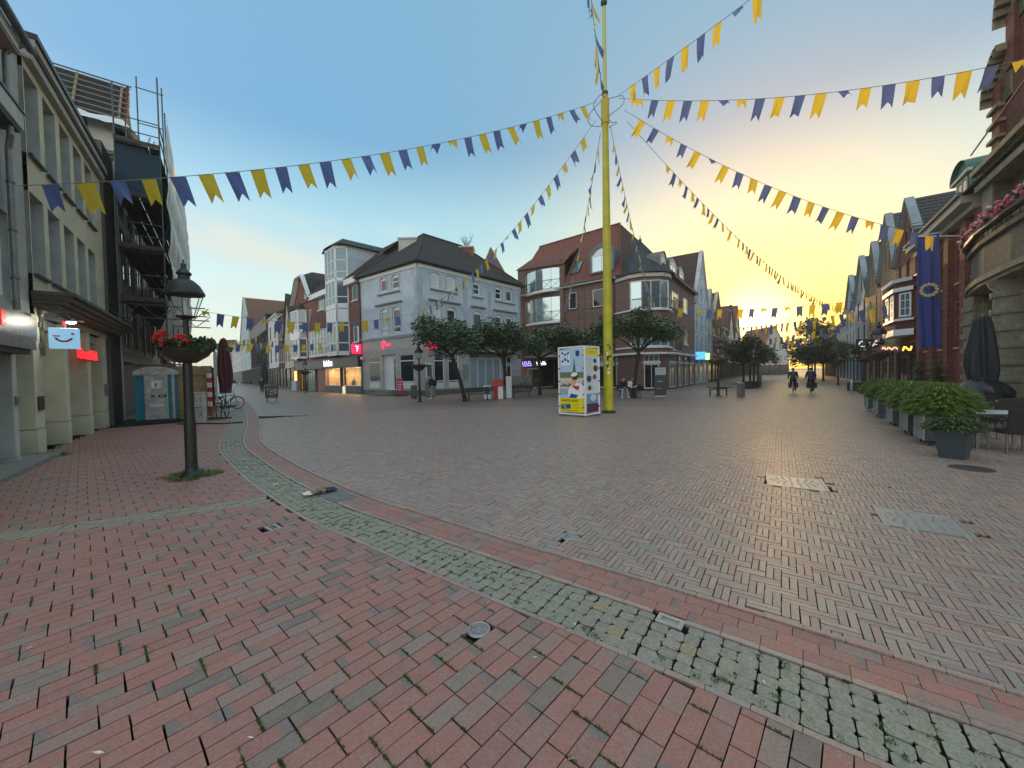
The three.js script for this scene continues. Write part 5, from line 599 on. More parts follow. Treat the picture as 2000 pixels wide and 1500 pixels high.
for (const [a, c, y0, y1] of [[-1.9, -.1, 10.9, 12.6], [1.4, 4.3, 10.95, 12.9], [5.4, 7.7, 11.0, 12.8]]) { const w = -.3, out = [[a, y0], [c, y0]], n = 8; for (let i = 0; i <= n; i++) { const t = i / n; out.push([lerp(c, a, t), y1 - .35 + .5 * (1 - (2 * t - 1) ** 2)]); } const h = [a + .3, c - .3, y0 + .2, y1 - .35, .25]; Q.wall(out, [h], MAT.offwhite, { w, depth: .08, name: 'dormer_front' }); Q.window(h, { w, pane: MAT.paneSky, cols: 2, depth: .06, fw: .07 }); const m = new MB(); for (let i = 2; i < out.length - 1; i++) { const p = out[i], q = out[i + 1]; m.quad([p[0] , p[1] , w + .12], [q[0], q[1], w + .12], [q[0], q[1], w - 2.2], [p[0], p[1], w - 2.2]); } m.quad([a, y0, w - 2.2], [a, y0, w], [a, y1 - .35, w], [a, y1 - .35, w - 2.2]).quad([c, y0, w], [c, y0, w - 2.2], [c, y1 - .35, w - 2.2], [c, y1 - .35, w]); Q.build(m, 'dormer', MAT.zinc); }
// lit shop signs in the passage
const sgn = (lab, u, v, w, h, col) => { const t = thing('shop_sign', lab, 'sign', F.world(u, 0, .3)), f = new Face(t, F.world(u, 0, .95).filter((_, i) => i !== 1), F.world(u + w, 0, .95).filter((_, i) => i !== 1)); f.build(new MB().rbox(0, v, -.08, w, v + h, 0, .02), 'sign_box', mat(.02, .015, .08, { roughness: .4 })); const n = 5; for (let i = 0; i < n; i++) { const m = new MB(), x = .08 + (w - .16) * i / n, l = (w - .16) / n * .7; m.box(x, v + h * .35, .002, x + l * .28, v + h * .8, .02).box(x + l * .28, v + h * .35, .002, x + l, v + h * .47, .02); if (i % 2) m.box(x + l * .28, v + h * .68, .002, x + l, v + h * .8, .02); f.build(m, 'letter', col); } f.build(new MB().box(.1, v + h * .12, .002, w - .1, v + h * .2, .012), 'underline', col); };
sgn('violet lit shop sign left of the dark passage in the brick building', .95, 2.45, 1.55, .8, glow(.45, .35, 1, 1.3)); sgn('white lit shop sign hanging in the dark passage of the brick building', 3.0, 2.55, 1.5, .55, glow(.9, .95, 1, 1.6));
}
// generic houses of the two streets: front from A to B (left to right as seen from the street)
function house(name, label, A, B, o) {
const b = thing(name, label, 'building', [A[0], 0, A[1]]), F = new Face(b, A, B), L = F.len, { ev, rv, gable = false, wall = MAT.brick, roof = MAT.tileDark, rows = [], cols = 3, gf = 3.2, depth = 9, frame = MAT.white, pane = MAT.paneMid, top, trim, gfWall = MAT.dark, shop = MAT.pane, hip = 0, ww = .5, fw = .09, sill = MAT.white } = o, H = [];
const cell = L / cols; for (const [v0, v1, c2 = cols, f = ww] of rows) { const cl = L / c2; for (let i = 0; i < c2; i++) { const c = (i + .5) * cl, h2 = Math.min(cl * f, 2.2) / 2; H.push([c - h2, c + h2, v0, v1, o.rise || 0]); } }
const out = gable ? [[0, gf], [L, gf], [L, ev], [L / 2 + (hip || 0), rv], ...(hip ? [[L / 2 - hip, rv]] : []), [0, ev]] : [[0, gf], [L, gf], [L, ev], [0, ev]]; const G2 = (o.topWin || []).map(([f, w2, v0, v1]) => [L * f - w2 / 2, L * f + w2 / 2, v0, v1]); F.wall(out, [...H, ...G2], wall, { depth: .14 });
for (const h of [...H, ...G2]) F.window(h, { cols: h[1] - h[0] > 1.1 ? 2 : 1, rows: h[3] - h[2] > 1.5 ? [.66] : [], m: frame, pane, sill, fw, depth: .1 });
F.box('band', trim || wall, -.01, L + .01, gf - .15, gf - .002, .0, .10); const n = Math.max(1, Math.round(L / 3)); for (let i = 0; i < n; i++) { const a = L * i / n, c = L * (i + 1) / n; F.box('pier', gfWall, a, a + .35, 0, gf - .16, -.25, .01); F.window([a + .36, c - .01, .25, gf - .18], { cols: 2, rows: [.78], m: o.gfFrame || MAT.dark, pane: shop, depth: .12, name: 'shop_window' }); } F.box('pier', gfWall, L - .2, L, 0, gf - .16, -.25, .012); F.box('plinth', gfWall, .36, L - .21, 0, .245, -.2, -.005);
if (o.awning) F.build(new MB().prism([[-.1, 0], [1.3, -.45], [1.3, -.6], [-.1, -.2]], .2, L - .2), 'awning', o.awning, null) ;
F.box('side_wall', wall, 0, .2, gf, ev, -depth, -.01); F.box('side_wall', wall, L - .2, L, gf, ev, -depth, -.01); F.box('side_wall', wall, 0, L, 0, ev, -depth - .2, -depth); F.box('side_wall', gfWall, 0, .2, 0, gf - .16, -depth, -.26); F.box('side_wall', gfWall, L - .2, L, 0, gf - .16, -depth, -.26);
const p = (u, v, w) => F.local(u, v, w), m = new MB(), ov = .25; if (gable) { const sl = (rv - ev) / (L / 2 - hip), e = ev - ov * sl; tiles(m, p(-ov, e + .1, ov), p(-ov, e + .1, -depth), p(L / 2 - hip, rv + .1, -depth), p(L / 2 - hip, rv + .1, ov), .36, .9, .02); tiles(m, p(L + ov, e + .1, -depth), p(L + ov, e + .1, ov), p(L / 2 + hip, rv + .1, ov), p(L / 2 + hip, rv + .1, -depth), .36, .9, .02); if (hip) m.quad(p(L / 2 - hip, rv + .1, ov), p(L / 2 + hip, rv + .1, ov), p(L / 2 + hip, rv + .1, -depth), p(L / 2 - hip, rv + .1, -depth)); m.tri(p(0, ev, -depth), p(L, ev, -depth), p(L / 2, rv, -depth)); m.build('roof', roof, b); if (o.coping) { const g = new MB(), t = .22; for (const s of [0, 1]) { const x0 = s ? L + .05 : -.05, x1 = L / 2 + (s ? hip : -hip), l = Math.hypot(x1 - x0, rv - ev), nx = (s ? 1 : -1) * (rv - ev) / l * t, ny = Math.abs(x1 - x0) / l * t; g.prism([[x0, ev - .3], [x1, rv + .05], [x1 + nx * .3, rv + .05 + ny * 1.4], [x0 + nx * .9, ev - .3 + ny]].map((q) => q), -.25, .22); } F.build(g, 'coping', o.coping); } }
else { const rd = o.rd ?? depth / 2, hp = o.hipEnds || 0; tiles(m, p(-ov, ev, .4), p(L + ov, ev, .4), p(L + ov - hp, rv, -rd), p(-ov + hp, rv, -rd), .36, .9, .02); m.quad(p(L + ov, ev, -depth), p(-ov, ev, -depth), p(-ov + hp, rv, -rd), p(L + ov - hp, rv, -rd)).tri(p(-ov, ev, .4), p(-ov + hp, rv, -rd), p(-ov, ev, -depth)).tri(p(L + ov, ev, .4), p(L + ov, ev, -depth), p(L + ov - hp, rv, -rd)).build('roof', roof, b); F.box('eave_board', trim || MAT.white, -.1, L + .1, ev - .2, ev - .003, .003, .3); for (const [f, w2, hgt] of o.dormers || []) { const c = L * f; F.build(new MB().box(c - w2 / 2, ev + .4, -2.5, c + w2 / 2, ev + .4 + hgt, -.55), 'dormer', roof); F.window([c - w2 / 2 + .1, c + w2 / 2 - .1, ev + .55, ev + .25 + hgt], { w: -.5, depth: .03, m: frame, pane }); F.build(new MB().prism([[c - w2 / 2 - .2, ev + .4 + hgt], [c + w2 / 2 + .2, ev + .4 + hgt], [c, ev + .4 + hgt + w2 * .35]], -3, -.4), 'dormer_roof', roof); } }
if (o.chimney) { const [f, w2, hgt] = o.chimney; const ch = F.box('chimney', MAT.brick, L * f - w2, L * f + w2, ev, rv + hgt, -depth * .5 - w2, -depth * .5 + w2); }
return [b, F];
}
const row2 = (w, s) => [D2[0] * s + W2[0] * w, D2[1] * s + W2[1] * w];
const blueG = mat(.36, .45, .52, { t: 'plaster', s: .4 }), paleB = mat(.60, .70, .78, { t: 'plaster', s: .4 }), whiteP = mat(.72, .73, .72, { t: 'plaster', s: .4 }), greyG = mat(.30, .38, .37, { t: 'plaster', s: .5 }), greyTrim = mat(.34, .40, .44, { t: 'plaster' }), tanP = mat(.62, .56, .44, { t: 'plaster', s: .4 }), pinkB = mat(.85, .66, .55, { t: 'brickRed', s: 1, roughness: .85 });
{
// left side of the right street, beyond the brick corner building
const R0 = ground(1309, 36.4), R1 = ground(1357, 46.0), dd = [(R1[0] - R0[0]), (R1[1] - R0[1])], l = Math.hypot(...dd), d = dd.map((v) => v / l), at = (u) => [R0[0] + d[0] * u, R0[1] + d[1] * u];
house('gable_house', 'narrow pale blue house with grey green gable and dark tiled roof', at(11.9), at(21.2), { ev: 9.9, rv: 16.9, gable: true, wall: paleB, roof: mat(.10, .055, .045, { t: 'dirt' }), rows: [[3.9, 6.0, 3, .42], [6.7, 8.7, 3, .4]], topWin: [[.5, 1.2, 10.4, 12.2], [.25, .7, 10.3, 11.2], [.75, .7, 10.3, 11.2], [.5, .6, 13.6, 14.6]], gf: 3.4, gfWall: paleB, gfFrame: MAT.white, frame: paleB, coping: whiteP, trim: whiteP });
house('gable_house', 'blue grey house with small roof spire left of the brown brick house', at(21.4), at(25.2), { ev: 9.4, rv: 13.2, gable: true, wall: greyG, rows: [[4, 6, 1, .4], [7, 8.6, 1, .4]], gf: 3.3, gfWall: MAT.darkwood, coping: whiteP });
house('brick_house', 'orange brown brick house with pale stone bands and stepped windows', at(25.4), at(34.8), { ev: 9.2, rv: 13.8, gable: true, wall: pinkB, rows: [[4.1, 6.3, 4, .5], [7.0, 8.9, 4, .5]], topWin: [[.5, 1.6, 9.8, 11.2]], gf: 3.4, gfWall: MAT.darkwood, trim: whiteP, coping: tanP, frame: MAT.darkwood });
house('brick_house', 'brown brick house with straight eave beside the half timbered houses', at(35), at(43), { ev: 9.0, rv: 12.6, wall: MAT.brickD, rows: [[4.0, 6.1, 4, .45], [6.8, 8.4, 4, .45]], gf: 3.3, gfWall: MAT.dark, roof: mat(.15, .06, .045, { t: 'dirt' }) });
house('gable_house', 'white house with red roof and dark timber bands in the right street', at(43.3), at(53), { ev: 8.3, rv: 14.2, gable: true, wall: whiteP, rows: [[3.9, 5.7, 3, .45], [6.3, 7.9, 3, .45]], topWin: [[.35, .9, 8.9, 10.2], [.65, .9, 8.9, 10.2]], gf: 3.2, gfWall: MAT.darkwood, roof: mat(.24, .08, .05, { t: 'dirt' }), frame: MAT.darkwood, coping: MAT.darkwood });
house('gable_house', 'white gabled house with steep red roof nearest the left street trees', at(53.3), at(64), { ev: 8.5, rv: 15.6, gable: true, wall: whiteP, rows: [[3.9, 5.7, 3, .45], [6.3, 7.9, 3, .45]], gf: 3.2, gfWall: MAT.darkwood, roof: mat(.30, .10, .055, { t: 'dirt' }), frame: MAT.darkwood });
house('brick_house', 'low red roofed house behind the left street trees', at(64.5), at(80), { ev: 7.2, rv: 11.4, wall: MAT.brick, rows: [[4.2, 6.2, 5, .4]], roof: mat(.30, .11, .07, { t: 'dirt' }) });
house('brick_house', 'farthest red roofed house on the left of the right street', at(80.5), at(100), { ev: 7.6, rv: 11.8, wall: whiteP, rows: [[4.2, 6.2, 6, .4]], roof: mat(.30, .11, .07, { t: 'dirt' }) });
{ const t = thing('roof_spire', 'thin pointed spire above the blue grey house', 'spire', [at(24)[0] - 3, 9.2, at(24)[1] - 1]); new MB().box(-.55, 0, -.55, .55, 4.2, .55).build('turret', greyG, t); new MB().lathe([[.75, 4.2], [.62, 4.6], [.5, 5.3], [.12, 5.9], [.06, 6.2], [.0, 9.2]], 0, 0, 0, 8).build('spire_cap', MAT.zinc, t); }
// house closing the street
const E = [ground(1484, 118), ground(1541, 118)]; house('gable_house', 'large pale gabled house closing the far end of the right street', E[0], E[1], { ev: 6.4, rv: 14.8, gable: true, wall: mat(.62, .62, .58, { t: 'plaster' }), rows: [[4.1, 5.8, 4, .4]], topWin: [[.3, .9, 7.0, 8.4], [.5, .9, 7.0, 8.4], [.7, .9, 7.0, 8.4], [.42, .8, 9.6, 10.8], [.58, .8, 9.6, 10.8]], gf: 3.3, roof: mat(.32, .14, .08, { t: 'dirt' }), depth: 14, coping: mat(.34, .15, .09) });
// right row, from far to near
const hr = (name, lab, sF, sN, o, w = 7) => house(name, lab, row2(w, sF), row2(w, sN), o);
hr('brick_house', 'far house with tall brown roof on the right of the right street', 97, 78, { ev: 7.2, rv: 12.4, wall: MAT.brick, roof: mat(.22, .10, .055, { t: 'dirt' }), rows: [[4.2, 6.2, 6, .4]], depth: 8 });
hr('town_house', 'far white house row right of the street trees', 77.6, 67.2, { ev: 7.8, rv: 10.4, wall: whiteP, rows: [[4.0, 5.6, 4, .4], [6.1, 7.4, 4, .4]], gf: 3.2, gfWall: whiteP });
hr('gable_house', 'farthest and palest of the blue grey gabled houses', 67, 59.4, { ev: 9.0, rv: 12.9, gable: true, wall: paleB, rows: [[3.9, 6.0, 3, .34], [6.6, 8.6, 3, .34]], topWin: [[.5, .7, 9.6, 11]], gf: 3.1, gfWall: paleB, roof: MAT.tileGrey, coping: greyTrim, trim: blueG, frame: MAT.dark, sill: null });
hr('gable_house', 'blue grey gabled house with tall pilasters, left of the yellow brick gables', 59.2, 51.6, { ev: 9.3, rv: 13.4, gable: true, wall: blueG, rows: [[3.9, 6.2, 2, .3], [6.8, 8.8, 2, .3]], topWin: [[.5, .8, 9.8, 11.4]], gf: 3.1, gfWall: blueG, roof: MAT.tileGrey, coping: greyTrim, trim: blueG, frame: MAT.dark, sill: null });
hr('gable_house', 'farther of the two yellow brick gabled houses with grey coping', 51.4, 45.8, { ev: 8.9, rv: 13.1, gable: true, wall: MAT.brickT, rows: [[4.2, 8.2, 2, .2]], topWin: [[.38, .45, 9.2, 10.9], [.62, .45, 9.2, 10.9]], gf: 3.4, gfWall: MAT.brickT, roof: MAT.tileGrey, coping: greyTrim, frame: MAT.darkwood, pane: MAT.pane, sill: null });
hr('gable_house', 'nearer and taller yellow brick gabled house with grey coping', 45.6, 40.2, { ev: 9.3, rv: 13.8, gable: true, wall: MAT.brickT, rows: [[4.2, 8.4, 2, .2]], topWin: [[.36, .5, 9.5, 11.4], [.6, .5, 9.5, 11.4]], gf: 3.4, gfWall: MAT.brickT, roof: MAT.tileGrey, coping: greyTrim, frame: MAT.darkwood, pane: MAT.pane, sill: null });
const [b5, F5] = hr('brick_house', 'brick house with white banded bay window and timbered gable beside the blue flag', 40, 33.6, { ev: 9.2, rv: 12.8, gable: true, wall: mat(.85, .66, .56, { t: 'brickRed', s: 1, roughness: .85 }), rows: [[7.5, 8.9, 3, .4]], topWin: [[.42, .6, 9.8, 11], [.58, .6, 9.8, 11]], gf: 3.4, gfWall: mat(.6, .42, .36, { t: 'brickRed', s: 1 }), roof: mat(.06, .065, .07, { t: 'dirt' }), coping: greyTrim, frame: MAT.darkwood });
{ const u0 = .6, u1 = 5.2, z = .8, bk = mat(.62, .42, .36, { t: 'brickRed', s: 1, roughness: .85 }), pl = [[u0, 0], [u0 + .8, z], [u1 - .8, z], [u1, 0]], seg = (v0, v1, m, nm, o = 0) => { const g = new MB(); for (let i = 0; i < 3; i++) { const [a, c] = pl[i], [e, f] = pl[i + 1], s = (x) => (x - (u0 + u1) / 2) / ((u1 - u0) / 2) * o; g.quad([a + s(a), v0, c + o], [e + s(e), v0, f + o], [e + s(e), v1, f + o], [a + s(a), v1, c + o]); g.quad([a + s(a), v1, c + o], [e + s(e), v1, f + o], [e, v1, 0], [a, v1, 0]).quad([a, v0, 0], [e, v0, 0], [e + s(e), v0, f + o], [a + s(a), v0, c + o]); } F5.build(g, nm, m); }; seg(3.75, 4.15, MAT.white, 'bay_base', .12); seg(4.152, 4.7, bk, 'bay_wall'); seg(4.702, 4.85, MAT.white, 'bay_ledge', .12); seg(4.852, 6.6, bk, 'bay_wall', -.02); seg(6.602, 6.85, MAT.white, 'bay_ledge', .16); seg(6.852, 7.2, bk, 'bay_wall'); seg(7.202, 7.42, mat(.55, .58, .62), 'bay_cornice', .22);
for (let i = 0; i < 3; i++) { const [a, c] = pl[i], [e, f] = pl[i + 1], A = F5.world(a, 0, c), B = F5.world(e, 0, f), W = new Face(b5, [A[0], A[2]], [B[0], B[2]]), n = i === 1 ? 2 : 1; for (let k = 0; k < n; k++) { const cc = W.len * (k + .5) / n, hw = Math.min(.42, W.len * .3); W.window([cc - hw, cc + hw, 4.95, 6.5], { w: .04, depth: .03, rows: [.35, .68], fw: .1, pane: MAT.paneMid }); } } }
// red brick wing of the town hall
const sF = 33.4, sN = 24.6, rb = mat(1, .82, .74, { t: 'brickRed', s: 1, roughness: .85 }), b = thing('town_hall_wing', 'red brick wing with pilasters, tall windows and green copper dormer behind the planters', 'building', [...row2(7, sF).slice(0, 1), 0, row2(7, sF)[1]]), F = new Face(b, row2(7, sF), row2(7, sN)), L = F.len, ev = 8.7, sand = mat(.50, .44, .34, { t: 'plaster', s: .6 });
const H = []; for (const c of [1.2, 3.6, 6.0, 8.0]) H.push([c - .5, c + .5, 2.6, 4.7], [c - .5, c + .5, 5.7, 8.0, .3]); F.wall([[0, 0], [L, 0], [L, ev], [0, ev]], H, rb, { depth: .3 }); for (const h of H) F.window(h, { depth: .24, rows: [.6], pane: MAT.pane, fw: .09, sill: mat(.5, .36, .28) });
for (const c of [.1, 2.4, 4.8, 7.0, 8.7]) { F.build(new MB().box(c - .32, 0, .002, c + .32, ev - .4, .22), 'pilaster', rb); for (let v = .6; v < ev - .6; v += .62) F.box('pilaster_band', mat(.34, .15, .11, { t: 'dirt' }), c - .335, c + .335, v, v + .05, .0, .235); }
for (const c of [3.6, 6.0]) { const g = new MB(); g.prism(arcPts(c - .45, c + .45, 4.95, .5, 4.9, 8), .002, .06); F.build(g, 'blind_arch', mat(.30, .16, .12, { t: 'brickRed', s: 3 })); }
F.build(new MB().box(-.1, ev - .38, -.1, L, ev - .1, .4).box(-.1, ev - .097, -.1, L, ev + .22, .75), 'cornice', mat(.46, .44, .38, { t: 'plaster' })); F.build(new MB().bar([0, ev + .3, .78], [L, ev + .3, .78], .09, 8), 'gutter_pipe', MAT.zinc); F.box('plinth', sand, 0, L, 0, .7, .003, .12);
tiles(new MB(), F.local(-.2, ev + .25, .7), F.local(L + 12, ev + .25, .7), F.local(L + 12, 12.6, -4), F.local(-.2, 12.6, -4), .34, .3, .03).build('roof', mat(.05, .05, .052, { t: 'dirt' }), b); F.box('side_wall', rb, 0, L + 9, 0, ev, -9, -8.8); F.box('side_wall', rb, 0, .25, 0, ev + 2, -8.8, -.35); F.box('roof_rear', MAT.dark, -.2, L + 12, ev, ev + .2, -9, -.4);
{ const c = 5.6, cu = mat(.10, .30, .22, { t: 'dirt', s: .8, roughness: .6 }), w = -.15; F.build(new MB().box(c - .95, ev + .5, -2.6, c + .95, ev + 2.0, w), 'dormer', cu); F.window([c - .62, c + .62, ev + .75, ev + 1.85], { w: w + .05, depth: .03, pane: MAT.paneMid, m: whiteP }); const g = new MB(); for (let i = 0; i < 10; i++) { const a = Math.PI * i / 10, e = Math.PI * (i + 1) / 10, R = 1.1, P = (t, z) => [c + Math.cos(t) * R, ev + 2.0 + Math.sin(t) * .75, z]; g.quad(P(a, w + .2), P(e, w + .2), P(e, -3), P(a, -3)).tri(P(a, w), P(e, w), [c, ev + 2.0, w]); } F.build(g, 'dormer_roof', cu); F.box('dormer_cornice', whiteP, c - 1.12, c + 1.12, ev + 1.93, ev + 2.06, w, w + .18); }
// stone portico with its balcony, and the brick gable over it
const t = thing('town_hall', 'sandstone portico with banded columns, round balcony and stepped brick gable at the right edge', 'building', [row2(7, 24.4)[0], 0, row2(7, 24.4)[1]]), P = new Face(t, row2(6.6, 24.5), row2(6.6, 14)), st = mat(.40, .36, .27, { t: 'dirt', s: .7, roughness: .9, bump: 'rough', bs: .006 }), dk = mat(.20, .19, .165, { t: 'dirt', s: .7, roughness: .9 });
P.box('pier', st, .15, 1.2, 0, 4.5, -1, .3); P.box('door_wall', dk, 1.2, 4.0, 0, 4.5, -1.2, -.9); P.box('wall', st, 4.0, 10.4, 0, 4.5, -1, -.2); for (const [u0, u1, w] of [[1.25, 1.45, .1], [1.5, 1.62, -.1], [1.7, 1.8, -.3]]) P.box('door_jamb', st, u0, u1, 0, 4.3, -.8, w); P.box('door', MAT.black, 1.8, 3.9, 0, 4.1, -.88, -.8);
const column = (u, w, r) => { P.build(new MB().lathe([[r, 0], [r, .25], [r * .92, .3], [r * .92, 4.2], [r * 1.05, 4.3], [r * 1.15, 4.5]], u, 0, w, 28), 'column', st); for (let v = .55; v < 4.2; v += .56) P.build(new MB().lathe([[r * .93, v], [r * 1.02, v + .02], [r * 1.03, v + .2], [r * .93, v + .22]], u, 0, w, 28), 'column_band', st); };
column(4.6, .1, .72); column(8.4, .1, .72); for (let v = .55; v < 4.3; v += .56) P.box('pier_band', st, .11, 1.24, v, v + .2, -.9, .36);
const bal = [[.3, -.3], [.5, .1], [1.3, .4], [2.4, .6], [3.8, .78], [6.0, .85], [9, .8], [10.4, .6]], band = (v0, v1, o, nm, m) => { const g = new MB(); for (let i = 0; i < bal.length - 1; i++) { const [a, c] = bal[i], [e, f] = bal[i + 1]; g.quad([a - o * .5, v0, c + o], [e - o * .3, v0, f + o], [e - o * .3, v1, f + o], [a - o * .5, v1, c + o]).quad([a - o * .5, v1, c + o], [e - o * .3, v1, f + o], [e, v1, -1], [a, v1, -1]).quad([a, v0, -1], [e, v0, -1], [e - o * .3, v0, f + o], [a - o * .5, v0, c + o]); } P.build(g, nm, m); };
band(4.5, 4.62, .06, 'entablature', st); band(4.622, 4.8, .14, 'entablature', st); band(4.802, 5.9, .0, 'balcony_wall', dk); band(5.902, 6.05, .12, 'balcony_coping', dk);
{ const g = new MB(); for (let i = 0; i < bal.length - 1; i++) { const [a, c] = bal[i], [e, f] = bal[i + 1]; g.bar([a, 6.75, c], [e, 6.75, f], .025, 6); const n = 6; for (let k = 0; k < n; k++) g.bar([lerp(a, e, k / n), 6.05, lerp(c, f, k / n)], [lerp(a, e, k / n), 6.75, lerp(c, f, k / n)], .012, 4); } P.build(g, 'railing', MAT.iron); }
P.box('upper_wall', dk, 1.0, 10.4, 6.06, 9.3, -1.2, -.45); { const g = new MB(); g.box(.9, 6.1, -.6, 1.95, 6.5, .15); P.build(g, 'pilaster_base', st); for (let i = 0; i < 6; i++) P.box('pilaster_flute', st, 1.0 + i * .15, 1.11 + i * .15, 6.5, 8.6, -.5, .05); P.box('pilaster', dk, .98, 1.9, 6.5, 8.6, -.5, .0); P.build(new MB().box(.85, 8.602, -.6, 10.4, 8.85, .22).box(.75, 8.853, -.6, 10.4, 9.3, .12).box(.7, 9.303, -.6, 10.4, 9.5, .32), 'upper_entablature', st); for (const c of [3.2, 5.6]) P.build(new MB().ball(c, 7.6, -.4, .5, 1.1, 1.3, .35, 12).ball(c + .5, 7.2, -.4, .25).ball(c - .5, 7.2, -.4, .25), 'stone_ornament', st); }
const gb = mat(.62, .42, .37, { t: 'brickRed', s: 1, roughness: .85 }), gst = (u0, v0, v1) => { P.box('gable_wall', gb, u0, 10.4, v0, v1, -1.2, -.05); P.box('gable_pier', mat(.74, .5, .42, { t: 'brickRed', s: 1 }), u0 - .02, u0 + .6, v0, v1, -.3, .08); }; gst(1.9, 9.5, 12.1); for (const v of [10.0, 10.55, 11.1]) P.box('gable_band', st, 1.8, 2.6, v, v + .12, -.3, .2); gst(2.9, 12.1, 14.0); gst(3.6, 14, 17.5);  // left strip in lighter brick: the lit side face is put into its colour
for (const [u0, v0, u1, v1] of [[1.7, 11.5, 3.0, 13.1], [2.7, 13.8, 3.8, 15.6]]) { const g = new MB(); for (let i = 0; i < 8; i++) { const f = (k) => { const a = Math.PI / 2 * k / 8; return [u1 - (u1 - u0) * Math.cos(a), v0 + (v1 - v0) * Math.sin(a)]; }, p = f(i), q = f(i + 1); g.prism([[p[0], p[1]], [q[0], q[1]], [q[0] + .05, q[1] - .28], [p[0] + .25, p[1] - .05]], -.6, .35); g.prism([[p[0] + .2, p[1]], [q[0] + .05, q[1] - .2], [u1 + .1, v0 - .3], [u0 + .3, v0 - .3]], -.5, .0); } P.build(g, 'scroll_coping', st); }
P.build(new MB().bar([1.5, 9.95, .5], [8, 9.95, .9], .03, 5), 'balcony_bar', MAT.zinc); P.box('rear_wall', dk, .1, 10.4, 0, 14, -9, -8.8); P.box('roof', MAT.dark, .1, 10.4, 9.4, 9.5, -8.8, -1.2);
// flower boxes on the balcony
const fl = thing('flower_boxes', 'row of balcony flower boxes with pink geraniums', 'flower box', P.world(0, 6.05, 1)), R = rng(21), pinkF = mat(.62, .10, .18, { roughness: .7 }), paleF = mat(.75, .45, .48, { roughness: .7 }); const o3 = (u, v, w) => { const q = P.world(u, v, w); return [q[0] - fl.position.x, q[1] - fl.position.y, q[2] - fl.position.z]; };
for (let i = 1; i < bal.length - 1; i++) { const [a, c] = bal[i], [e, f] = bal[i + 1]; new MB().bar(o3(a, 6.35, c + .16), o3(e, 6.35, f + .16), .13, 4).build('box', MAT.dark, fl); const g = [new MB(), new MB(), new MB()]; const n = Math.round(Math.hypot(e - a, f - c) * 60); for (let k = 0; k < n; k++) { const t2 = R(), p = o3(lerp(a, e, t2) + (R() - .5) * .1, 6.45 + R() * .3, lerp(c, f, t2) + .16 + (R() - .5) * .4); const r = .03 + R() * .035, w = R() < .45 ? 0 : R() < .5 ? 1 : 2; g[w].geo(new THREE.IcosahedronGeometry(r, 0), new THREE.Matrix4().makeRotationY(R() * 6).setPosition(...p)); } g[0].build('flowers', pinkF, fl).userData.kind = 'stuff'; g[1].build('flowers', paleF, fl).userData.kind = 'stuff'; g[2].build('foliage', MAT.leafD, fl).userData.kind = 'stuff'; }
}
{
// far side of the left street, beyond the brick house
const A0 = [-27.2, -50.8], dd = [-.63, -.777], at = (u) => [A0[0] + dd[0] * u, A0[1] + dd[1] * u], px2u = (px) => { const r = ray(px, 745), k = r.x / r.z; return (A0[0] - k * A0[1]) / (k * dd[1] - dd[0]); };
const hs = (name, lab, p0, p1, o) => house(name, lab, at(px2u(p0)), at(px2u(p1) ), o);
hs('gable_house', 'cream gabled house with dark slanted verge left of the brick house', 558, 575, { ev: 7.6, rv: 14.6, gable: true, wall: tanP, rows: [[4.2, 6.6, 3, .4]], topWin: [[.5, .7, 9.4, 11]], gf: 3.4, gfWall: MAT.dark, roof: MAT.tileDark, coping: MAT.darkwood, frame: MAT.darkwood });
hs('brick_house', 'dark brick house with high dark hipped roof in the left street', 546, 557.6, { ev: 12.2, rv: 17.6, wall: MAT.brickD, rows: [[4.4, 6.6, 3, .45], [8.2, 10.6, 3, .45]], gf: 3.6, roof: mat(.035, .04, .035, { t: 'dirt' }), depth: 14, hipEnds: 2 });
hs('town_house', 'white rendered house with tall dark windows beside the black fronted building', 527, 545.6, { ev: 13.2, rv: 15.4, wall: whiteP, rows: [[4.6, 7.4, 2, .3], [9.0, 11.6, 2, .34]], gf: 3.8, frame: MAT.dark, sill: null });
const [bb, BF] = hs('black_building', 'black timber clad commercial building with vertical slats under its roof edge', 492, 526.6, { ev: 14.6, rv: 15.2, wall: mat(.010, .010, .011, { roughness: .95, specularIntensity: .15 }), rows: [[5.0, 7.0, 6, .5], [8.4, 10.4, 6, .5]], gf: 4.4, frame: MAT.black, pane: MAT.pane, trim: MAT.dark, gfWall: mat(.07, .08, .08), sill: null, depth: 20 });
for (let i = 0; i < 14; i++) BF.box('slat', mat(.45, .40, .38), BF.len * i / 14, BF.len * i / 14 + .5, 11.6, 14.4, .02, .3);
hs('gable_house', 'pale teal house with red roof and pointed gable far down the left street', 473, 491.6, { ev: 14.4, rv: 26, gable: true, wall: mat(.52, .62, .63, { t: 'plaster' }), rows: [[5.0, 8, 3, .3], [9.4, 12.4, 3, .3]], gf: 4.4, roof: mat(.22, .08, .05, { t: 'dirt' }), depth: 26, coping: paleB });
hs('town_house', 'far white house row at the end of the left street', 455, 472.6, { ev: 13.4, rv: 17, wall: whiteP, rows: [[5, 8, 7, .35], [9, 12, 7, .35]], gf: 4.4, depth: 18, gfWall: whiteP });
hs('town_house', 'farthest grey houses at the vanishing point of the left street', 447, 454.8, { ev: 12, rv: 15, wall: greyG, rows: [[5, 8, 8, .35], [9, 11.2, 8, .35]], gf: 4.4, depth: 18 });
// left side, beyond the scaffolding
house('brick_house', 'brick houses beyond the scaffolding on the left street', LP(22.5), LP(32), { ev: 8.0, rv: 11, wall: MAT.brick, rows: [[4, 6.4, 4, .4]], gf: 3.4 });
{ const A = ground(425, 175), B = ground(450, 175); house('town_house', 'pale houses closing the far end of the left street', A, B, { ev: 15, rv: 20, wall: whiteP, rows: [[5, 8, 4, .35], [9, 12, 4, .35]], gf: 4, gfWall: tanP }); }
}
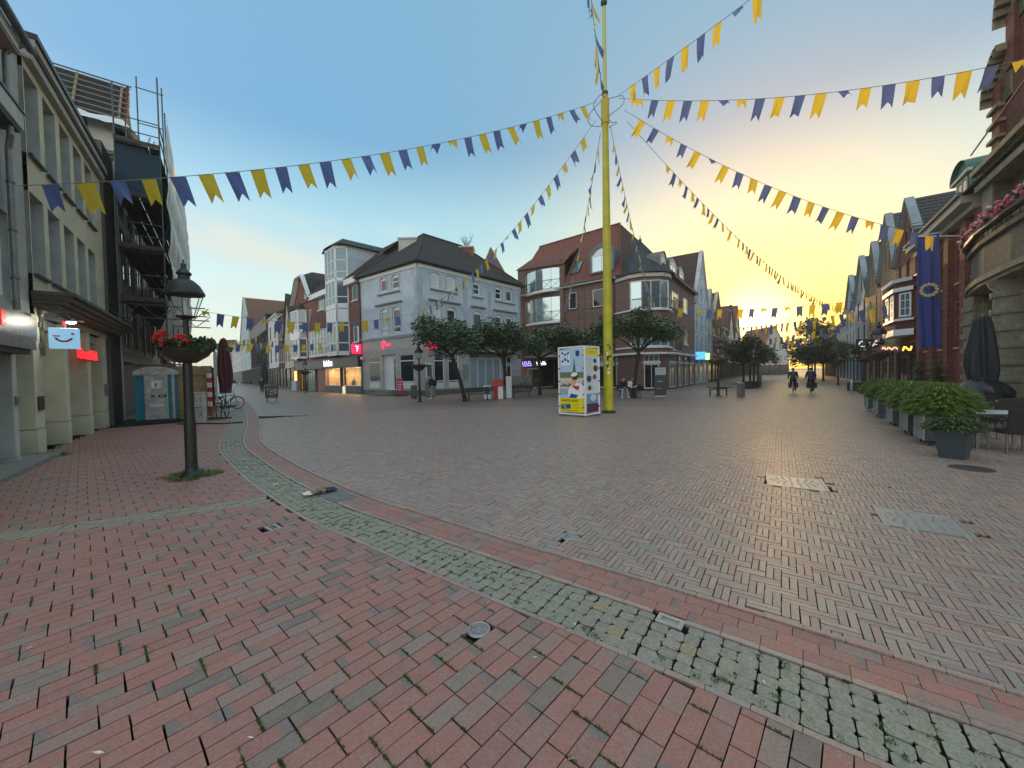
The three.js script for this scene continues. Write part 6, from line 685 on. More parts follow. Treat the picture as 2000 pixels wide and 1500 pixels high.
// ---------- mast with bunting ----------
const yel = mat(.68, .60, .02, { roughness: .45, t: 'plaster', s: 1 }), flagY = mat(.78, .56, .03, { roughness: .9, transmission: .5, thickness: 0 }), flagB = mat(.11, .16, .36, { roughness: .9, transmission: .34, thickness: 0 }), cordM = mat(.30, .30, .27, { roughness: .9 });
const MP = G(1189, 806), HUB = [MP[0], 12.75, MP[1]];
{
const t = thing('flag_mast', 'tall yellow tapered mast with stickers in the middle of the square', 'mast', [MP[0], 0, MP[1]]);
new MB().lathe([[0, 0], [.30, 0], [.30, .05], [.24, .06], [.24, .10], [.215, .12]], 0, 0, 0, 24).build('base_plate', MAT.iron, t); new MB().lathe([[.205, .1], [.20, .2], [.188, 3], [.165, 7], [.13, 11], [.115, 13.1]], 0, 0, 0, 24).build('pole', yel, t); new MB().lathe([[.085, 13.1], [.075, 16.6], [0, 16.65]], 0, 0, 0, 16).build('pole_top', mat(.52, .52, .16, { roughness: .5 }), t); new MB().lathe([[.10, 13.05], [.135, 13.08], [.12, 13.2], [.09, 13.22]], 0, 0, 0, 16).build('collar', MAT.iron, t); new MB().ball(0, 16.78, 0, .14).build('finial', mat(.05, .08, .07), t);
new MB().lathe([[.14, 11.9], [.17, 11.92], [.17, 12.9], [.14, 12.92]], 0, 0, 0, 16).build('rope_wrap', mat(.55, .44, .06, { bump: 'rough', s: 3 }), t); for (let i = 0; i < 4; i++) { const a = i * 1.6 + .3; new MB().tube([[.15 * Math.cos(a), 12.9, .15 * Math.sin(a)], [.7 * Math.cos(a + .2), 12.8 - i * .15, .7 * Math.sin(a + .2)], [.8 * Math.cos(a + .5), 12.3, .8 * Math.sin(a + .5)], [.17 * Math.cos(a + .9), 12.1 - i * .1, .17 * Math.sin(a + .9)]], .016, 5, 20).build('loose_rope', cordM, t); }
const R = rng(9), sm = [MAT.black, MAT.white, MAT.dark, mat(.25, .22, .2)]; for (let i = 0; i < 15; i++) { const a = 1.2 + R() * 1.1, v = 1.35 + R() * 1.5, r = .2005 - v * .004, da = .12 + R() * .16, h = .05 + R() * .10, m = new MB(); for (let k = 0; k < 4; k++) { const P = (q, y) => { const b = a - da + 2 * da * q / 4; return [Math.cos(b) * (r + .003), y, Math.sin(b) * (r + .003)]; }; m.quad(P(k + 1, v), P(k, v), P(k, v + h), P(k + 1, v + h)); } m.build('sticker', sm[i % 4], t); }
}
const flagGeos = (() => { // six hanging pennants with a notched foot, two of them flung over the cord
const out = []; for (let k = 0; k < 8; k++) { const R = rng(50 + k), W = .30, H = .66, nu = 6, nv = 7, mb = new MB(), sway = (R() - .5) * .34, tw = (R() - .5) * .5, ph = R() * 6, fold = k > 5 ? .42 : 1; const P = (i, j) => { const u = i / nu, v = j / nv, foot = H * (1 - .26 * (1 - Math.abs(2 * u - 1)) * (1 + .3 * (R.q || 0))), y = -foot * v * fold, nar = 1 - .16 * v; const ang = tw * v; const x = (u - .5) * W * nar; return [x * Math.cos(ang) + sway * v * .5 + (fold < 1 ? .12 * v : 0), y + (fold < 1 ? .10 * Math.sin(u * 3) * v : 0), x * Math.sin(ang) + .045 * Math.sin(u * 5 + ph + v * 2) * (v + .15) + sway * v * v * .6]; };
for (let i = 0; i < nu; i++) for (let j = 0; j < nv; j++) mb.quad(P(i, j + 1), P(i + 1, j + 1), P(i + 1, j), P(i, j)); const o = mb.build('flag', flagY, new THREE.Group()); out.push(o.geometry); } return out; })();
const H3 = (px, py, z) => { const r = ray(px, py), k = -z / r.z; return [r.x * k, EYE + r.y * k, -z]; };
function bunting(label, A, B, o = {}) {
const { sag = .5, step = .60, skip0 = .5, skip1 = .3, sc = 1, first = 0, R = rng(Math.round((A[0] + B[0] * 7) * 10)) } = o, t = thing('bunting', label, 'bunting', A), L = Math.hypot(B[0] - A[0], B[1] - A[1], B[2] - A[2]), at = (f) => [(B[0] - A[0]) * f, (B[1] - A[1]) * f - sag * 4 * f * (1 - f), (B[2] - A[2]) * f];
const pts = []; for (let i = 0; i <= 20; i++) pts.push(at(i / 20)); new MB().tube(pts, .011 * Math.max(1, sc * .9), 4, 40).build('cord', cordM, t);
const n = Math.floor((L - skip0 - skip1) / step), ang = Math.atan2(-(B[2] - A[2]), B[0] - A[0]); for (let i = 0; i < n; i++) { const f = (skip0 + (i + .5) * step) / L, p = at(f), q = at(f + .01), m = new THREE.Mesh(flagGeos[R() < .16 ? 6 + (i % 2) : Math.floor(R() * 6)], (i + first) % 2 ? flagB : flagY); m.name = 'flag'; const sl = Math.atan2(q[1] - p[1], Math.hypot(q[0] - p[0], q[2] - p[2])); m.position.set(p[0], p[1], p[2]); m.rotation.order = 'YZX'; m.rotation.set((R() - .5) * .5, ang + (o.turn || 0), o.drop ? 0 : sl * .7); m.scale.setScalar(sc * (.9 + .2 * R())); t.add(m); }
return t;
}
const off3 = (p, dx, dy, dz) => [p[0] + dx, p[1] + dy, p[2] + dz];
{
const FT = new Face({ position: V(0, 0, 0) }, LP(-.28), LP(6.72)), ta = FT.px(36, 363, .1), A = FT.world(ta[0], ta[1], .1);
bunting('bunting from the mast across to the cream building on the left', off3(HUB, -.35, .0, .1), A, { sag: .62, skip1: .1 });
bunting('bunting from the mast down to the corner of the pale blue house', off3(HUB, -.4, -.7, 0), [C0[0] + .1, 7.2, C0[1] + .3], { sag: 1.3, skip1: .1 });
bunting('thin edge on bunting from the mast to the glazed balconies', off3(HUB, -.2, -1.2, 0), [5.6, 8.6, -40.3], { sag: 1.0, turn: 0 });
bunting('edge on bunting from the mast to the corner turret', off3(HUB, .2, -.9, 0), [12.9, 7.7, -34.5], { sag: 1.0 });
bunting('long bunting from the mast sagging down into the right street', off3(HUB, .9, -.75, 0), (() => { const p = row2(6.9, 60); return [p[0], 8.6, p[1]]; })(), { sag: 2.0, skip0: 3 });
bunting('bunting from the mast to the flower boxes of the town hall balcony', off3(HUB, .75, -.35, .1), (() => { const p = row2(5.5, 22.2); return [p[0], 6.55, p[1]]; })(), { sag: .75 });
bunting('nearly level bunting from the mast to the right edge over the town hall', off3(HUB, .55, .12, .1), (() => { const p = row2(6.35, 18.2); return [p[0], 10.6, p[1]]; })(), { sag: .55, sc: 1.05 });
bunting('bunting climbing from the mast out of the top of the picture', off3(HUB, .55, .25, .1), [14.9, 11.0, 5.0], { sag: .5 });
bunting('bunting running edge on from the mast straight overhead', off3(HUB, -.15, .3, .2), [-6.2, 10.2, 16.3], { sag: .3, step: .5 });
const sc = SCF.F.world(12.6, 6.5, 1.75); bunting('bunting across the left street from the scaffolding to the blue corner house', sc, [C0[0] - .15, 7.0, C0[1] + .25], { sag: .9, step: .85, sc: 1.35 });
bunting('second bunting across the left street in front of the black building', [-29.5, 5.3, -33], H3(652, 668, 44), { sag: .5, step: .85, sc: 1.3 }); bunting('third bunting across the left street behind the second', [-38, 6.0, -44], H3(560, 662, 66), { sag: .6, step: 1.0, sc: 1.6 }); bunting('farthest bunting across the left street', [-56, 7.0, -66], H3(527, 650, 88), { sag: .6, step: 1.2, sc: 2 });
const rp = (w, s, v) => { const p = row2(w, s); return [p[0], v, p[1]]; };
bunting('bunting across the right street from the turret to the bay window house', [14.6, 7.45, -35.3], rp(6.2, 37, 6.6), { sag: .45, step: .78, sc: 1.25 }); bunting('bunting across the right street from the spire house to the blue flag', rp(-8.5, 63, 7.9), rp(6.2, 36, 5.9), { sag: .5, step: 1.0, sc: 1.5 });
bunting('bunting over the right street before the distant trees', rp(-8.5, 80, 6.8), rp(6.9, 62, 7.2), { sag: .6, step: 1.1, sc: 1.7 }); bunting('farthest bunting over the right street in front of the end gable', rp(-8, 100, 7.4), rp(6.9, 84, 7.6), { sag: .6, step: 1.3, sc: 2.0 });
}
// ---------- advertising box beside the mast ----------
{
const A = G(1093, 811), B = G(1143, 815), t = thing('advertising_box', 'white framed advertising box with yellow posters beside the yellow mast', 'advertising box', [B[0], 0, B[1]]), F = new Face(t, A, B), w = F.len, C = [B[0] + (F.d[1]) * .98, B[1] - F.d[0] * .98], Q = new Face(t, B, C), h = 2.72; const fm = MAT.white;
const P1 = canvas(512, 1100, (c, W, H) => { const g = c; g.fillStyle = '#b9d4ea'; g.fillRect(0, 0, W, H); g.fillStyle = '#e9f1f6'; g.fillRect(20, 24, 210, 250); g.fillStyle = '#1f3f78'; for (const [x, y] of [[60, 60], [190, 60], [125, 90], [60, 210], [190, 210], [125, 170]]) { g.beginPath(); g.arc(x, y, 22, 0, 7); g.fill(); } g.strokeStyle = '#1f3f78'; g.lineWidth = 8; g.strokeRect(80, 75, 92, 120); g.fillStyle = '#274a7d'; g.beginPath(); g.moveTo(350, 30); g.lineTo(430, 30); g.lineTo(430, 110); g.lineTo(390, 140); g.lineTo(350, 110); g.fill(); g.fillStyle = '#4d6b58'; g.beginPath(); g.moveTo(318, 130); g.lineTo(350, 400); g.lineTo(286, 400); g.fill(); g.fillRect(284, 380, 70, 60);
g.fillStyle = '#6f7f5c'; g.fillRect(0, 400, W, 110); g.fillStyle = '#8a7a64'; for (let i = 0; i < 12; i++) g.fillRect(i * 44, 430 + (i * 37) % 50, 38, 70); g.fillStyle = '#d7d2c4'; g.fillRect(0, 500, W, 260); g.fillStyle = '#7c7464'; for (let i = 0; i < 9; i++) { g.beginPath(); g.moveTo(i * 60, 640 - (i * 53) % 90); g.lineTo(i * 60 + 70, 610); g.lineTo(i * 60 + 60, 650); g.lineTo(i * 60, 660); g.fill(); } g.fillStyle = '#9db3c4'; g.fillRect(0, 690, 180, 110);
g.fillStyle = '#f4f4f2'; g.beginPath(); g.ellipse(370, 760, 190, 170, 0, 0, 7); g.fill(); g.fillStyle = '#e2b08e'; g.beginPath(); g.ellipse(300, 540, 62, 80, -.2, 0, 7); g.fill(); g.fillRect(280, 600, 50, 60); g.fillStyle = '#5a3a24'; g.beginPath(); g.ellipse(330, 480, 66, 60, 0, 0, 7); g.fill(); g.fillStyle = '#ffffff'; g.beginPath(); g.ellipse(315, 440, 70, 34, -.2, 0, 7); g.fill(); g.fillStyle = '#e2b08e'; g.beginPath(); g.moveTo(120, 555); g.lineTo(300, 590); g.lineTo(300, 620); g.lineTo(115, 580); g.fill(); g.fillStyle = '#c8352c'; g.beginPath(); g.moveTo(250, 640); g.lineTo(430, 640); g.lineTo(400, 720); g.lineTo(330, 690); g.fill(); g.fillStyle = '#2b4da0'; g.beginPath(); g.moveTo(190, 860); g.lineTo(240, 770); g.lineTo(400, 800); g.lineTo(330, 870); g.fill();
g.fillStyle = '#f4df12'; g.fillRect(0, 850, W, 250); g.fillStyle = '#403c12'; g.font = 'bold 62px sans-serif'; g.fillText('HANSE AHOI', 26, 920, 460); g.fillStyle = '#2b4d92'; g.save(); g.translate(16, 960); g.rotate(-.07); g.fillRect(0, 10, 210, 84); g.fillStyle = '#e8e47a'; g.font = 'bold 30px sans-serif'; g.fillText('STADT', 40, 45); g.fillText('FEST', 55, 80); g.restore(); g.fillStyle = '#b09a18'; g.font = '44px sans-serif'; g.fillText('IN DER', 270, 985); g.fillText('STADT', 290, 1035); g.fillStyle = '#5b5410'; g.fillRect(40, 1068, 330, 8); });
const P2 = canvas(256, 1100, (g, W, H) => { g.fillStyle = '#dfe3e2'; g.fillRect(0, 0, W, H); g.fillStyle = '#f2dc14'; g.fillRect(0, 0, W, 110); g.fillStyle = '#7a6c10'; g.font = 'bold 30px sans-serif'; g.fillText('HANSE', 70, 66); g.fillStyle = '#a7aaa6'; for (let i = 0; i < 16; i++) g.fillRect(24, 150 + i * 36, 90 + (i * 47) % 60, 9); const cs = ['#33424c', '#5f4d38', '#3c4f5e', '#6b665c', '#454a55']; [[190, 210, 40], [200, 340, 56], [70, 520, 58], [180, 490, 46], [80, 680, 42]].forEach(([x, y, r], i) => { g.fillStyle = cs[i]; g.beginPath(); g.ellipse(x, y, r * .8, r, 0, 0, 7); g.fill(); }); g.fillStyle = '#6f9dc0'; g.fillRect(20, 780, 220, 190); g.fillStyle = '#cfe0ea'; g.beginPath(); g.arc(150, 850, 60, 0, 7); g.fill(); g.fillStyle = '#7d2d36'; g.fillRect(20, 950, 236, 150); g.fillStyle = '#3b3a6a'; for (let i = 0; i < 6; i++) g.fillRect(30 + i * 38, 970 + (i * 31) % 60, 24, 90); });
const pl = (f, tex, wd) => { const m = new MB(), a = .05, b = wd - .05; m.quad([a, .16, .002], [b, .16, .002], [b, h - .1, .002], [a, h - .1, .002], [[0, 0], [1, 0], [1, 1], [0, 1]]); f.build(m, 'poster', new THREE.MeshStandardMaterial({ map: tex, roughness: .5 })); };
pl(F, P1, w); pl(Q, P2, Q.len); for (const [f, a] of [[F, 0], [F, w], [Q, Q.len]]) f.build(new MB().bar([a, .05, 0], [a, h, 0], .035, 10), 'frame_tube', fm); F.build(new MB().bar([w, .05, -.98], [w, h, -.98], .03, 8).bar([0, .05, -.98], [0, h, -.98], .03, 8), 'frame_tube', fm);
for (const v of [.08, h - .03]) { F.build(new MB().bar([0, v, 0], [w, v, 0], .035, 8), 'frame_tube', fm); F.build(new MB().bar([w, v, 0], [w, v, -.98], .035, 8), 'frame_tube', fm); F.build(new MB().bar([0, v, 0], [0, v, -.98], .035, 8).bar([0, v, -.98], [w, v, -.98], .035, 8), 'frame_tube', fm); } F.build(new MB().box(.06, .16, -.96, w - .06, h - .12, -.94), 'rear_panel', MAT.blind); F.build(new MB().box(-.03, 0, -1.0, w + .03, .05, .03), 'base', MAT.galv); for (let i = 0; i < 5; i++) for (const [f, a] of [[F, .04], [F, w - .04], [Q, Q.len - .04]]) f.build(new MB().box(a - .03, .35 + i * .5, .0, a + .03, .39 + i * .5, .05), 'clip', MAT.dark);
}
// ---------- lamps with flower bowls ----------
const redF = mat(.62, .02, .02, { roughness: .7 }), purpF = mat(.22, .06, .10, { roughness: .7 });
function makeLamp(name, label, x, z, big) {
const t = thing(name, label, 'street lamp', [x, 0, z], 0, 'old style street lamps with flower bowls'), R = rng(big ? 77 : 78);
new MB().lathe([[0, 0], [.165, 0], [.165, .03], [.13, .06], [.10, .10], [.088, .16], [.086, .9], [.078, 1.0], [.073, 1.2], [.066, 2.05], [.066, 2.3]], 0, 0, 0, 24).build('post', MAT.iron, t); new MB().lathe([[.088, 2.02], [.095, 2.04], [.095, 2.07], [.08, 2.08]], 0, 0, 0, 20).build('post_ring', MAT.iron, t);
const rust = mat(.075, .055, .045, { t: 'dirt', s: 2, roughness: .6 }); new MB().lathe([[.08, 2.02], [.13, 2.0], [.30, 2.12], [.36, 2.22], [.37, 2.24], [.35, 2.24], [.2, 2.2], [.06, 2.2]], 0, 0, 0, 28).build('flower_bowl', rust, t);
const lf = new MB(), fl = new MB(), f2 = new MB(); for (let i = 0; i < 900; i++) { const a = R() * 6.283, r = .08 + Math.sqrt(R()) * .32, y = 2.23 + R() * .16 * (1.3 - r); lf.geo(new THREE.CircleGeometry(.025 + R() * .03, 5), new THREE.Matrix4().makeRotationFromEuler(new THREE.Euler(R() * 3, R() * 6, R() * 3)).setPosition(Math.cos(a) * r, y, Math.sin(a) * r)); } const st = new MB(); const cl = [[-.42, 2.38, .1], [-.34, 2.45, .18], [.12, 2.42, .26], [-.1, 2.32, .34], [.02, 2.36, .3], [-.44, 2.3, -.05], [.2, 2.34, .22], [-.38, 2.52, .05]]; for (const [cx, cy, cz] of cl) { st.bar([cx * .6, 2.2, cz * .6], [cx, cy, cz], .006, 4); for (let k = 0; k < 26; k++) fl.geo(new THREE.IcosahedronGeometry(.018 + R() * .012, 0), new THREE.Matrix4().setPosition(cx + (R() - .5) * .10, cy + (R() - .5) * .10, cz + (R() - .5) * .10)); } for (let i = 0; i < 8; i++) { const a = -.6 + R() * 1.4, r = .42 + R() * .22, y = 2.22 + R() * .2; st.bar([Math.cos(a) * .2, 2.22, Math.sin(a) * .2], [Math.cos(a) * r, y, Math.sin(a) * r], .005, 4); for (let k = 0; k < 5; k++) lf.geo(new THREE.CircleGeometry(.03 + R() * .02, 6), new THREE.Matrix4().makeRotationFromEuler(new THREE.Euler(R() * 3, R() * 6, R() * 3)).setPosition(Math.cos(a) * r + (R() - .5) * .1, y + (R() - .5) * .08, Math.sin(a) * r + (R() - .5) * .1)); }
lf.build('foliage', MAT.leafD, t).userData.kind = 'stuff'; st.build('stems', MAT.leafD, t).userData.kind = 'stuff'; fl.build('flowers', big ? redF : purpF, t).userData.kind = 'stuff';
new MB().lathe([[.06, 2.3], [.045, 2.4], [.04, 2.75], [.09, 2.78], [.14, 2.80], [.14, 2.82], [.03, 2.84]], 0, 0, 0, 18).build('neck', MAT.iron, t); const gl = new MB().lathe([[.15, 2.83], [.27, 3.20]], 0, 0, 0, 20).build('lantern_glass', MAT.glass, t); const rb = new MB(); for (let i = 0; i < 6; i++) { const a = i * 1.047; rb.bar([Math.cos(a) * .152, 2.82, Math.sin(a) * .152], [Math.cos(a) * .275, 3.21, Math.sin(a) * .275], .008, 4); } rb.build('lantern_bars', MAT.iron, t); new MB().lathe([[0, 2.83], [.045, 2.83], [.045, 2.98], [.03, 3.0], [.03, 3.1], [0, 3.11]], 0, 0, 0, 12).build('bulb', mat(.62, .60, .52, { roughness: .4 }), t);
new MB().lathe([[.285, 3.19], [.29, 3.21], [.285, 3.23], [.27, 3.26], [.22, 3.36], [.14, 3.44], [.085, 3.47], [.085, 3.53], [.11, 3.55], [.11, 3.57], [.05, 3.64], [.035, 3.68], [.045, 3.70], [.035, 3.73], [.012, 3.75], [.01, 3.8], [0, 3.81]], 0, 0, 0, 24).build('lantern_hood', MAT.iron, t); return t;
}
{
const lp = G(375, 929), L0 = makeLamp('street_lamp', 'black street lamp with red geraniums in its bowl, nearest on the left', lp[0], lp[1], true);
const L1 = G(820, 785), l1 = makeLamp('street_lamp', 'street lamp with dark flower bowl in front of the blue corner house', L1[0], L1[1], false);
for (const [px, py, lab] of [[1403, 773, 'street lamp left of the stone bollard at the mouth of the right street'], [1472, 757, 'street lamp before the dark tree on the left of the right street'], [1688, 766, 'street lamp right of the cyclists beside the dark planter box'], [1637, 752, 'farther street lamp on the right pavement of the right street'], [1715, 790, 'tall street lamp behind the green planters in front of the brick bay'], [597, 767, 'street lamp before the left shop of the brick house']]) { const p = G(px, py); dup(l1, [p[0], 0, p[1]], .7, lab); }
{ // bench plank round the lamp at the street mouth
const p = G(1403, 773), t = thing('ring_bench', 'dark bench fixed round the lamp at the street mouth', 'bench', [p[0], 0, p[1]]); for (const a of [0, 1.57]) new MB().rbox(-.75, .44, -.16, .75, .5, .16, .02).build('seat', MAT.darkwood, t, new THREE.Matrix4().makeRotationY(a + .5).setPosition(0, a * .06, 0)); for (const s of [-.55, .55]) new MB().box(s - .03, 0, -.03, s + .03, .45, .03).build('leg', MAT.iron, t); }
}
// ---------- building site things on the left ----------
{
const a = G(268, 828), b = G(345, 828), t = thing('portable_toilet', 'white and teal portable toilet in front of the wooden hoarding', 'portable toilet', [a[0], 0, a[1]]), F = new Face(t, a, [a[0] + 1.02, a[1] - .50]), w = F.len, H = 2.02, teal = mat(.02, .20, .27, { roughness: .45 }), wp = mat(.74, .76, .75, { roughness: .4, t: 'dirt', s: .6 });
F.build(new MB().rbox(0, .12, -1.1, w, H, -.02, .03), 'cabin', teal); F.build(new MB().box(-.02, 0, -1.12, w + .02, .115, .02), 'skid', mat(.03, .035, .04)); F.build(new MB().rbox(.26, .14, -.018, .98, H - .06, .03, .012), 'door', wp); for (const [y0, y1] of [[.26, .86], [1.22, 1.86]]) { const f = new MB(), x0 = .34, x1 = .9; f.box(x0, y0, .03, x1, y0 + .025, .042).box(x0, y1 - .025, .03, x1, y1, .042).box(x0, y0 + .025, .03, x0 + .025, y1 - .025, .042).box(x1 - .025, y0 + .025, .03, x1, y1 - .025, .042); F.build(f, 'door_moulding', wp); }
for (const x of [0, w]) F.build(new MB().rbox(x - .035, .12, -.1, x + .035, H, .03, .02), 'corner_post', x ? wp : teal);
const rf = []; for (let i = 0; i <= 12; i++) { const u = i / 12; rf.push([lerp(-.06, w + .06, u), H + .02 + .22 * Math.pow(Math.sin(Math.PI * u), .7)]); } F.build(new MB().prism([[-.06, H - .1], [w + .06, H - .1], ...rf.slice().reverse()], -1.18, .06), 'roof', mat(.70, .73, .74, { roughness: .4, t: 'dirt', s: .8 }));
F.box('latch', MAT.black, .70, .93, 1.02, 1.13, .032, .05); F.box('latch', MAT.black, .47, .56, 1.04, 1.11, .032, .044); F.build(new MB().box(.76, 1.05, .051, .80, 1.1, .053).box(.83, 1.05, .051, .87, 1.1, .053), 'latch_mark', MAT.white);
const sgn = canvas(256, 256, (g, W) => { g.fillStyle = '#e9eceb'; g.fillRect(0, 0, W, W); g.strokeStyle = '#777'; g.lineWidth = 8; g.strokeRect(20, 20, 216, 216); g.fillStyle = '#222'; g.beginPath(); g.arc(128, 84, 20, 0, 7); g.fill(); g.fillRect(106, 108, 44, 60); g.fillRect(108, 164, 16, 50); g.fillRect(132, 164, 16, 50); g.fillRect(196, 60, 10, 140); }), txt = canvas(256, 96, (g) => { g.fillStyle = '#e6e9e9'; g.fillRect(0, 0, 256, 96); g.fillStyle = '#3a4048'; g.font = 'bold 44px sans-serif'; g.fillText('VERMIETUNG', 4, 46, 248); g.font = '26px sans-serif'; g.fillText('mobile toiletten', 8, 84); });
const pl = (x0, x1, y0, y1, tx) => F.build(new MB().quad([x0, y0, .034], [x1, y0, .034], [x1, y1, .034], [x0, y1, .034], [[0, 0], [1, 0], [1, 1], [0, 1]]), 'label_plate', new THREE.MeshStandardMaterial({ map: tx, roughness: .5 })); pl(.46, .78, 1.38, 1.70, sgn); pl(.42, .84, .66, .80, txt);
// hoarding of boards
const h = thing('wooden_hoarding', 'wooden board hoarding round the scaffold foot behind the portable toilet', 'hoarding', [-15.1, 0, -15.6]), hp = [[-15.25, -15.55], [-13.9, -16.25], [-13.55, -17.35], [-18.5, -24]], wd = [mat(.46, .29, .13, { t: 'dirt', s: 1 }), mat(.42, .27, .13, { t: 'dirt', s: 1 }), mat(.50, .33, .16, { t: 'dirt', s: 1 })], R = rng(6);
for (let k = 0; k < 3; k++) { const f = new Face(h, hp[k], hp[k + 1]), n = Math.ceil(f.len / .2); for (let i = 0; i < n; i++) f.box('board', wd[Math.floor(R() * 3)], i * f.len / n + .004, (i + 1) * f.len / n - .004, .05, 2.28 + R() * .05, -.03, R() * .008); f.box('rail', wd[1], 0, f.len, 1.9, 2.0, .012, .05); f.box('rail', wd[1], 0, f.len, .4, .5, .012, .05); if (k === 0) f.build(new MB().box(0, 2.34, -.9, f.len + .1, 2.38, .05), 'cover_board', MAT.galv); }
const sheetB = (name, lab, p, q, v0, v1, m) => { const s = thing(name, lab, 'plastic sheet', [p[0], 0, p[1]]), f = new Face(s, p, q), mb = new MB(), N = 14, P = (i, j) => [f.len * i / N, lerp(v0, v1, j / N), .06 + .09 * fbm(i * .7 + 3, j * .5, 3)]; for (let i = 0; i < N; i++) for (let j = 0; j < N; j++) mb.quad(P(i, j), P(i + 1, j), P(i + 1, j + 1), P(i, j + 1)); f.build(mb, 'sheet', m); };
sheetB('plastic_sheet', 'pale blue white plastic sheet hanging over the end of the hoarding', [-13.5, -17.3], [-15.6, -20.2], .5, 3.1, mat(.58, .68, .74, { roughness: .4, t: 'dirt', s: 1 }));
const bp = [-13.45, -17.1], br = thing('barrier_post', 'red and white striped barrier board at the corner of the hoarding', 'barrier board', [bp[0], 0, bp[1]]); for (let i = 0; i < 8; i++) new MB().box(-.09, .3 + i * .21, -.02, .09, .3 + i * .21 + .208, .03).build('stripe', i % 2 ? MAT.white : mat(.55, .03, .03, { roughness: .5 }), br); new MB().box(-.03, 0, -.05, .03, 2.05, -.021).build('post', MAT.wood, br);
const cb = G(386, 827), c = thing('distribution_cabinet', 'grey white street cabinet beside the foot of the lamp', 'cabinet', [cb[0], 0, cb[1]], .25); new MB().rbox(-.24, .0, -.2, .24, 1.22, .12, .015).build('cabinet_body', mat(.66, .68, .66, { t: 'dirt', s: .8 }), c); new MB().box(-.22, .62, .121, .2, .64, .13).box(.18, .3, .121, .2, .4, .14).build('hinge', MAT.dark, c);
// cable lying across the gutter
const cp = [[348, 829], [372, 829], [400, 828], [430, 828.5], [455, 827], [474, 826]].map(([x, y]) => { const g = G(x, y); return [g[0], .025, g[1]]; }), cbl = thing('cable', 'dark cable lying from the toilet across the gutter', 'cable', cp[0]); new MB().tube(cp.map((p) => [p[0] - cp[0][0], p[1] - cp[0][1], p[2] - cp[0][2]]), .028, 6, 40).build('hose', MAT.dark, cbl);
}
function closedParasol(name, label, x, z, H, col, r, skirt) {
const t = thing(name, label, 'parasol', [x, 0, z]); new MB().bar([0, 0, 0], [0, H + .05, 0], .03, 10).build('pole', MAT.galv, t); new MB().rbox(-.4, 0, -.4, .4, .09, .4, .02).build('base', MAT.dark, t); const m = new MB(), n = 40, rows = 22, P = (i, j) => { const v = j / rows, a = i / n * 6.283, y = lerp(H, .85, v), pr = v < .04 ? .25 : .42 + .58 * Math.sin(Math.min(1, v * 1.15) * 2.2) * (v > .72 ? 1 - (v - .72) * .9 : 1), k = r * pr * (1 + .16 * Math.sin(a * 8 + v * 2.6) + .10 * Math.sin(a * 3 + v * 5)); return [Math.cos(a) * k, y, Math.sin(a) * k]; }; for (let i = 0; i < n; i++) for (let j = 0; j < rows; j++) m.quad(P(i, j + 1), P(i, j), P(i + 1, j), P(i + 1, j + 1)); m.build('canopy', col, t); new MB().lathe([[r * .86, 1.28], [r * .92, 1.31], [r * .86, 1.34]], 0, 0, 0, 16).build('strap', MAT.black, t);
if (skirt) { const s = new MB(), P2 = (i, j) => { const v = j / 8, a = i / 24 * 6.283, k = r * (.8 + 1.1 * Math.sin(v * 2.2)) * (1 + .12 * Math.sin(a * 6 + v * 3)); return [Math.cos(a) * k, 1.3 - v * .62, Math.sin(a) * k]; }; for (let i = 0; i < 24; i++) for (let j = 0; j < 8; j++) s.quad(P2(i, j + 1), P2(i, j), P2(i + 1, j), P2(i + 1, j + 1)); s.build('cover_bag', mat(.02, .024, .03, { roughness: .3 }), t); } return t;
}
{ const p = [-17.6, -23.6]; closedParasol('parasol', 'closed dark red parasol beyond the hoarding on the left street', p[0], p[1], 4.2, mat(.10, .018, .022, { roughness: .85 }), .34); }
// ---------- bicycles ----------
function bikeParts(t, frame) {                      // wheels along x, front at +x
for (const x of [-.52, .52]) { const w = new MB().geo(new THREE.TorusGeometry(.33, .02, 6, 28), new THREE.Matrix4().setPosition(x, .35, 0)).build('wheel', MAT.black, t), sp = new MB(); for (let i = 0; i < 12; i++) { const a = i * .5236; sp.bar([x, .35, 0], [x + Math.cos(a) * .32, .35 + Math.sin(a) * .32, 0], .003, 3); } sp.build('spokes', MAT.steel, w); new MB().geo(new THREE.TorusGeometry(.36, .012, 4, 20, 2.6), new THREE.Matrix4().makeRotationZ(.3).setPosition(x, .35, 0)).build('mudguard', MAT.dark, w); }
new MB().bar([-.52, .35, 0], [-.05, .32, 0], .014).bar([-.05, .32, 0], [-.18, .86, 0], .018).bar([-.05, .32, 0], [.38, .78, 0], .02).bar([-.16, .74, 0], [.38, .80, 0], .018).bar([.52, .35, 0], [.36, .92, 0], .017).bar([-.52, .35, 0], [-.16, .74, 0], .012).build('frame', frame, t); new MB().bar([.36, .92, 0], [.34, 1.02, 0], .014).tube([[.22, 1.03, -.3], [.36, 1.06, -.16], [.36, 1.05, 0], [.36, 1.06, .16], [.22, 1.03, .3]], .013, 6, 16).build('handlebar', MAT.steel, t); new MB().ball(-.2, .93, 0, .12, 1.15, .4, .8).build('saddle', MAT.black, t); new MB().box(-.78, .70, -.08, -.32, .72, .08).build('rack', MAT.dark, t); new MB().bar([-.05, .32, -.1], [-.05, .32, .1], .05, 10).bar([-.05, .32, .1], [.08, .22, .12], .012).bar([-.05, .32, -.1], [-.18, .42, -.12], .012).build('crank', MAT.steel, t); new MB().bar([-.1, .35, .06], [-.22, .02, .2], .01, 5).build('kickstand', MAT.dark, t);
}
const bike0 = (() => { const p = G(436, 817), t = thing('bicycle', 'bicycle parked at the end of the hoarding by the left gutter', 'bicycle', [p[0], 0, p[1]], 1.95); bikeParts(t, MAT.dark); return t; })();
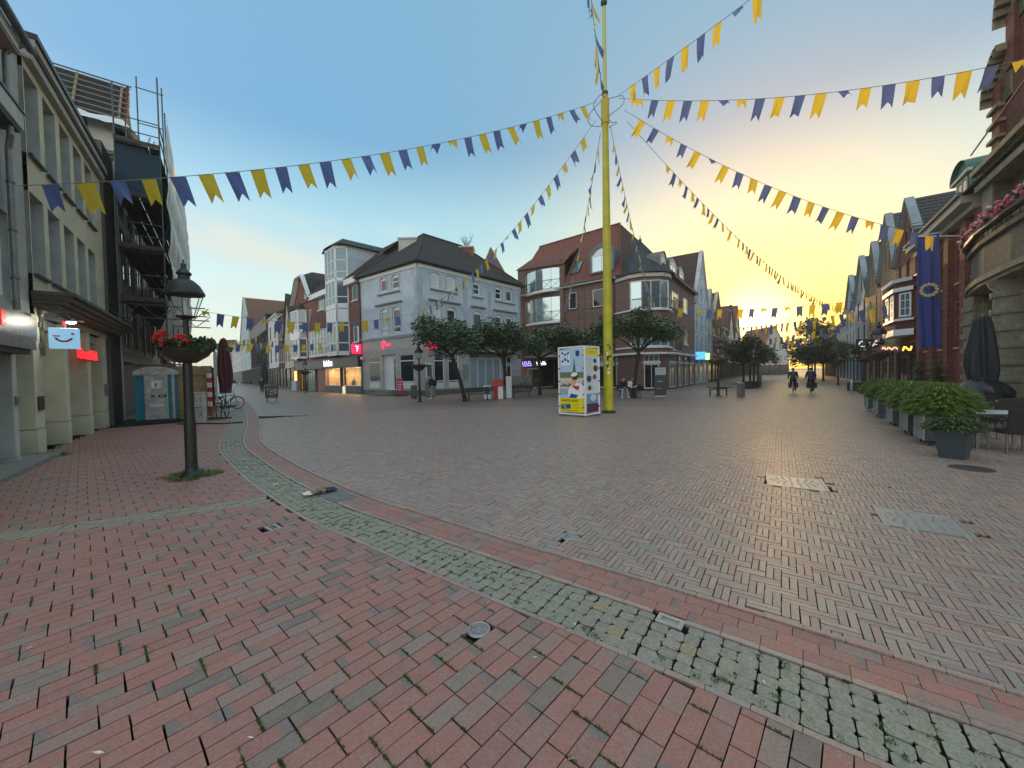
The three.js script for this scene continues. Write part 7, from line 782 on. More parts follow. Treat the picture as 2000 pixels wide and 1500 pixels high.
{ const p = G(443, 800); dup(bike0, [p[0], 0, p[1]], 2.2, 'second bicycle parked behind the first at the hoarding'); const q = [-1.2, -33.2]; for (let i = 0; i < 3; i++) dup(bike0, [q[0] + i * 1.3 + 1, 0, q[1] - i * 1.6], .5 + i * .3, ['bicycle leaning at the grey box right of the red letter box', 'middle one of the bicycles behind the benches', 'bicycle nearest the dark passage behind the benches'][i]); }
const pA = Math.atan2(-.745, .667);
// ---------- trees ----------
function crownMesh(t, R, blobs, n, leaf, m, name = 'crown') {   // many leaf faces gathered in flattened clumps
const mb = new MB(); let tot = 0; for (const b of blobs) tot += b[3] * b[5] * b[3];
for (const [cx, cy, cz, rx, den = 1, ry] of blobs) { const k = Math.round(n * rx * ry * rx / tot * den); for (let i = 0; i < k; i++) { const a = R() * 6.283, c = R() * 2 - 1, rr = Math.pow(R(), .42), s = Math.sqrt(1 - c * c); const x = cx + Math.cos(a) * s * rx * rr, y = cy + c * ry * rr, z = cz + Math.sin(a) * s * rx * rr; const L = leaf * (.6 + .8 * R()), ya = R() * 6.283, ti = (R() - .5) * 1.5, dx = Math.cos(ya) * L, dz = Math.sin(ya) * L, ux = -Math.sin(ya) * L * .34 * Math.cos(ti), uz = Math.cos(ya) * L * .34 * Math.cos(ti), uy = L * .34 * Math.sin(ti), dr = -L * (.1 + .5 * R()); mb.quad([x, y, z], [x + dx * .5 + ux, y + dr * .4 + uy, z + dz * .5 + uz], [x + dx, y + dr, z + dz], [x + dx * .5 - ux, y + dr * .4 - uy, z + dz * .5 - uz]); } }
return mb.build(name, m, t);
}
const leafM = mat(.065, .125, .032, { roughness: .6, transmission: .38, thickness: 0 }), leafM2 = mat(.070, .080, .024, { roughness: .6, transmission: .25, thickness: 0 });
function makeTree(name, label, x, z, o) {
const { H = 3.0, lean = [0, 0], spread = 2.4, seed = 1, n = 5200, m = leafM, group, flat = .42, limbs = 7, top = 2.2, leaf = .2, r0 = .13 } = o, R = rng(seed), t = thing(name, label, 'tree', [x, 0, z], 0, group);
const tr = new MB(), k = [lean[0], H, lean[1]]; tr.tube([[0, 0, 0], [lean[0] * .25, H * .35, lean[1] * .25], [lean[0] * .7, H * .75, lean[1] * .7], k], r0, 9, 14).lathe([[r0 * 1.5, -.02], [r0 * 1.15, .12], [r0, .3]], 0, 0, 0, 9); const blobs = [];
for (let i = 0; i < limbs; i++) { const a = i / limbs * 6.283 + R() * .7, rad = spread * (.45 + .55 * R()), y = H + top * (.25 + .6 * R()), e = [lean[0] + Math.cos(a) * rad, y, lean[1] + Math.sin(a) * rad], md = [lean[0] + Math.cos(a) * rad * .45, H + (y - H) * .55, lean[1] + Math.sin(a) * rad * .45]; tr.bar(k, md, r0 * .52, 6, r0 * .36).bar(md, e, r0 * .36, 5, r0 * .12); const b2 = [e[0] + (R() - .5) * 1.2, e[1] + .2 + R() * .5, e[2] + (R() - .5) * 1.2]; tr.bar(md, b2, r0 * .2, 4, r0 * .08); blobs.push([e[0], e[1], e[2], spread * (.24 + .16 * R()), 1, spread * flat * (.30 + .2 * R())], [b2[0], b2[1], b2[2], spread * .26, 1, spread * flat * .34]); }
for (let i = 0; i < 5; i++) { const a = R() * 6.283, rd = spread * R() * .5; blobs.push([lean[0] + Math.cos(a) * rd, H + top * (.5 + .4 * R()), lean[1] + Math.sin(a) * rd, spread * .34, 1, spread * flat * .4]); }
tr.build('trunk', MAT.bark, t); crownMesh(t, R, blobs, n, leaf, m); return t;
}
{
const gp = (px, py) => G(px, py), a = gp(908, 783), b = gp(992, 776), c = gp(1054, 771), d = gp(1140, 768), e = gp(1237, 776);
makeTree('plane_tree', 'leaning flat topped tree between the lamp and the left bench', a[0], a[1], { H: 2.9, lean: [-.75, .2], spread: 3.0, top: 2.3, flat: .55, seed: 3, n: 7500 });
makeTree('plane_tree', 'flat topped tree behind the red letter box', b[0], b[1], { H: 2.9, lean: [-.3, 0], spread: 2.8, top: 2.1, flat: .6, seed: 5, n: 6500 });
makeTree('plane_tree', 'flat topped tree behind the right bench, left of the dark passage', c[0], c[1], { H: 2.9, lean: [0, .1], spread: 3.3, top: 2.5, flat: .6, seed: 8, n: 8000 });
makeTree('plane_tree', 'tree crown showing just behind the advertising box', d[0], d[1], { H: 3.0, spread: 3.1, top: 1.9, flat: .6, seed: 12, n: 6500 });
makeTree('plane_tree', 'flat topped tree above the two seated people', e[0], e[1], { H: 3.0, lean: [.35, .1], spread: 2.8, top: 2.3, flat: .55, seed: 15, n: 7000 });
const st = (w, s, sd, lab, o = {}) => { const p = row2(w, s); return makeTree('street_tree', lab, p[0], p[1], { H: 2.3, spread: 2.7, top: 2.8, flat: .95, seed: sd, n: 3600, m: leafM2, leaf: .30, limbs: 8, ...o }); };
st(-3.6, 52, 21, 'dark round street tree nearest on the left of the right street'); st(-3.4, 60, 22, 'dark round street tree second on the left of the right street'); st(-3.4, 69, 23, 'dark round street tree third on the left of the right street', { leaf: .36 }); st(-3.4, 80, 24, 'dark round street tree before the end gable on the left', { leaf: .4 });
st(4.6, 66, 31, 'dark round street tree nearest on the right side behind the cyclists'); st(4.4, 78, 32, 'dark round street tree second on the right side of the right street', { leaf: .36 }); st(4.2, 92, 33, 'dark round street tree farthest on the right side', { leaf: .4 });
st(5.5, 106, 35, 'tall brown green tree rising behind the trees on the right', { H: 4.5, spread: 4.6, top: 8.0, leaf: .6, n: 3200 });
{ const p = G(1668, 752); makeTree('young_tree', 'thin young tree in front of the blue grey gabled houses', p[0], p[1], { H: 2.2, spread: 1.5, top: 1.9, seed: 41, n: 700, leaf: .22, limbs: 6, r0: .05 }); }
}
// ---------- planters and terrace ----------
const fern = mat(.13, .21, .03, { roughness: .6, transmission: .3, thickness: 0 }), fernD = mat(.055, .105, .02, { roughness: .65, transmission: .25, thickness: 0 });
function sprays(t, R, cx, cy, cz, rx, ry, n, m, name = 'foliage', L0 = .34) { const mb = new MB(); for (let i = 0; i < n; i++) { const a = R() * 6.283, c = Math.pow(R(), .7), el = c * 1.5, rr = .55 + .45 * R(), dx = Math.cos(a) * Math.cos(el), dz = Math.sin(a) * Math.cos(el), x = cx + dx * rx * rr, z = cz + dz * rx * rr, y = cy + Math.sin(el) * ry * rr; const L = L0 * (.5 + .8 * R()), o = [dx * L, (.35 - .5 * R()) * L, dz * L], w = L * .10, sx = -dz * w, sz = dx * w; const P = [x, y, z], Q = [x + o[0] * .55, y + o[1] * .75, z + o[2] * .55], E = [x + o[0], y + o[1] * .6 - L * .18, z + o[2]]; mb.quad([P[0] - sx * .4, P[1], P[2] - sz * .4], [P[0] + sx * .4, P[1], P[2] + sz * .4], [Q[0] + sx, Q[1], Q[2] + sz], [Q[0] - sx, Q[1], Q[2] - sz]).tri([Q[0] - sx, Q[1], Q[2] - sz], [Q[0] + sx, Q[1], Q[2] + sz], E); for (let k = 1; k < 4; k++) { const f = k / 4, q = [lerp(P[0], E[0], f), lerp(P[1], Q[1], f), lerp(P[2], E[2], f)]; for (const s of [-1, 1]) { const ex = -dz * s * L * .26 + dx * L * .16, ez = dx * s * L * .26 + dz * L * .16; mb.tri(q, [q[0] + ex * .6 + dx * w * .6, q[1] + .01, q[2] + ez * .6 + dz * w * .6], [q[0] + ex, q[1] - L * .06, q[2] + ez]); } } } return mb.build(name, m, t); }
{
const corner = [[1803, 871], [1771, 852], [1741, 833], [1713, 817], [1694, 803]], tealB = mat(.035, .055, .065, { roughness: .5 }), pale = mat(.50, .52, .52, { roughness: .5, t: 'dirt', s: 1 }), labs = ['big planter with bushy fern green conifer nearest the terrace corner', 'second planter from the corner with bushy fern green conifer', 'third planter in the row along the terrace edge', 'fourth planter in the row along the terrace edge', 'farthest planter in the row along the terrace edge'];
corner.forEach(([px, py], i) => { const p = G(px, py), R = rng(60 + i), t = thing('planter', labs[i], 'planter', [p[0], 0, p[1]], 0, 'planters along the terrace edge'), B = [p[0] , p[1]], F = new Face(t, [B[0] + D2[0] * .8, B[1] + D2[1] * .8], B), w = F.len, h = .68; const wb = pale; // face to the road
F.build(new MB().rbox(.05, .1, -.72, w - .05, h, -.03, .015), 'box', tealB); F.build(new MB().rbox(.03, .12, -.028, w - .03, h - .02, -.004, .006), 'front_panel', wb); for (let k = 1; k < 5; k++) F.box('panel_groove', tealB, .03 + k * (w - .06) / 5 - .003, .03 + k * (w - .06) / 5 + .003, .13, h - .03, -.006, -.002); F.build(new MB().box(0, h, -.76, w, h + .04, .0), 'rim', tealB); for (const [x, z] of [[.12, -.1], [w - .12, -.1], [.12, -.62], [w - .12, -.62]]) F.build(new MB().geo(new THREE.CylinderGeometry(.045, .045, .03, 12), new THREE.Matrix4().makeRotationX(Math.PI / 2).setPosition(x, .05, z)), 'castor', MAT.black); const c = F.local(w / 2, 0, -.36), sc = [1.0, .98, .92, .9, .86][i]; F.box('soil', MAT.dark, .06, w - .06, h - .05, h - .02, -.7, -.06);
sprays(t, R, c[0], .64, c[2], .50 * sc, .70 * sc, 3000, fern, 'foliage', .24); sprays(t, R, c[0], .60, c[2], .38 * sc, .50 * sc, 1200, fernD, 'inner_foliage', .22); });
const p = G(1863, 894), t = thing('flower_pot', 'small dark tapered pot with a low green plant at the terrace corner', 'plant pot', [p[0], 0, p[1]]); const q = new MB(), g = (r, y) => [[-r, y, -r], [r, y, -r], [r, y, r], [-r, y, r]]; const lo = g(.155, 0), hi = g(.22, .48); for (let i = 0; i < 4; i++) { const j = (i + 1) % 4; q.quad(lo[j], lo[i], hi[i], hi[j]); } q.box(-.235, .48, -.235, .235, .52, .235); q.build('pot', tealB, t, new THREE.Matrix4().makeRotationY(.5)); sprays(t, rng(70), 0, .5, 0, .30, .25, 600, fernD, 'foliage', .22);
// wicker furniture
TX.wicker = dtex(256, 256, (x, y) => { const i = Math.floor(x / 16), j = Math.floor(y / 8), o = (i + j) % 2, fx = (x % 16) / 16, fy = (y % 8) / 8, v = (o ? .75 : 1) * (.45 + .55 * Math.sin(fy * 3.14)) * (.6 + .4 * Math.sin(fx * 3.14)); return [v, v, v]; });
const wk = mat(.085, .062, .05, { roughness: .6, t: 'wicker', s: 5, bump: 'wicker', bs: .006 }), topM = mat(.62, .63, .64, { roughness: .28 }), alu = mat(.14, .145, .15, { roughness: .4, metalness: .5 });
const chair0 = (() => { const c = thing('wicker_chair', 'brown wicker terrace chair nearest the right picture edge, back to the camera', 'chair', [0, 0, 0], 0, 'wicker terrace chairs'); new MB().rbox(-.26, .38, -.26, .26, .45, .26, .02).build('seat', wk, c); new MB().rbox(-.27, .45, .20, .27, .90, .25, .02).build('backrest', wk, c, new THREE.Matrix4().makeRotationX(.10).setPosition(0, .0, -.03)); for (const s of [-1, 1]) { new MB().rbox(s * .27 - .025, .62, -.22, s * .27 + .025, .655, .24, .012).build('armrest', wk, c); for (const z of [-.22, .22]) new MB().bar([s * .25, 0, z], [s * .25, .42, z], .017, 8).ball(s * .25, .015, z, .02).build('leg', alu, c); new MB().bar([s * .25, .42, -.22], [s * .27, .63, -.2], .015, 6).build('arm_post', alu, c); } return c; })();
const chair = (px, py, turn, lab, first) => { const g = G(px, py); if (first) { chair0.position.set(g[0], 0, g[1]); chair0.rotation.y = turn; } else dup(chair0, [g[0], 0, g[1]], turn, lab); };
const table0 = (() => { const c = thing('terrace_table', 'white topped terrace table beside the nearest wicker chair', 'table', [0, 0, 0], 0, 'white topped terrace tables'); new MB().rbox(-.4, .715, -.4, .4, .74, .4, .008).build('table_top', topM, c); new MB().box(-.37, .68, -.37, .37, .712, .37).build('apron', alu, c); for (const x of [-.36, .36]) for (const z of [-.36, .36]) new MB().box(x - .025, 0, z - .025, x + .025, .68, z + .025).build('leg', alu, c); return c; })();
const table = (px, py, lab, first) => { const g = G(px, py); if (first) { table0.position.set(g[0], 0, g[1]); table0.rotation.y = -.6; } else dup(table0, [g[0], 0, g[1]], -.6, lab); };
table(1945, 873, '', true); table(1868, 845, 'white topped terrace table just behind the small dark pot'); table(1990, 838, 'white topped terrace table in the middle row at the right edge'); table(1880, 812, 'white topped terrace table right of the planters in the back row'); table(1968, 812, 'white topped terrace table in front of the big stone column'); table(1845, 800, 'white topped terrace table behind the biggest green plant');
chair(1982, 884, -.35, '', true); chair(1905, 855, -.5, 'wicker chair left of the nearest table, back to the camera'); chair(1925, 838, 2.6, 'wicker chair facing the camera behind the nearest table'); chair(1990, 850, 2.5, 'wicker chair facing the camera at the right picture edge'); chair(1945, 822, -.5, 'wicker chair in the middle row under the closed parasol'); chair(1905, 806, 2.6, 'wicker chair in the back row left of the closed parasol'); chair(1992, 812, -.4, 'wicker chair in the back row before the stone column'); chair(1865, 818, -.5, 'wicker chair right behind the biggest green plant');
const ps = row2(4.9, 17.4); closedParasol('parasol', 'closed black parasol on the terrace before the stone portico', ps[0], ps[1], 3.15, mat(.012, .016, .022, { roughness: .7 }), .30, true);
for (const [w, s, lab] of [[6.3, 27.5, 'small dark topiary plant by the brick wall, nearer one'], [6.3, 30.5, 'small dark topiary plant by the brick wall, farther one']]) { const g = row2(w, s), t2 = thing('potted_plant', lab, 'plant', [g[0], 0, g[1]]), R = rng(Math.round(s * 10)); new MB().lathe([[0, 0], [.2, 0], [.26, .5], [.24, .5]], 0, 0, 0, 14).build('pot', tealB, t2); new MB().bar([0, .4, 0], [0, 1.6, 0], .03, 6).build('stem', MAT.bark, t2); crownMesh(t2, R, [[0, 1.0, 0, .32, 1, .3], [0, 1.5, 0, .26, 1, .26], [0, 1.95, 0, .2, 1, .2]], 900, .10, leafM, 'foliage'); }
}
// ---------- blue banner, signs of the right street ----------
{
const p = row2(5.6, 27.4), F0 = new Face({ position: V(0, 0, 0) }, row2(7, 33.6), row2(7, 33)), t = thing('banner_flag', 'long blue banner with a ring of twelve gold stars on the brick facade', 'flag', [p[0], 0, p[1]]); const wv = V(-W2[0], 0, -W2[1]);
// the cloth hangs across the wall, from its pole, facing down the street
const q0 = (() => { const r = ray(1788, 570), k = (p[0] * D2[0] + p[1] * D2[1]) / (r.x * D2[0] + r.z * D2[1]); return [r.x * k, r.z * k]; })(), q1 = (() => { const r = ray(1834, 570), k = (p[0] * D2[0] + p[1] * D2[1]) / (r.x * D2[0] + r.z * D2[1]); return [r.x * k, r.z * k]; })(), F = new Face(t, q0, q1), w = F.len, v1 = F.v(1810, 459), v0 = F.v(1815, 679), m = new MB(), nx = 16, ny = 30, P = (i, j) => { const u = i / nx, v = j / ny; return [w * (.02 + .96 * u) + .10 * (1 - v) + .0 * u, lerp(v0, v1, v), .05 * Math.sin(u * 13 + v * 1.5) * (1.2 - v * .6) + .03 * Math.sin(u * 7 - v * 4)]; };
for (let i = 0; i < nx; i++) for (let j = 0; j < ny; j++) m.quad(P(i, j), P(i + 1, j), P(i + 1, j + 1), P(i, j + 1)); F.build(m, 'cloth', mat(.035, .065, .30, { roughness: .85, transmission: .25, thickness: 0 })); const cy = F.v(1810, 567), rad = w * .34, gold = mat(.75, .62, .25, { roughness: .6 });
for (let k = 0; k < 12; k++) { const a = k * .5236, s = new THREE.Shape(); for (let i = 0; i < 10; i++) { const b = i * .6283 + 1.5708, r = i % 2 ? .045 : .115; s[i ? 'lineTo' : 'moveTo'](Math.cos(b) * r, Math.sin(b) * r); } F.build(new MB().geo(new THREE.ExtrudeGeometry(s, { depth: .01, bevelEnabled: false }), new THREE.Matrix4().makeTranslation(w * .56 + Math.cos(a) * rad, cy + Math.sin(a) * rad, .085)), 'star', gold); }
F.build(new MB().bar([-.1, v1 + .03, 0], [w + 2.3, v1 - .6, 0], .035, 8).bar([0, v1 + .02, 0], [w, v1 + .02, 0], .025, 6), 'flag_pole', MAT.white);
}
const facingSign = (name, lab, cat, w, s, v0, wd, h, col) => { const p = row2(w, s), t = thing(name, lab, cat, [p[0], 0, p[1]]), a = Math.atan2(-W2[1], W2[0]); new MB().rbox(-wd / 2, v0, -.08, wd / 2, v0 + h, .08, .02).build('sign_box', col, t, new THREE.Matrix4().makeRotationY(a)); new MB().bar([wd / 2, v0 + h / 2, 0], [wd / 2 + 1.0, v0 + h / 2, 0], .03, 5).build('bracket', MAT.black, t, new THREE.Matrix4().makeRotationY(a)); return [t, new THREE.Matrix4().makeRotationY(a)]; };
{
const px2 = (px, w) => { const r = ray(px, 690), k = r.x / -r.z; return (W2[0] * w + k * W2[1] * w) / (k * -D2[1] - D2[0]) ; }; // s of a pixel column at an offset
{ const w = 5.9, s = px2(1698, w), [t, M] = facingSign('blade_sign', 'black hanging sign with white letters C and A joined by a small ampersand', 'sign', w, s, 3.25, 1.75, .78, mat(.01, .01, .012, { roughness: .35 })); const wh = glow(.9, .92, .92, .5); const arc = (cx, r0, r1, a0, a1) => { const g = new MB(); for (let i = 0; i < 14; i++) { const a = lerp(a0, a1, i / 14), b = lerp(a0, a1, (i + 1) / 14), P = (q, r) => [cx + Math.cos(q) * r, 3.64 + Math.sin(q) * r, .095]; g.quad(P(a, r0), P(b, r0), P(b, r1), P(a, r1)); } return g; }; arc(-.42, .17, .26, .8, 5.5).build('letter', wh, t, M); arc(-.02, .06, .10, .6, 5.6).build('letter', wh, t, M); new MB().bar([.18, 3.40, .09], [.38, 3.9, .09], .04, 5).bar([.38, 3.9, .09], [.6, 3.40, .09], .045, 5).bar([.26, 3.54, .09], [.5, 3.54, .09], .03, 5).build('letter', wh, t, M); }
{ const w = 6.2, s = px2(1677, w), [t, M] = facingSign('blade_sign', 'small red and white shop sign left of the black hanging sign', 'sign', w, s, 2.6, .55, 1.0, mat(.45, .04, .03, { roughness: .5 })); new MB().box(-.18, 2.75, .081, -.06, 3.45, .09).box(.06, 2.75, .081, .18, 3.45, .09).build('stripe', MAT.white, t, M); }
{ const w = 6.6, s = px2(1771, w), [t, M] = facingSign('blade_sign', 'small dark sign with a glowing orange wave over the pale door', 'sign', w, s, 2.55, .6, .62, mat(.03, .02, .015)); new MB().tube([[-.2, 2.72, .1], [-.12, 2.98, .1], [0, 2.86, .1], [.12, 2.74, .1], [.2, 3.0, .1]], .045, 6, 24).build('wave_mark', glow(1, .48, .06, 2), t, M); }
{ const w = 6.2, s = px2(1737, w), [t, M] = facingSign('shop_sign', 'pale shop sign with orange script left of the glowing wave sign', 'sign', w, s, 2.7, 1.05, .55, mat(.32, .24, .18)); new MB().tube([[-.4, 2.9, .1], [-.3, 3.1, .1], [-.18, 2.88, .1], [-.05, 3.08, .1], [.1, 2.9, .1], [.25, 3.06, .1], [.4, 2.92, .1]], .04, 6, 30).build('script', glow(1, .55, .3, 1), t, M); }
{ const p = [22.4, -45.6], t = thing('blade_sign', 'bright blue lit shop sign at the pale blue house', 'sign', [p[0], 0, p[1]]); new MB().rbox(-.55, 3.0, -.1, .55, 3.9, .1, .03).build('sign_box', glow(.10, .45, 1, 1.0), t); new MB().rbox(.58, 2.95, -.08, 1.05, 3.75, .08, .03).build('sign_box', glow(.65, .95, .35, .9), t); new MB().bar([-.9, 3.5, 0], [-.55, 3.5, 0], .03, 5).build('bracket', MAT.black, t); }
{ const p = G(1279, 776), q = G(1302, 776), t = thing('info_stele', 'dark grey information stele with pale head panel right of the mast', 'information stele', [p[0], 0, p[1]]), F = new Face(t, p, [p[0] + .72, p[1] + .1]), w = F.len, h = 1.98; F.build(new MB().rbox(0, .12, -.12, w, h, 0, .01), 'body', mat(.035, .042, .05, { roughness: .4 })); F.box('base', mat(.42, .44, .45), 0, w, 0, .118, -.12, .005); F.box('head_panel', mat(.38, .47, .50, { roughness: .3 }), .03, w - .03, h - .52, h - .04, .001, .012); F.build(new MB().box(.2, 1.02, .001, .5, 1.05, .006), 'text_line', MAT.blind); F.build(new MB().box(.16, .55, .001, .22, .6, .006).box(.3, .55, .001, .36, .6, .006), 'text_line', MAT.blind); F.build(new MB().box(w * .5, h - .22, .013, w * .6, h - .16, .016), 'mark', MAT.dark); }
{ const p = G(1447, 775), t = thing('stone_bollard', 'square grey stone bollard at the mouth of the right street', 'bollard', [p[0], 0, p[1]], .3); new MB().rbox(-.17, 0, -.17, .17, .86, .17, .03).build('shaft', mat(.26, .26, .25, { t: 'dirt', s: 2, bump: 'rough' }), t); new MB().geo(new THREE.ConeGeometry(.22, .08, 4), new THREE.Matrix4().makeRotationY(.785).setPosition(0, .895, 0)).build('cap', mat(.28, .28, .27), t); }
{ const rail = (a, b, lab) => { const t = thing('hoop_rail', lab, 'railing', [a[0], 0, a[1]]); const d = [b[0] - a[0], b[1] - a[1]]; new MB().tube([[0, 0, 0], [0, .62, 0], [d[0] * .08, .78, d[1] * .08], [d[0] * .92, .78, d[1] * .92], [d[0], .62, d[1]], [d[0], 0, d[1]]], .03, 8, 50).build('hoop', MAT.steel, t); }; rail(G(1426, 767), G(1444, 768), 'steel hoop railing beside the stone bollard'); rail(G(1661, 764), G(1664, 772), 'steel hoop railing left of the planter row'); }
{ const p = G(1466, 758), t = thing('tree_box', 'dark planter box under the left street tree', 'planter', [p[0], 0, p[1]], .6); new MB().rbox(-.8, 0, -.4, .8, .62, .4, .03).build('box', MAT.darkwood, t); const q = G(1675, 762), t2 = thing('tree_box', 'dark planter box right of the lamp in the right street', 'planter', [q[0], 0, q[1]], .6); new MB().rbox(-.9, 0, -.4, .9, .6, .4, .03).build('box', MAT.darkwood, t2); const r = G(1483, 757), t3 = thing('sandwich_board', 'dark sandwich board beside the tree box in the right street', 'sandwich board', [r[0], 0, r[1]], .5); new MB().rbox(-.35, .05, -.03, .35, 1.15, .03, .01).build('frame', MAT.black, t3); new MB().box(-.29, .15, .031, .29, 1.08, .036).build('panel', mat(.10, .13, .15), t3); }
}
// ---------- benches, letter box, bins, boards on the square ----------
{
const bench0 = (() => { const t = thing('park_bench', 'backless looking slatted bench between the leaning tree and the letter box', 'bench', [0, 0, 0], 0, 'slatted park benches'); for (let i = 0; i < 4; i++) new MB().rbox(-.85, .43, -.24 + i * .12, .85, .465, -.14 + i * .12, .008).build('slat', MAT.darkwood, t); for (let i = 0; i < 2; i++) new MB().rbox(-.85, .60 + i * .13, -.32 - i * .03, .85, .70 + i * .13, -.29 - i * .03, .008).build('slat', MAT.darkwood, t); for (const s of [-.6, .6]) new MB().path([[s, 0, .2], [s, .42, .12], [s, .42, -.22], [s, .85, -.38]], .025, 6).path([[s, 0, -.3], [s, .42, -.2]], .025, 6).build('leg', MAT.iron, t); return t; })();
const b1 = G(934, 783), b2 = G(1018, 775); bench0.position.set(b1[0], 0, b1[1]); bench0.userData.label = 'slatted bench between the leaning tree and the red letter box'; dup(bench0, [b2[0], 0, b2[1]], -.1, 'slatted bench right of the red letter box'); const b3 = G(1232, 776); dup(bench0, [b3[0], 0, b3[1] - .1], .05, 'slatted bench carrying the two seated people');
{ const p = G(973, 779), t = thing('letter_box', 'red letter box on a white post with red and blue stand', 'letter box', [p[0], 0, p[1]]); new MB().rbox(-.38, .85, -.22, .38, 1.32, .22, .04).build('box', mat(.60, .05, .02, { roughness: .4 }), t); new MB().rbox(-.40, 1.3, -.24, .40, 1.36, .24, .02).build('lid', mat(.62, .06, .03, { roughness: .4 }), t); new MB().box(-.25, 1.12, .221, .25, 1.16, .23).build('slot', MAT.black, t); new MB().box(-.3, 0, -.15, .0, .848, .15).build('stand', mat(.45, .03, .03), t); new MB().box(.005, 0, -.16, .34, .846, .16).build('stand', MAT.white, t); const t2 = thing('newspaper_stand', 'white newspaper stand with blue poster left of the red letter box', 'newspaper stand', [p[0] - .75, 0, p[1] - .3]); new MB().rbox(-.25, 0, -.2, .25, .95, .2, .02).build('stand_body', MAT.white, t2); new MB().box(-.2, .35, .201, .2, .85, .21).build('poster', mat(.05, .10, .35), t2); const t3 = thing('white_cabinet', 'white cabinet right behind the red letter box', 'cabinet', [p[0] + .75, 0, p[1] - .5]); new MB().rbox(-.2, 0, -.15, .2, 1.55, .15, .02).build('cabinet_body', MAT.blind, t3); }
{ const p = G(1015, 767), t = thing('transformer_box', 'wide grey street cabinet behind the right bench', 'cabinet', [p[0], 0, p[1] - 1.5]); new MB().rbox(-1.1, 0, -.3, 1.1, 1.5, .3, .02).build('cabinet_body', mat(.38, .40, .40, { t: 'dirt' }), t); for (const x of [-.36, .36]) new MB().box(x - .008, .05, .301, x + .008, 1.45, .306).build('door_gap', MAT.dark, t); const q = G(838, 776), t2 = thing('grey_cabinet', 'grey green cabinet left behind the person in black', 'cabinet', [q[0] - .2, 0, q[1] - 1.6]); new MB().rbox(-.4, 0, -.2, .4, 1.3, .2, .02).build('cabinet_body', mat(.30, .34, .33, { t: 'dirt' }), t2); const r = G(809, 778), t3 = thing('litter_bin', 'slim grey litter bin left of the lamp by the blue house', 'bin', [r[0], 0, r[1]]); new MB().lathe([[0, 0], [.22, 0], [.24, .9], [.26, .92], [.22, 1.0], [0, 1.02]], 0, 0, 0, 18).build('bin_body', MAT.zinc, t3); }
{ const p = G(782, 773), t = thing('pavement_sign', 'pink standing sign on a dark foot before the door of the blue house', 'sandwich board', [p[0], 0, p[1]]); new MB().rbox(-.26, .12, -.03, .26, 1.5, .03, .015).build('sign_panel', mat(.50, .04, .12, { roughness: .4 }), t); for (let i = 0; i < 4; i++) new MB().box(-.18, .5 + i * .22, .031, .1 + .03 * i, .57 + i * .22, .036).build('print_line', MAT.white, t); new MB().rbox(-.55, 0, -.25, .55, .1, .25, .02).build('foot', MAT.dark, t); }
{ const p = G(531, 783), t = thing('sandwich_board', 'black framed sandwich board with a printed poster on the left square', 'sandwich board', [p[0], 0, p[1]], .5), P3 = canvas(128, 192, (g) => { g.fillStyle = '#6b5f58'; g.fillRect(0, 0, 128, 192); g.fillStyle = '#b9aca2'; for (let i = 0; i < 9; i++) { g.beginPath(); g.ellipse(20 + (i * 47) % 100, 40 + (i * 31) % 110, 18, 12, i, 0, 7); g.fill(); } g.fillStyle = '#2c2624'; g.fillRect(10, 150, 108, 10); }); const m = new MB(); m.rbox(-.42, .22, -.04, -.36, 1.12, .04, .01).rbox(.36, .22, -.04, .42, 1.12, .04, .01).rbox(-.42, 1.06, -.035, .42, 1.12, .035, .01).rbox(-.42, .22, -.035, .42, .28, .035, .01); m.build('frame', MAT.black, t); new MB().quad([-.36, .28, .02], [.36, .28, .02], [.36, 1.06, .02], [-.36, 1.06, .02], [[0, 0], [1, 0], [1, 1], [0, 1]]).build('poster', new THREE.MeshStandardMaterial({ map: P3, roughness: .5 }), t); for (const s of [-.3, .3]) new MB().bar([s, .22, 0], [s, .06, 0], .025, 6).rbox(s - .05, 0, -.22, s + .05, .05, .22, .01).build('leg', MAT.black, t); const q = G(672, 769), t4 = thing('lit_pillar', 'small glowing white pillar before the lit shop window', 'lamp', [q[0], 0, q[1]]); new MB().lathe([[0, 0], [.14, 0], [.14, .75], [0, .76]], 0, 0, 0, 14).build('glow_body', glow(.9, .75, .5, .6), t4); }
// café things in the left street
const cafe0 = (() => { const t = thing('cafe_table', 'dark stacked cafe tables and chairs in the left street, nearest group', 'table', [0, 0, 0], 0, 'dark cafe tables in the left street'); new MB().lathe([[0, .72], [.4, .72], [.4, .75], [0, .75]], 0, 0, 0, 16).build('table_top', MAT.dark, t); new MB().bar([0, 0, 0], [0, .72, 0], .03, 6).build('leg', MAT.black, t); for (let i = 0; i < 3; i++) { const a = i * 2.1; new MB().box(Math.cos(a) * .7 - .2, .4, Math.sin(a) * .7 - .2, Math.cos(a) * .7 + .2, .45, Math.sin(a) * .7 + .2).box(Math.cos(a) * .9 - .2, .45, Math.sin(a) * .9 - .03, Math.cos(a) * .9 + .2, .9, Math.sin(a) * .9 + .03).build('chair', MAT.dark, t); } return t; })();
[[470, 752], [484, 753], [498, 754], [510, 755], [545, 755], [558, 756]].forEach(([x, y], i) => { const g = G(x, y); i ? dup(cafe0, [g[0], 0, g[1]], i, ['', 'second dark cafe table group in the left street', 'third dark cafe table group in the left street', 'dark cafe table group left of the walker', 'dark cafe table group right of the walker', 'dark cafe table group before the cream gabled house'][i]) : cafe0.position.set(g[0], 0, g[1]); });
{ const g = G(522, 760); closedParasol('parasol', 'closed dark blue parasol by the black building in the left street', g[0] - 3, g[1] - 4, 4.6, mat(.012, .015, .03, { roughness: .8 }), .5); }
}
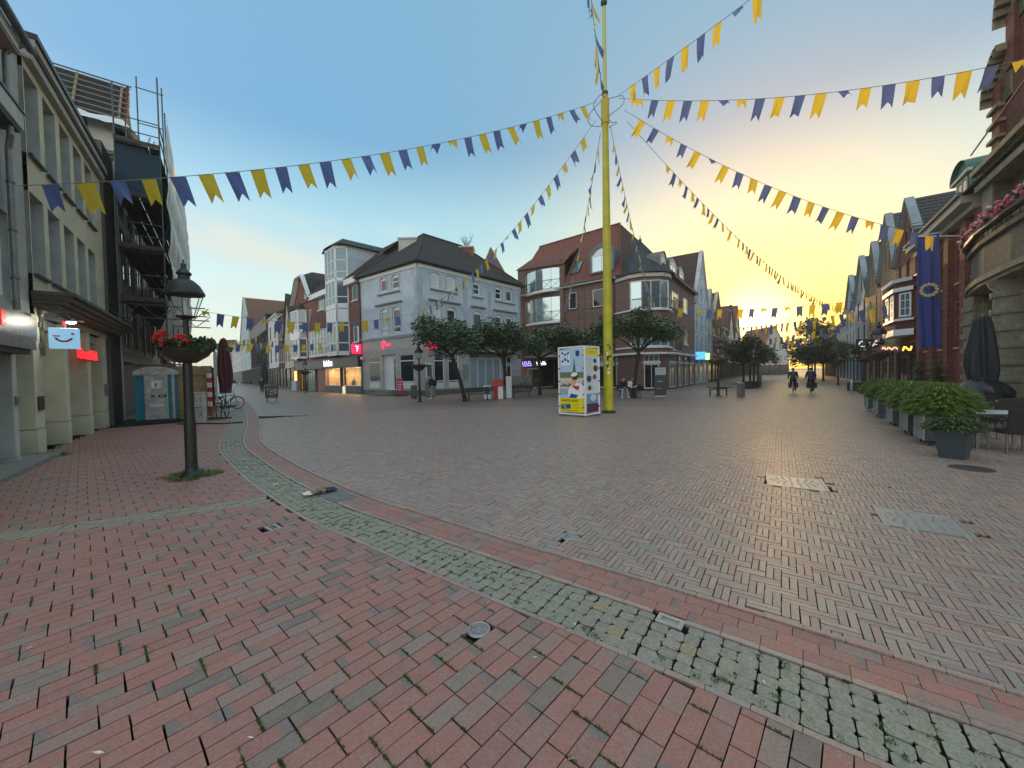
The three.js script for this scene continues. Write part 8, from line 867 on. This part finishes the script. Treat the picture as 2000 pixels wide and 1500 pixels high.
// ---------- people ----------
function blob(bones, cell, pad = .08) {             // tapered capsules joined by a smooth minimum, meshed
let lo = [1e9, 1e9, 1e9], hi = [-1e9, -1e9, -1e9]; for (const [a, b, r0, r1] of bones) for (const [p, r] of [[a, r0], [b, r1]]) for (let k = 0; k < 3; k++) { lo[k] = Math.min(lo[k], p[k] - r - pad); hi[k] = Math.max(hi[k], p[k] + r + pad); }
const size = Math.max(hi[0] - lo[0], hi[1] - lo[1], hi[2] - lo[2]), N = Math.ceil(size / cell) + 4, c = [0, 1, 2].map((k) => (lo[k] + hi[k]) / 2), mc = new MarchingCubes(N, MAT.dark, false, false, 60000); mc.isolation = 0; const half = N * cell / 2; mc.field.fill(-1);
for (let z = 1; z < N - 1; z++) { const Z = (z - N / 2) * cell + c[2]; if (Z < lo[2] || Z > hi[2]) continue; for (let y = 1; y < N - 1; y++) { const Y = (y - N / 2) * cell + c[1]; if (Y < lo[1] || Y > hi[1]) continue; for (let x = 1; x < N - 1; x++) { const X = (x - N / 2) * cell + c[0]; if (X < lo[0] || X > hi[0]) continue; let d = 1; for (const [a, b, r0, r1] of bones) { const bx = b[0] - a[0], by = b[1] - a[1], bz = b[2] - a[2], px = X - a[0], py = Y - a[1], pz = Z - a[2], L = bx * bx + by * by + bz * bz, t = L ? clamp((px * bx + py * by + pz * bz) / L, 0, 1) : 0, q = Math.hypot(px - bx * t, py - by * t, pz - bz * t) - (r0 + (r1 - r0) * t), k = .035, h = clamp(.5 + .5 * (d - q) / k, 0, 1); d = d + (q - d) * h - k * h * (1 - h); } mc.field[z * N * N + y * N + x] = -d; } } }
mc.update(); const g = new THREE.BufferGeometry(), n = mc.count, p = new Float32Array(n * 3), nr = new Float32Array(n * 3); for (let i = 0; i < n; i++) for (let k = 0; k < 3; k++) { p[i * 3 + k] = mc.positionArray[i * 3 + k] * half + c[k]; nr[i * 3 + k] = mc.normalArray[i * 3 + k]; } g.setAttribute('position', new THREE.BufferAttribute(p, 3)); g.setAttribute('normal', new THREE.BufferAttribute(nr, 3)); return g;
}
function person(label, pos, turn, J, col, o = {}) { // J: joints in metres, facing +z
const t = thing('person', label, 'person', pos, turn), skin = mat(.46, .27, .19, { roughness: .6 }), add = (name, bones, m, cell = .022) => { const g = blob(bones, cell), me = new THREE.Mesh(g, m); me.name = name; return me; };
const { head, neck, shL, shR, elL, elR, haL, haR, hipL, hipR, knL, knR, anL, anR, toL, toR } = J, ch = neck.map((v, k) => (v * .75 + (hipL[k] + hipR[k]) / 2 * .25)), pel = [0, 1, 2].map((k) => (hipL[k] + hipR[k]) / 2), fwd = o.fwd || [0, 0, 1];
const fingers = (h, e) => { const d = h.map((v, k) => v - e[k]), l = Math.hypot(...d), u = d.map((v) => v / l), out = []; for (let i = 0; i < 4; i++) { const s = (i - 1.5) * .02, b = [h[0] + u[0] * .05 + s, h[1] + u[1] * .05, h[2] + u[2] * .05 + s * .3], q = [b[0] + u[0] * (.06 - Math.abs(i - 1.4) * .008), b[1] + u[1] * .06 - .005, b[2] + u[2] * .06 + .012]; out.push([b, q, .009, .008]); } out.push([h, [h[0] + u[0] * .05 + (h[0] > 0 ? -.035 : .035), h[1] + u[1] * .05, h[2] + u[2] * .05 + .02], .011, .009], [h, [h[0] + u[0] * .05, h[1] + u[1] * .05, h[2] + u[2] * .05], .03, .032]); return out; };
const body = add('body', [[[head[0], head[1] + .03, head[2]], [head[0], head[1] - .05, head[2] + .015], .092, .07], [[head[0] + fwd[0] * .09, head[1] - .01, head[2] + fwd[2] * .09], [head[0] + fwd[0] * .105, head[1] - .03, head[2] + fwd[2] * .105], .012, .016], [neck, head, .055, .055], [neck, ch, .09, .13], [ch, pel, .13, .13], [shL, shR, .07, .07], [shL, elL, .05, .042], [elL, haL, .04, .028], [shR, elR, .05, .042], [elR, haR, .04, .028], [hipL, knL, .08, .06], [knL, anL, .056, .036], [hipR, knR, .08, .06], [knR, anR, .056, .036], ...fingers(haL, elL), ...fingers(haR, elR)], skin, .017); t.add(body);
const mid = (a, b, f) => a.map((v, k) => lerp(v, b[k], f)); body.add(add('top', [[neck.map((v, k) => k === 1 ? v - .05 : v), ch, .085, .165], [ch, pel, .165, .165], [shL, shR, .088, .088], [shL, elL, .075, .062], [shR, elR, .075, .062], ...(o.short ? [] : [[elL, mid(elL, haL, .85), .06, .048], [elR, mid(elR, haR, .85), .06, .048]])], col.top)); body.add(add('trousers', [[pel, pel.map((v, k) => k === 1 ? v + .1 : v), .15, .15], [hipL, knL, .105, .082], [knL, anL, .08, .062], [hipR, knR, .105, .082], [knR, anR, .08, .062]], col.legs)); body.add(add('shoes', [[anL.map((v, k) => k === 1 ? v - .03 : v), toL, .05, .042], [anR.map((v, k) => k === 1 ? v - .03 : v), toR, .05, .042]], col.shoes, .016)); const hb = [head[0] - fwd[0] * .03, head[1] + .05, head[2] - fwd[2] * .03]; body.add(add('hair', [[hb, [hb[0] - fwd[0] * .03, hb[1] - .06, hb[2] - fwd[2] * .03], .095, .08], ...(o.bun ? [[[hb[0] - .09 * fwd[0], hb[1] + .02, hb[2] - .09 * fwd[2]], [hb[0] - .1 * fwd[0], hb[1] + .03, hb[2] - .1 * fwd[2]], .05, .05]] : [])], col.hair, .016)); if (!o.back) { const e = (s) => [head[0] + fwd[0] * .088 + s * .034 * fwd[2], head[1] + .005, head[2] + fwd[2] * .088 - s * .034 * fwd[0]]; for (const s of [-1, 1]) { const m = new MB().ball(...e(s), .011).build('eye', MAT.black, body); } const mo = [head[0] + fwd[0] * .085, head[1] - .065, head[2] + fwd[2] * .085]; new MB().ball(...mo, .02, 1, .3, .4).build('mouth', mat(.30, .08, .07), body); }
return t;
}
{
const black = mat(.015, .015, .018, { roughness: .85 }), jean = mat(.30, .36, .45, { roughness: .85 }), grey = mat(.30, .31, .33, { roughness: .85 }), whiteS = mat(.70, .72, .76, { roughness: .8 }), navy = mat(.02, .028, .05, { roughness: .85 }), hairD = mat(.02, .014, .01), hairB = mat(.10, .06, .035), shW = MAT.white, dkB = mat(.03, .04, .06, { roughness: .8 });
const stand = { head: [0, 1.60, .04], neck: [0, 1.46, .0], shL: [.18, 1.40, 0], shR: [-.18, 1.40, 0], elL: [.23, 1.12, .06], elR: [-.22, 1.14, .10], haL: [.12, 1.18, .30], haR: [-.10, 1.22, .30], hipL: [.09, .90, 0], hipR: [-.09, .90, 0], knL: [.10, .49, .04], knR: [-.10, .49, -.01], anL: [.11, .08, .05], anR: [-.11, .08, -.12], toL: [.12, .04, .20], toR: [-.12, .04, .03] };
const p = G(843, 779), pp = person('person in black top and grey trousers looking down at hands before the corner house', [p[0], 0, p[1]], -1.0, stand, { top: black, legs: grey, shoes: shW, hair: hairD }); { const bp = thing('backpack', 'black backpack on the person before the corner house', 'backpack', [p[0] + .25, 0, p[1] - .14]); new MB().rbox(-.14, .95, -.1, .14, 1.36, .1, .05).build('bag', black, bp, new THREE.Matrix4().makeRotationY(-1)); }
const sit = (l) => ({ head: [0, 1.18, .16], neck: [0, 1.05, .02], shL: [.18, .99, .0], shR: [-.18, .99, .0], elL: [.24, .74, .14], elR: [-.24, .74, .14], haL: [.06, .68, .36], haR: [-.06, .68, .36], hipL: [.10, .52, -.08], hipR: [-.10, .52, -.08], knL: [.14, .52, .36], knR: [-.14, .52, .36], anL: [.14 + l, .09, .36], anR: [-.14 - l, .09, .40], toL: [.15 + l, .04, .52], toR: [-.15 - l, .04, .56] });
const b = G(1232, 776); person('seated person in black top and pale jeans bending forward, left on the bench', [b[0] - .5, 0, b[1] - .12], .1, sit(.08), { top: black, legs: jean, shoes: shW, hair: hairD }); person('seated person in white shirt and dark trousers, right on the bench', [b[0] + .12, 0, b[1] - .12], -.1, sit(.02), { top: whiteS, legs: navy, shoes: MAT.black, hair: hairD }); { const q = thing('tote_bag', 'dark bag lying on the bench right of the person in white', 'bag', [b[0] + .66, .47, b[1] - .05]); new MB().rbox(-.22, 0, -.14, .22, .26, .14, .08).build('bag_body', black, q); new MB().tube([[-.12, .22, 0], [-.08, .36, 0], [.08, .36, 0], [.12, .22, 0]], .012, 5, 14).build('strap', black, q); }
// two cyclists riding away; the bicycles are things of their own
const ride = { head: [0, 1.62, .20], neck: [0, 1.48, .12], shL: [.18, 1.42, .10], shR: [-.18, 1.42, .10], elL: [.25, 1.22, .28], elR: [-.25, 1.22, .28], haL: [.27, 1.06, .48], haR: [-.27, 1.06, .48], hipL: [.10, .98, -.18], hipR: [-.10, .98, -.18], knL: [.12, .80, .20], knR: [-.12, .62, .18], anL: [.12, .46, .06], anR: [-.12, .22, .02], toL: [.12, .42, .20], toR: [-.12, .18, .16] }, dirT = Math.atan2(D2[0], D2[1]) ;
[[1549, 767, 'cyclist in dark grey top riding away, left of the two', 'bicycle of the left cyclist with two black panniers', grey], [1584, 768, 'cyclist in dark blue top riding away, right of the two', 'bicycle of the right cyclist with two black panniers', navy]].forEach(([px, py, lab, lb, top], i) => { const g = G(px, py), B = thing('bicycle', lb, 'bicycle', [g[0], 0, g[1]], dirT - Math.PI / 2); bikeParts(B, MAT.black); for (const s of [-1, 1]) new MB().rbox(-.76, .38, s * .19 - .09, -.38, .74, s * .19 + .09, .04).build('pannier', black, B); person(lab, [g[0], 0, g[1]], dirT, ride, { top: i ? navy : dkB, legs: black, shoes: MAT.black, hair: i ? hairD : hairB }, { back: true }); });
const w = { ...stand, haL: [.24, .86, .12], elL: [.25, 1.13, -.02], haR: [-.24, .86, -.1], elR: [-.25, 1.13, -.06] }; const q = G(512, 767); person('dark dressed walker in the left street beside the cafe tables', [q[0], 0, q[1]], .6, w, { top: navy, legs: navy, shoes: MAT.black, hair: hairD }); const q2 = G(458, 757); person('person in dark jacket and pale trousers far down the left street', [q2[0], 0, q2[1]], .3, w, { top: black, legs: MAT.blind, shoes: MAT.black, hair: hairD });
}
// ---------- small things on the ground ----------
{
const R = rng(99), grassM = mat(.09, .17, .03, { roughness: .7, transmission: .3, thickness: 0 }), tuft = (mb, x, z, r, n, h) => { for (let i = 0; i < n; i++) { const a = R() * 6.283, d = Math.sqrt(R()) * r, px = x + Math.cos(a) * d, pz = z + Math.sin(a) * d, b = R() * 6.283, l = h * (.4 + .8 * R()), w = .004 + .004 * R(); mb.tri([px - Math.sin(b) * w, -.012, pz + Math.cos(b) * w], [px + Math.sin(b) * w, -.012, pz - Math.cos(b) * w], [px + Math.cos(b) * l * .7, l, pz + Math.sin(b) * l * .7]); } };
const g = new MB(), L = G(375, 929); for (let i = 0; i < 46; i++) { const a = R() * 6.283, r = .16 + R() * .24; tuft(g, L[0] + Math.cos(a) * r * 1.2, L[1] + Math.sin(a) * r, .07, 26, .06); } tag(g.build('grass', grassM, scene), 'grass growing round the foot of the nearest lamp', 'grass', null, 'stuff');
const g2 = new MB(), A = G(72, 893), B = G(125, 889); for (let i = 0; i < 60; i++) { const t = R(); tuft(g2, lerp(A[0], B[0], t * t) + (R() - .5) * .15, lerp(A[1], B[1], t * t) + (R() - .5) * .2, .08, 24, .09); } tag(g2.build('grass', grassM, scene), 'grass at the foot of the cream building pillar', 'grass', null, 'stuff');
const mo = new MB(), mossM = mat(.075, .125, .02, { roughness: .95 }); for (let s = 0; s < EDGE.L; s += .022) { if (R() < .25) continue; const n = -.46 + R() * .46, p = edgeAt(s, n), d = Math.hypot(p[0], p[1]); if (d > 13 || !inFrame(p[0], p[1], 10)) continue; const k = vnoise(s * 1.3, n * 6 + 9); if (k < .42) continue; tuft(mo, p[0], p[1], .022, d < 5 ? 22 : 9, .005 + .008 * k); } 
for (let i = 0; i < 220; i++) { const px = R() * 1500, py = 1000 + R() * 500, p = G(px, py); if (edgeN(p[0], p[1])[0] > -.6) continue; if (vnoise(p[0] * 1.2, p[1] * 1.2) < .5) continue; const ca = Math.cos(pA), sa = Math.sin(pA); let u = p[0] * ca + p[1] * sa, v = -p[0] * sa + p[1] * ca; const j = Math.floor(v / .106), off = Math.floor(j / 2) % 2 ? .106 : 0; u = Math.round((u - off) / .212) * .212 + off; for (let k = 0; k < 7; k++) { const vv = (j + R()) * .106; tuft(mo, u * ca - vv * sa, u * sa + vv * ca, .005, 8, .011); } }
tag(mo.build('moss', mossM, scene), 'moss and tiny weeds in the joints of setts and pavers', 'moss', null, 'stuff');
// litter: single petals, bits of paper, a rag
const bit = (name, lab, px, py, s, m) => { const p = G(px, py), t = new MB(), n = 6, a0 = R() * 6; for (let i = 0; i < n; i++) { const a = a0 + i / n * 6.283, b = a0 + (i + 1) / n * 6.283, r = (q) => s * (.6 + .5 * Math.sin(q * 2 + a0)), y = (q) => .006 + s * .25 * (.5 + .5 * Math.sin(q * 3)); t.tri([0, .006, 0], [Math.cos(b) * r(b), y(b), Math.sin(b) * r(b) * .6], [Math.cos(a) * r(a), y(a), Math.sin(a) * r(a) * .6]); } const o = t.build(name, m, scene); o.position.set(p[0], .004, p[1]); return tag(o, lab, 'litter'); };
const pale = mat(.70, .68, .62), leafy = mat(.30, .33, .12);
bit('petal', 'pink petal on the setts near the hydrant lid', 1180, 1221, .022, mat(.65, .05, .20)); bit('paper_scrap', 'white scrap on the brick edging below the petal', 1123, 1222, .022, pale); bit('leaf', 'pale leaf on the pavers near the bottom left', 192, 1475, .035, pale); bit('leaf', 'small pale leaf on the pavers at the bottom left of the valve cover', 490, 1445, .022, pale); bit('leaf', 'yellow green leaf on the pavers at the bottom middle', 1118, 1486, .028, leafy); bit('leaf', 'white petal on the pavers right below the valve cover', 1045, 1287, .018, pale); bit('leaf', 'green weed leaf on the brick border at the right', 1792, 1338, .032, leafy); bit('paper_scrap', 'white scrap on the setts at the right', 1493, 1336, .02, pale); bit('paper_scrap', 'white scrap on the setts by the gutter bend', 477, 899, .10, pale); bit('paper_scrap', 'crumpled white scrap on the setts before the rag', 538, 948, .09, pale); bit('leaf', 'brown leaf on the herringbone bricks', 1737, 954, .04, MAT.darkwood); bit('petal', 'white petal on the red pavers at far left', 58, 1268, .018, pale);
const p = G(628, 964), t = thing('rag', 'crumpled dark and pale rag lying at the gutter beside the grey slab', 'rag', [p[0], 0, p[1]], .7); for (const [m, x, s, k] of [[pale, -.10, .12, 1], [mat(.03, .03, .045), .06, .13, 2], [mat(.25, .17, .07), -.04, .09, 3]]) { const mb = new MB(), N = 9, P = (i, j) => [x + (i / N - .5) * s * 2.2, .008 + .05 * fbm(i * .8 + k * 9, j * .8, 3) + .02 * k * .4, (j / N - .5) * s * 1.5]; for (let i = 0; i < N; i++) for (let j = 0; j < N; j++) mb.quad(P(i, j), P(i, j + 1), P(i + 1, j + 1), P(i + 1, j)); mb.build('cloth', m, t); }
const q = G(655, 967), sl = thing('stone_slab', 'smooth grey slab set in the brick border beside the rag', 'slab', [q[0], 0, q[1]], -.75); new MB().rbox(-.34, -.02, -.16, .34, .012, .16, .006).build('slab', mat(.28, .30, .31, { t: 'dirt', s: 1.5 }), sl);
const mh = G(1897, 915), mt = thing('manhole_cover', 'dark round manhole cover on the terrace setts below the small pot', 'manhole cover', [mh[0], 0, mh[1]]); new MB().lathe([[0, .006], [.26, .006], [.28, -.01]].reverse(), 0, 0, 0, 28).build('lid_plate', mat(.06, .05, .045, { roughness: .5, bump: 'rough', s: 5 }), mt);
}
scene.traverse((o) => { if (o.isMesh) { o.castShadow = true; o.receiveShadow = true; } });
renderer.render(scene, camera);
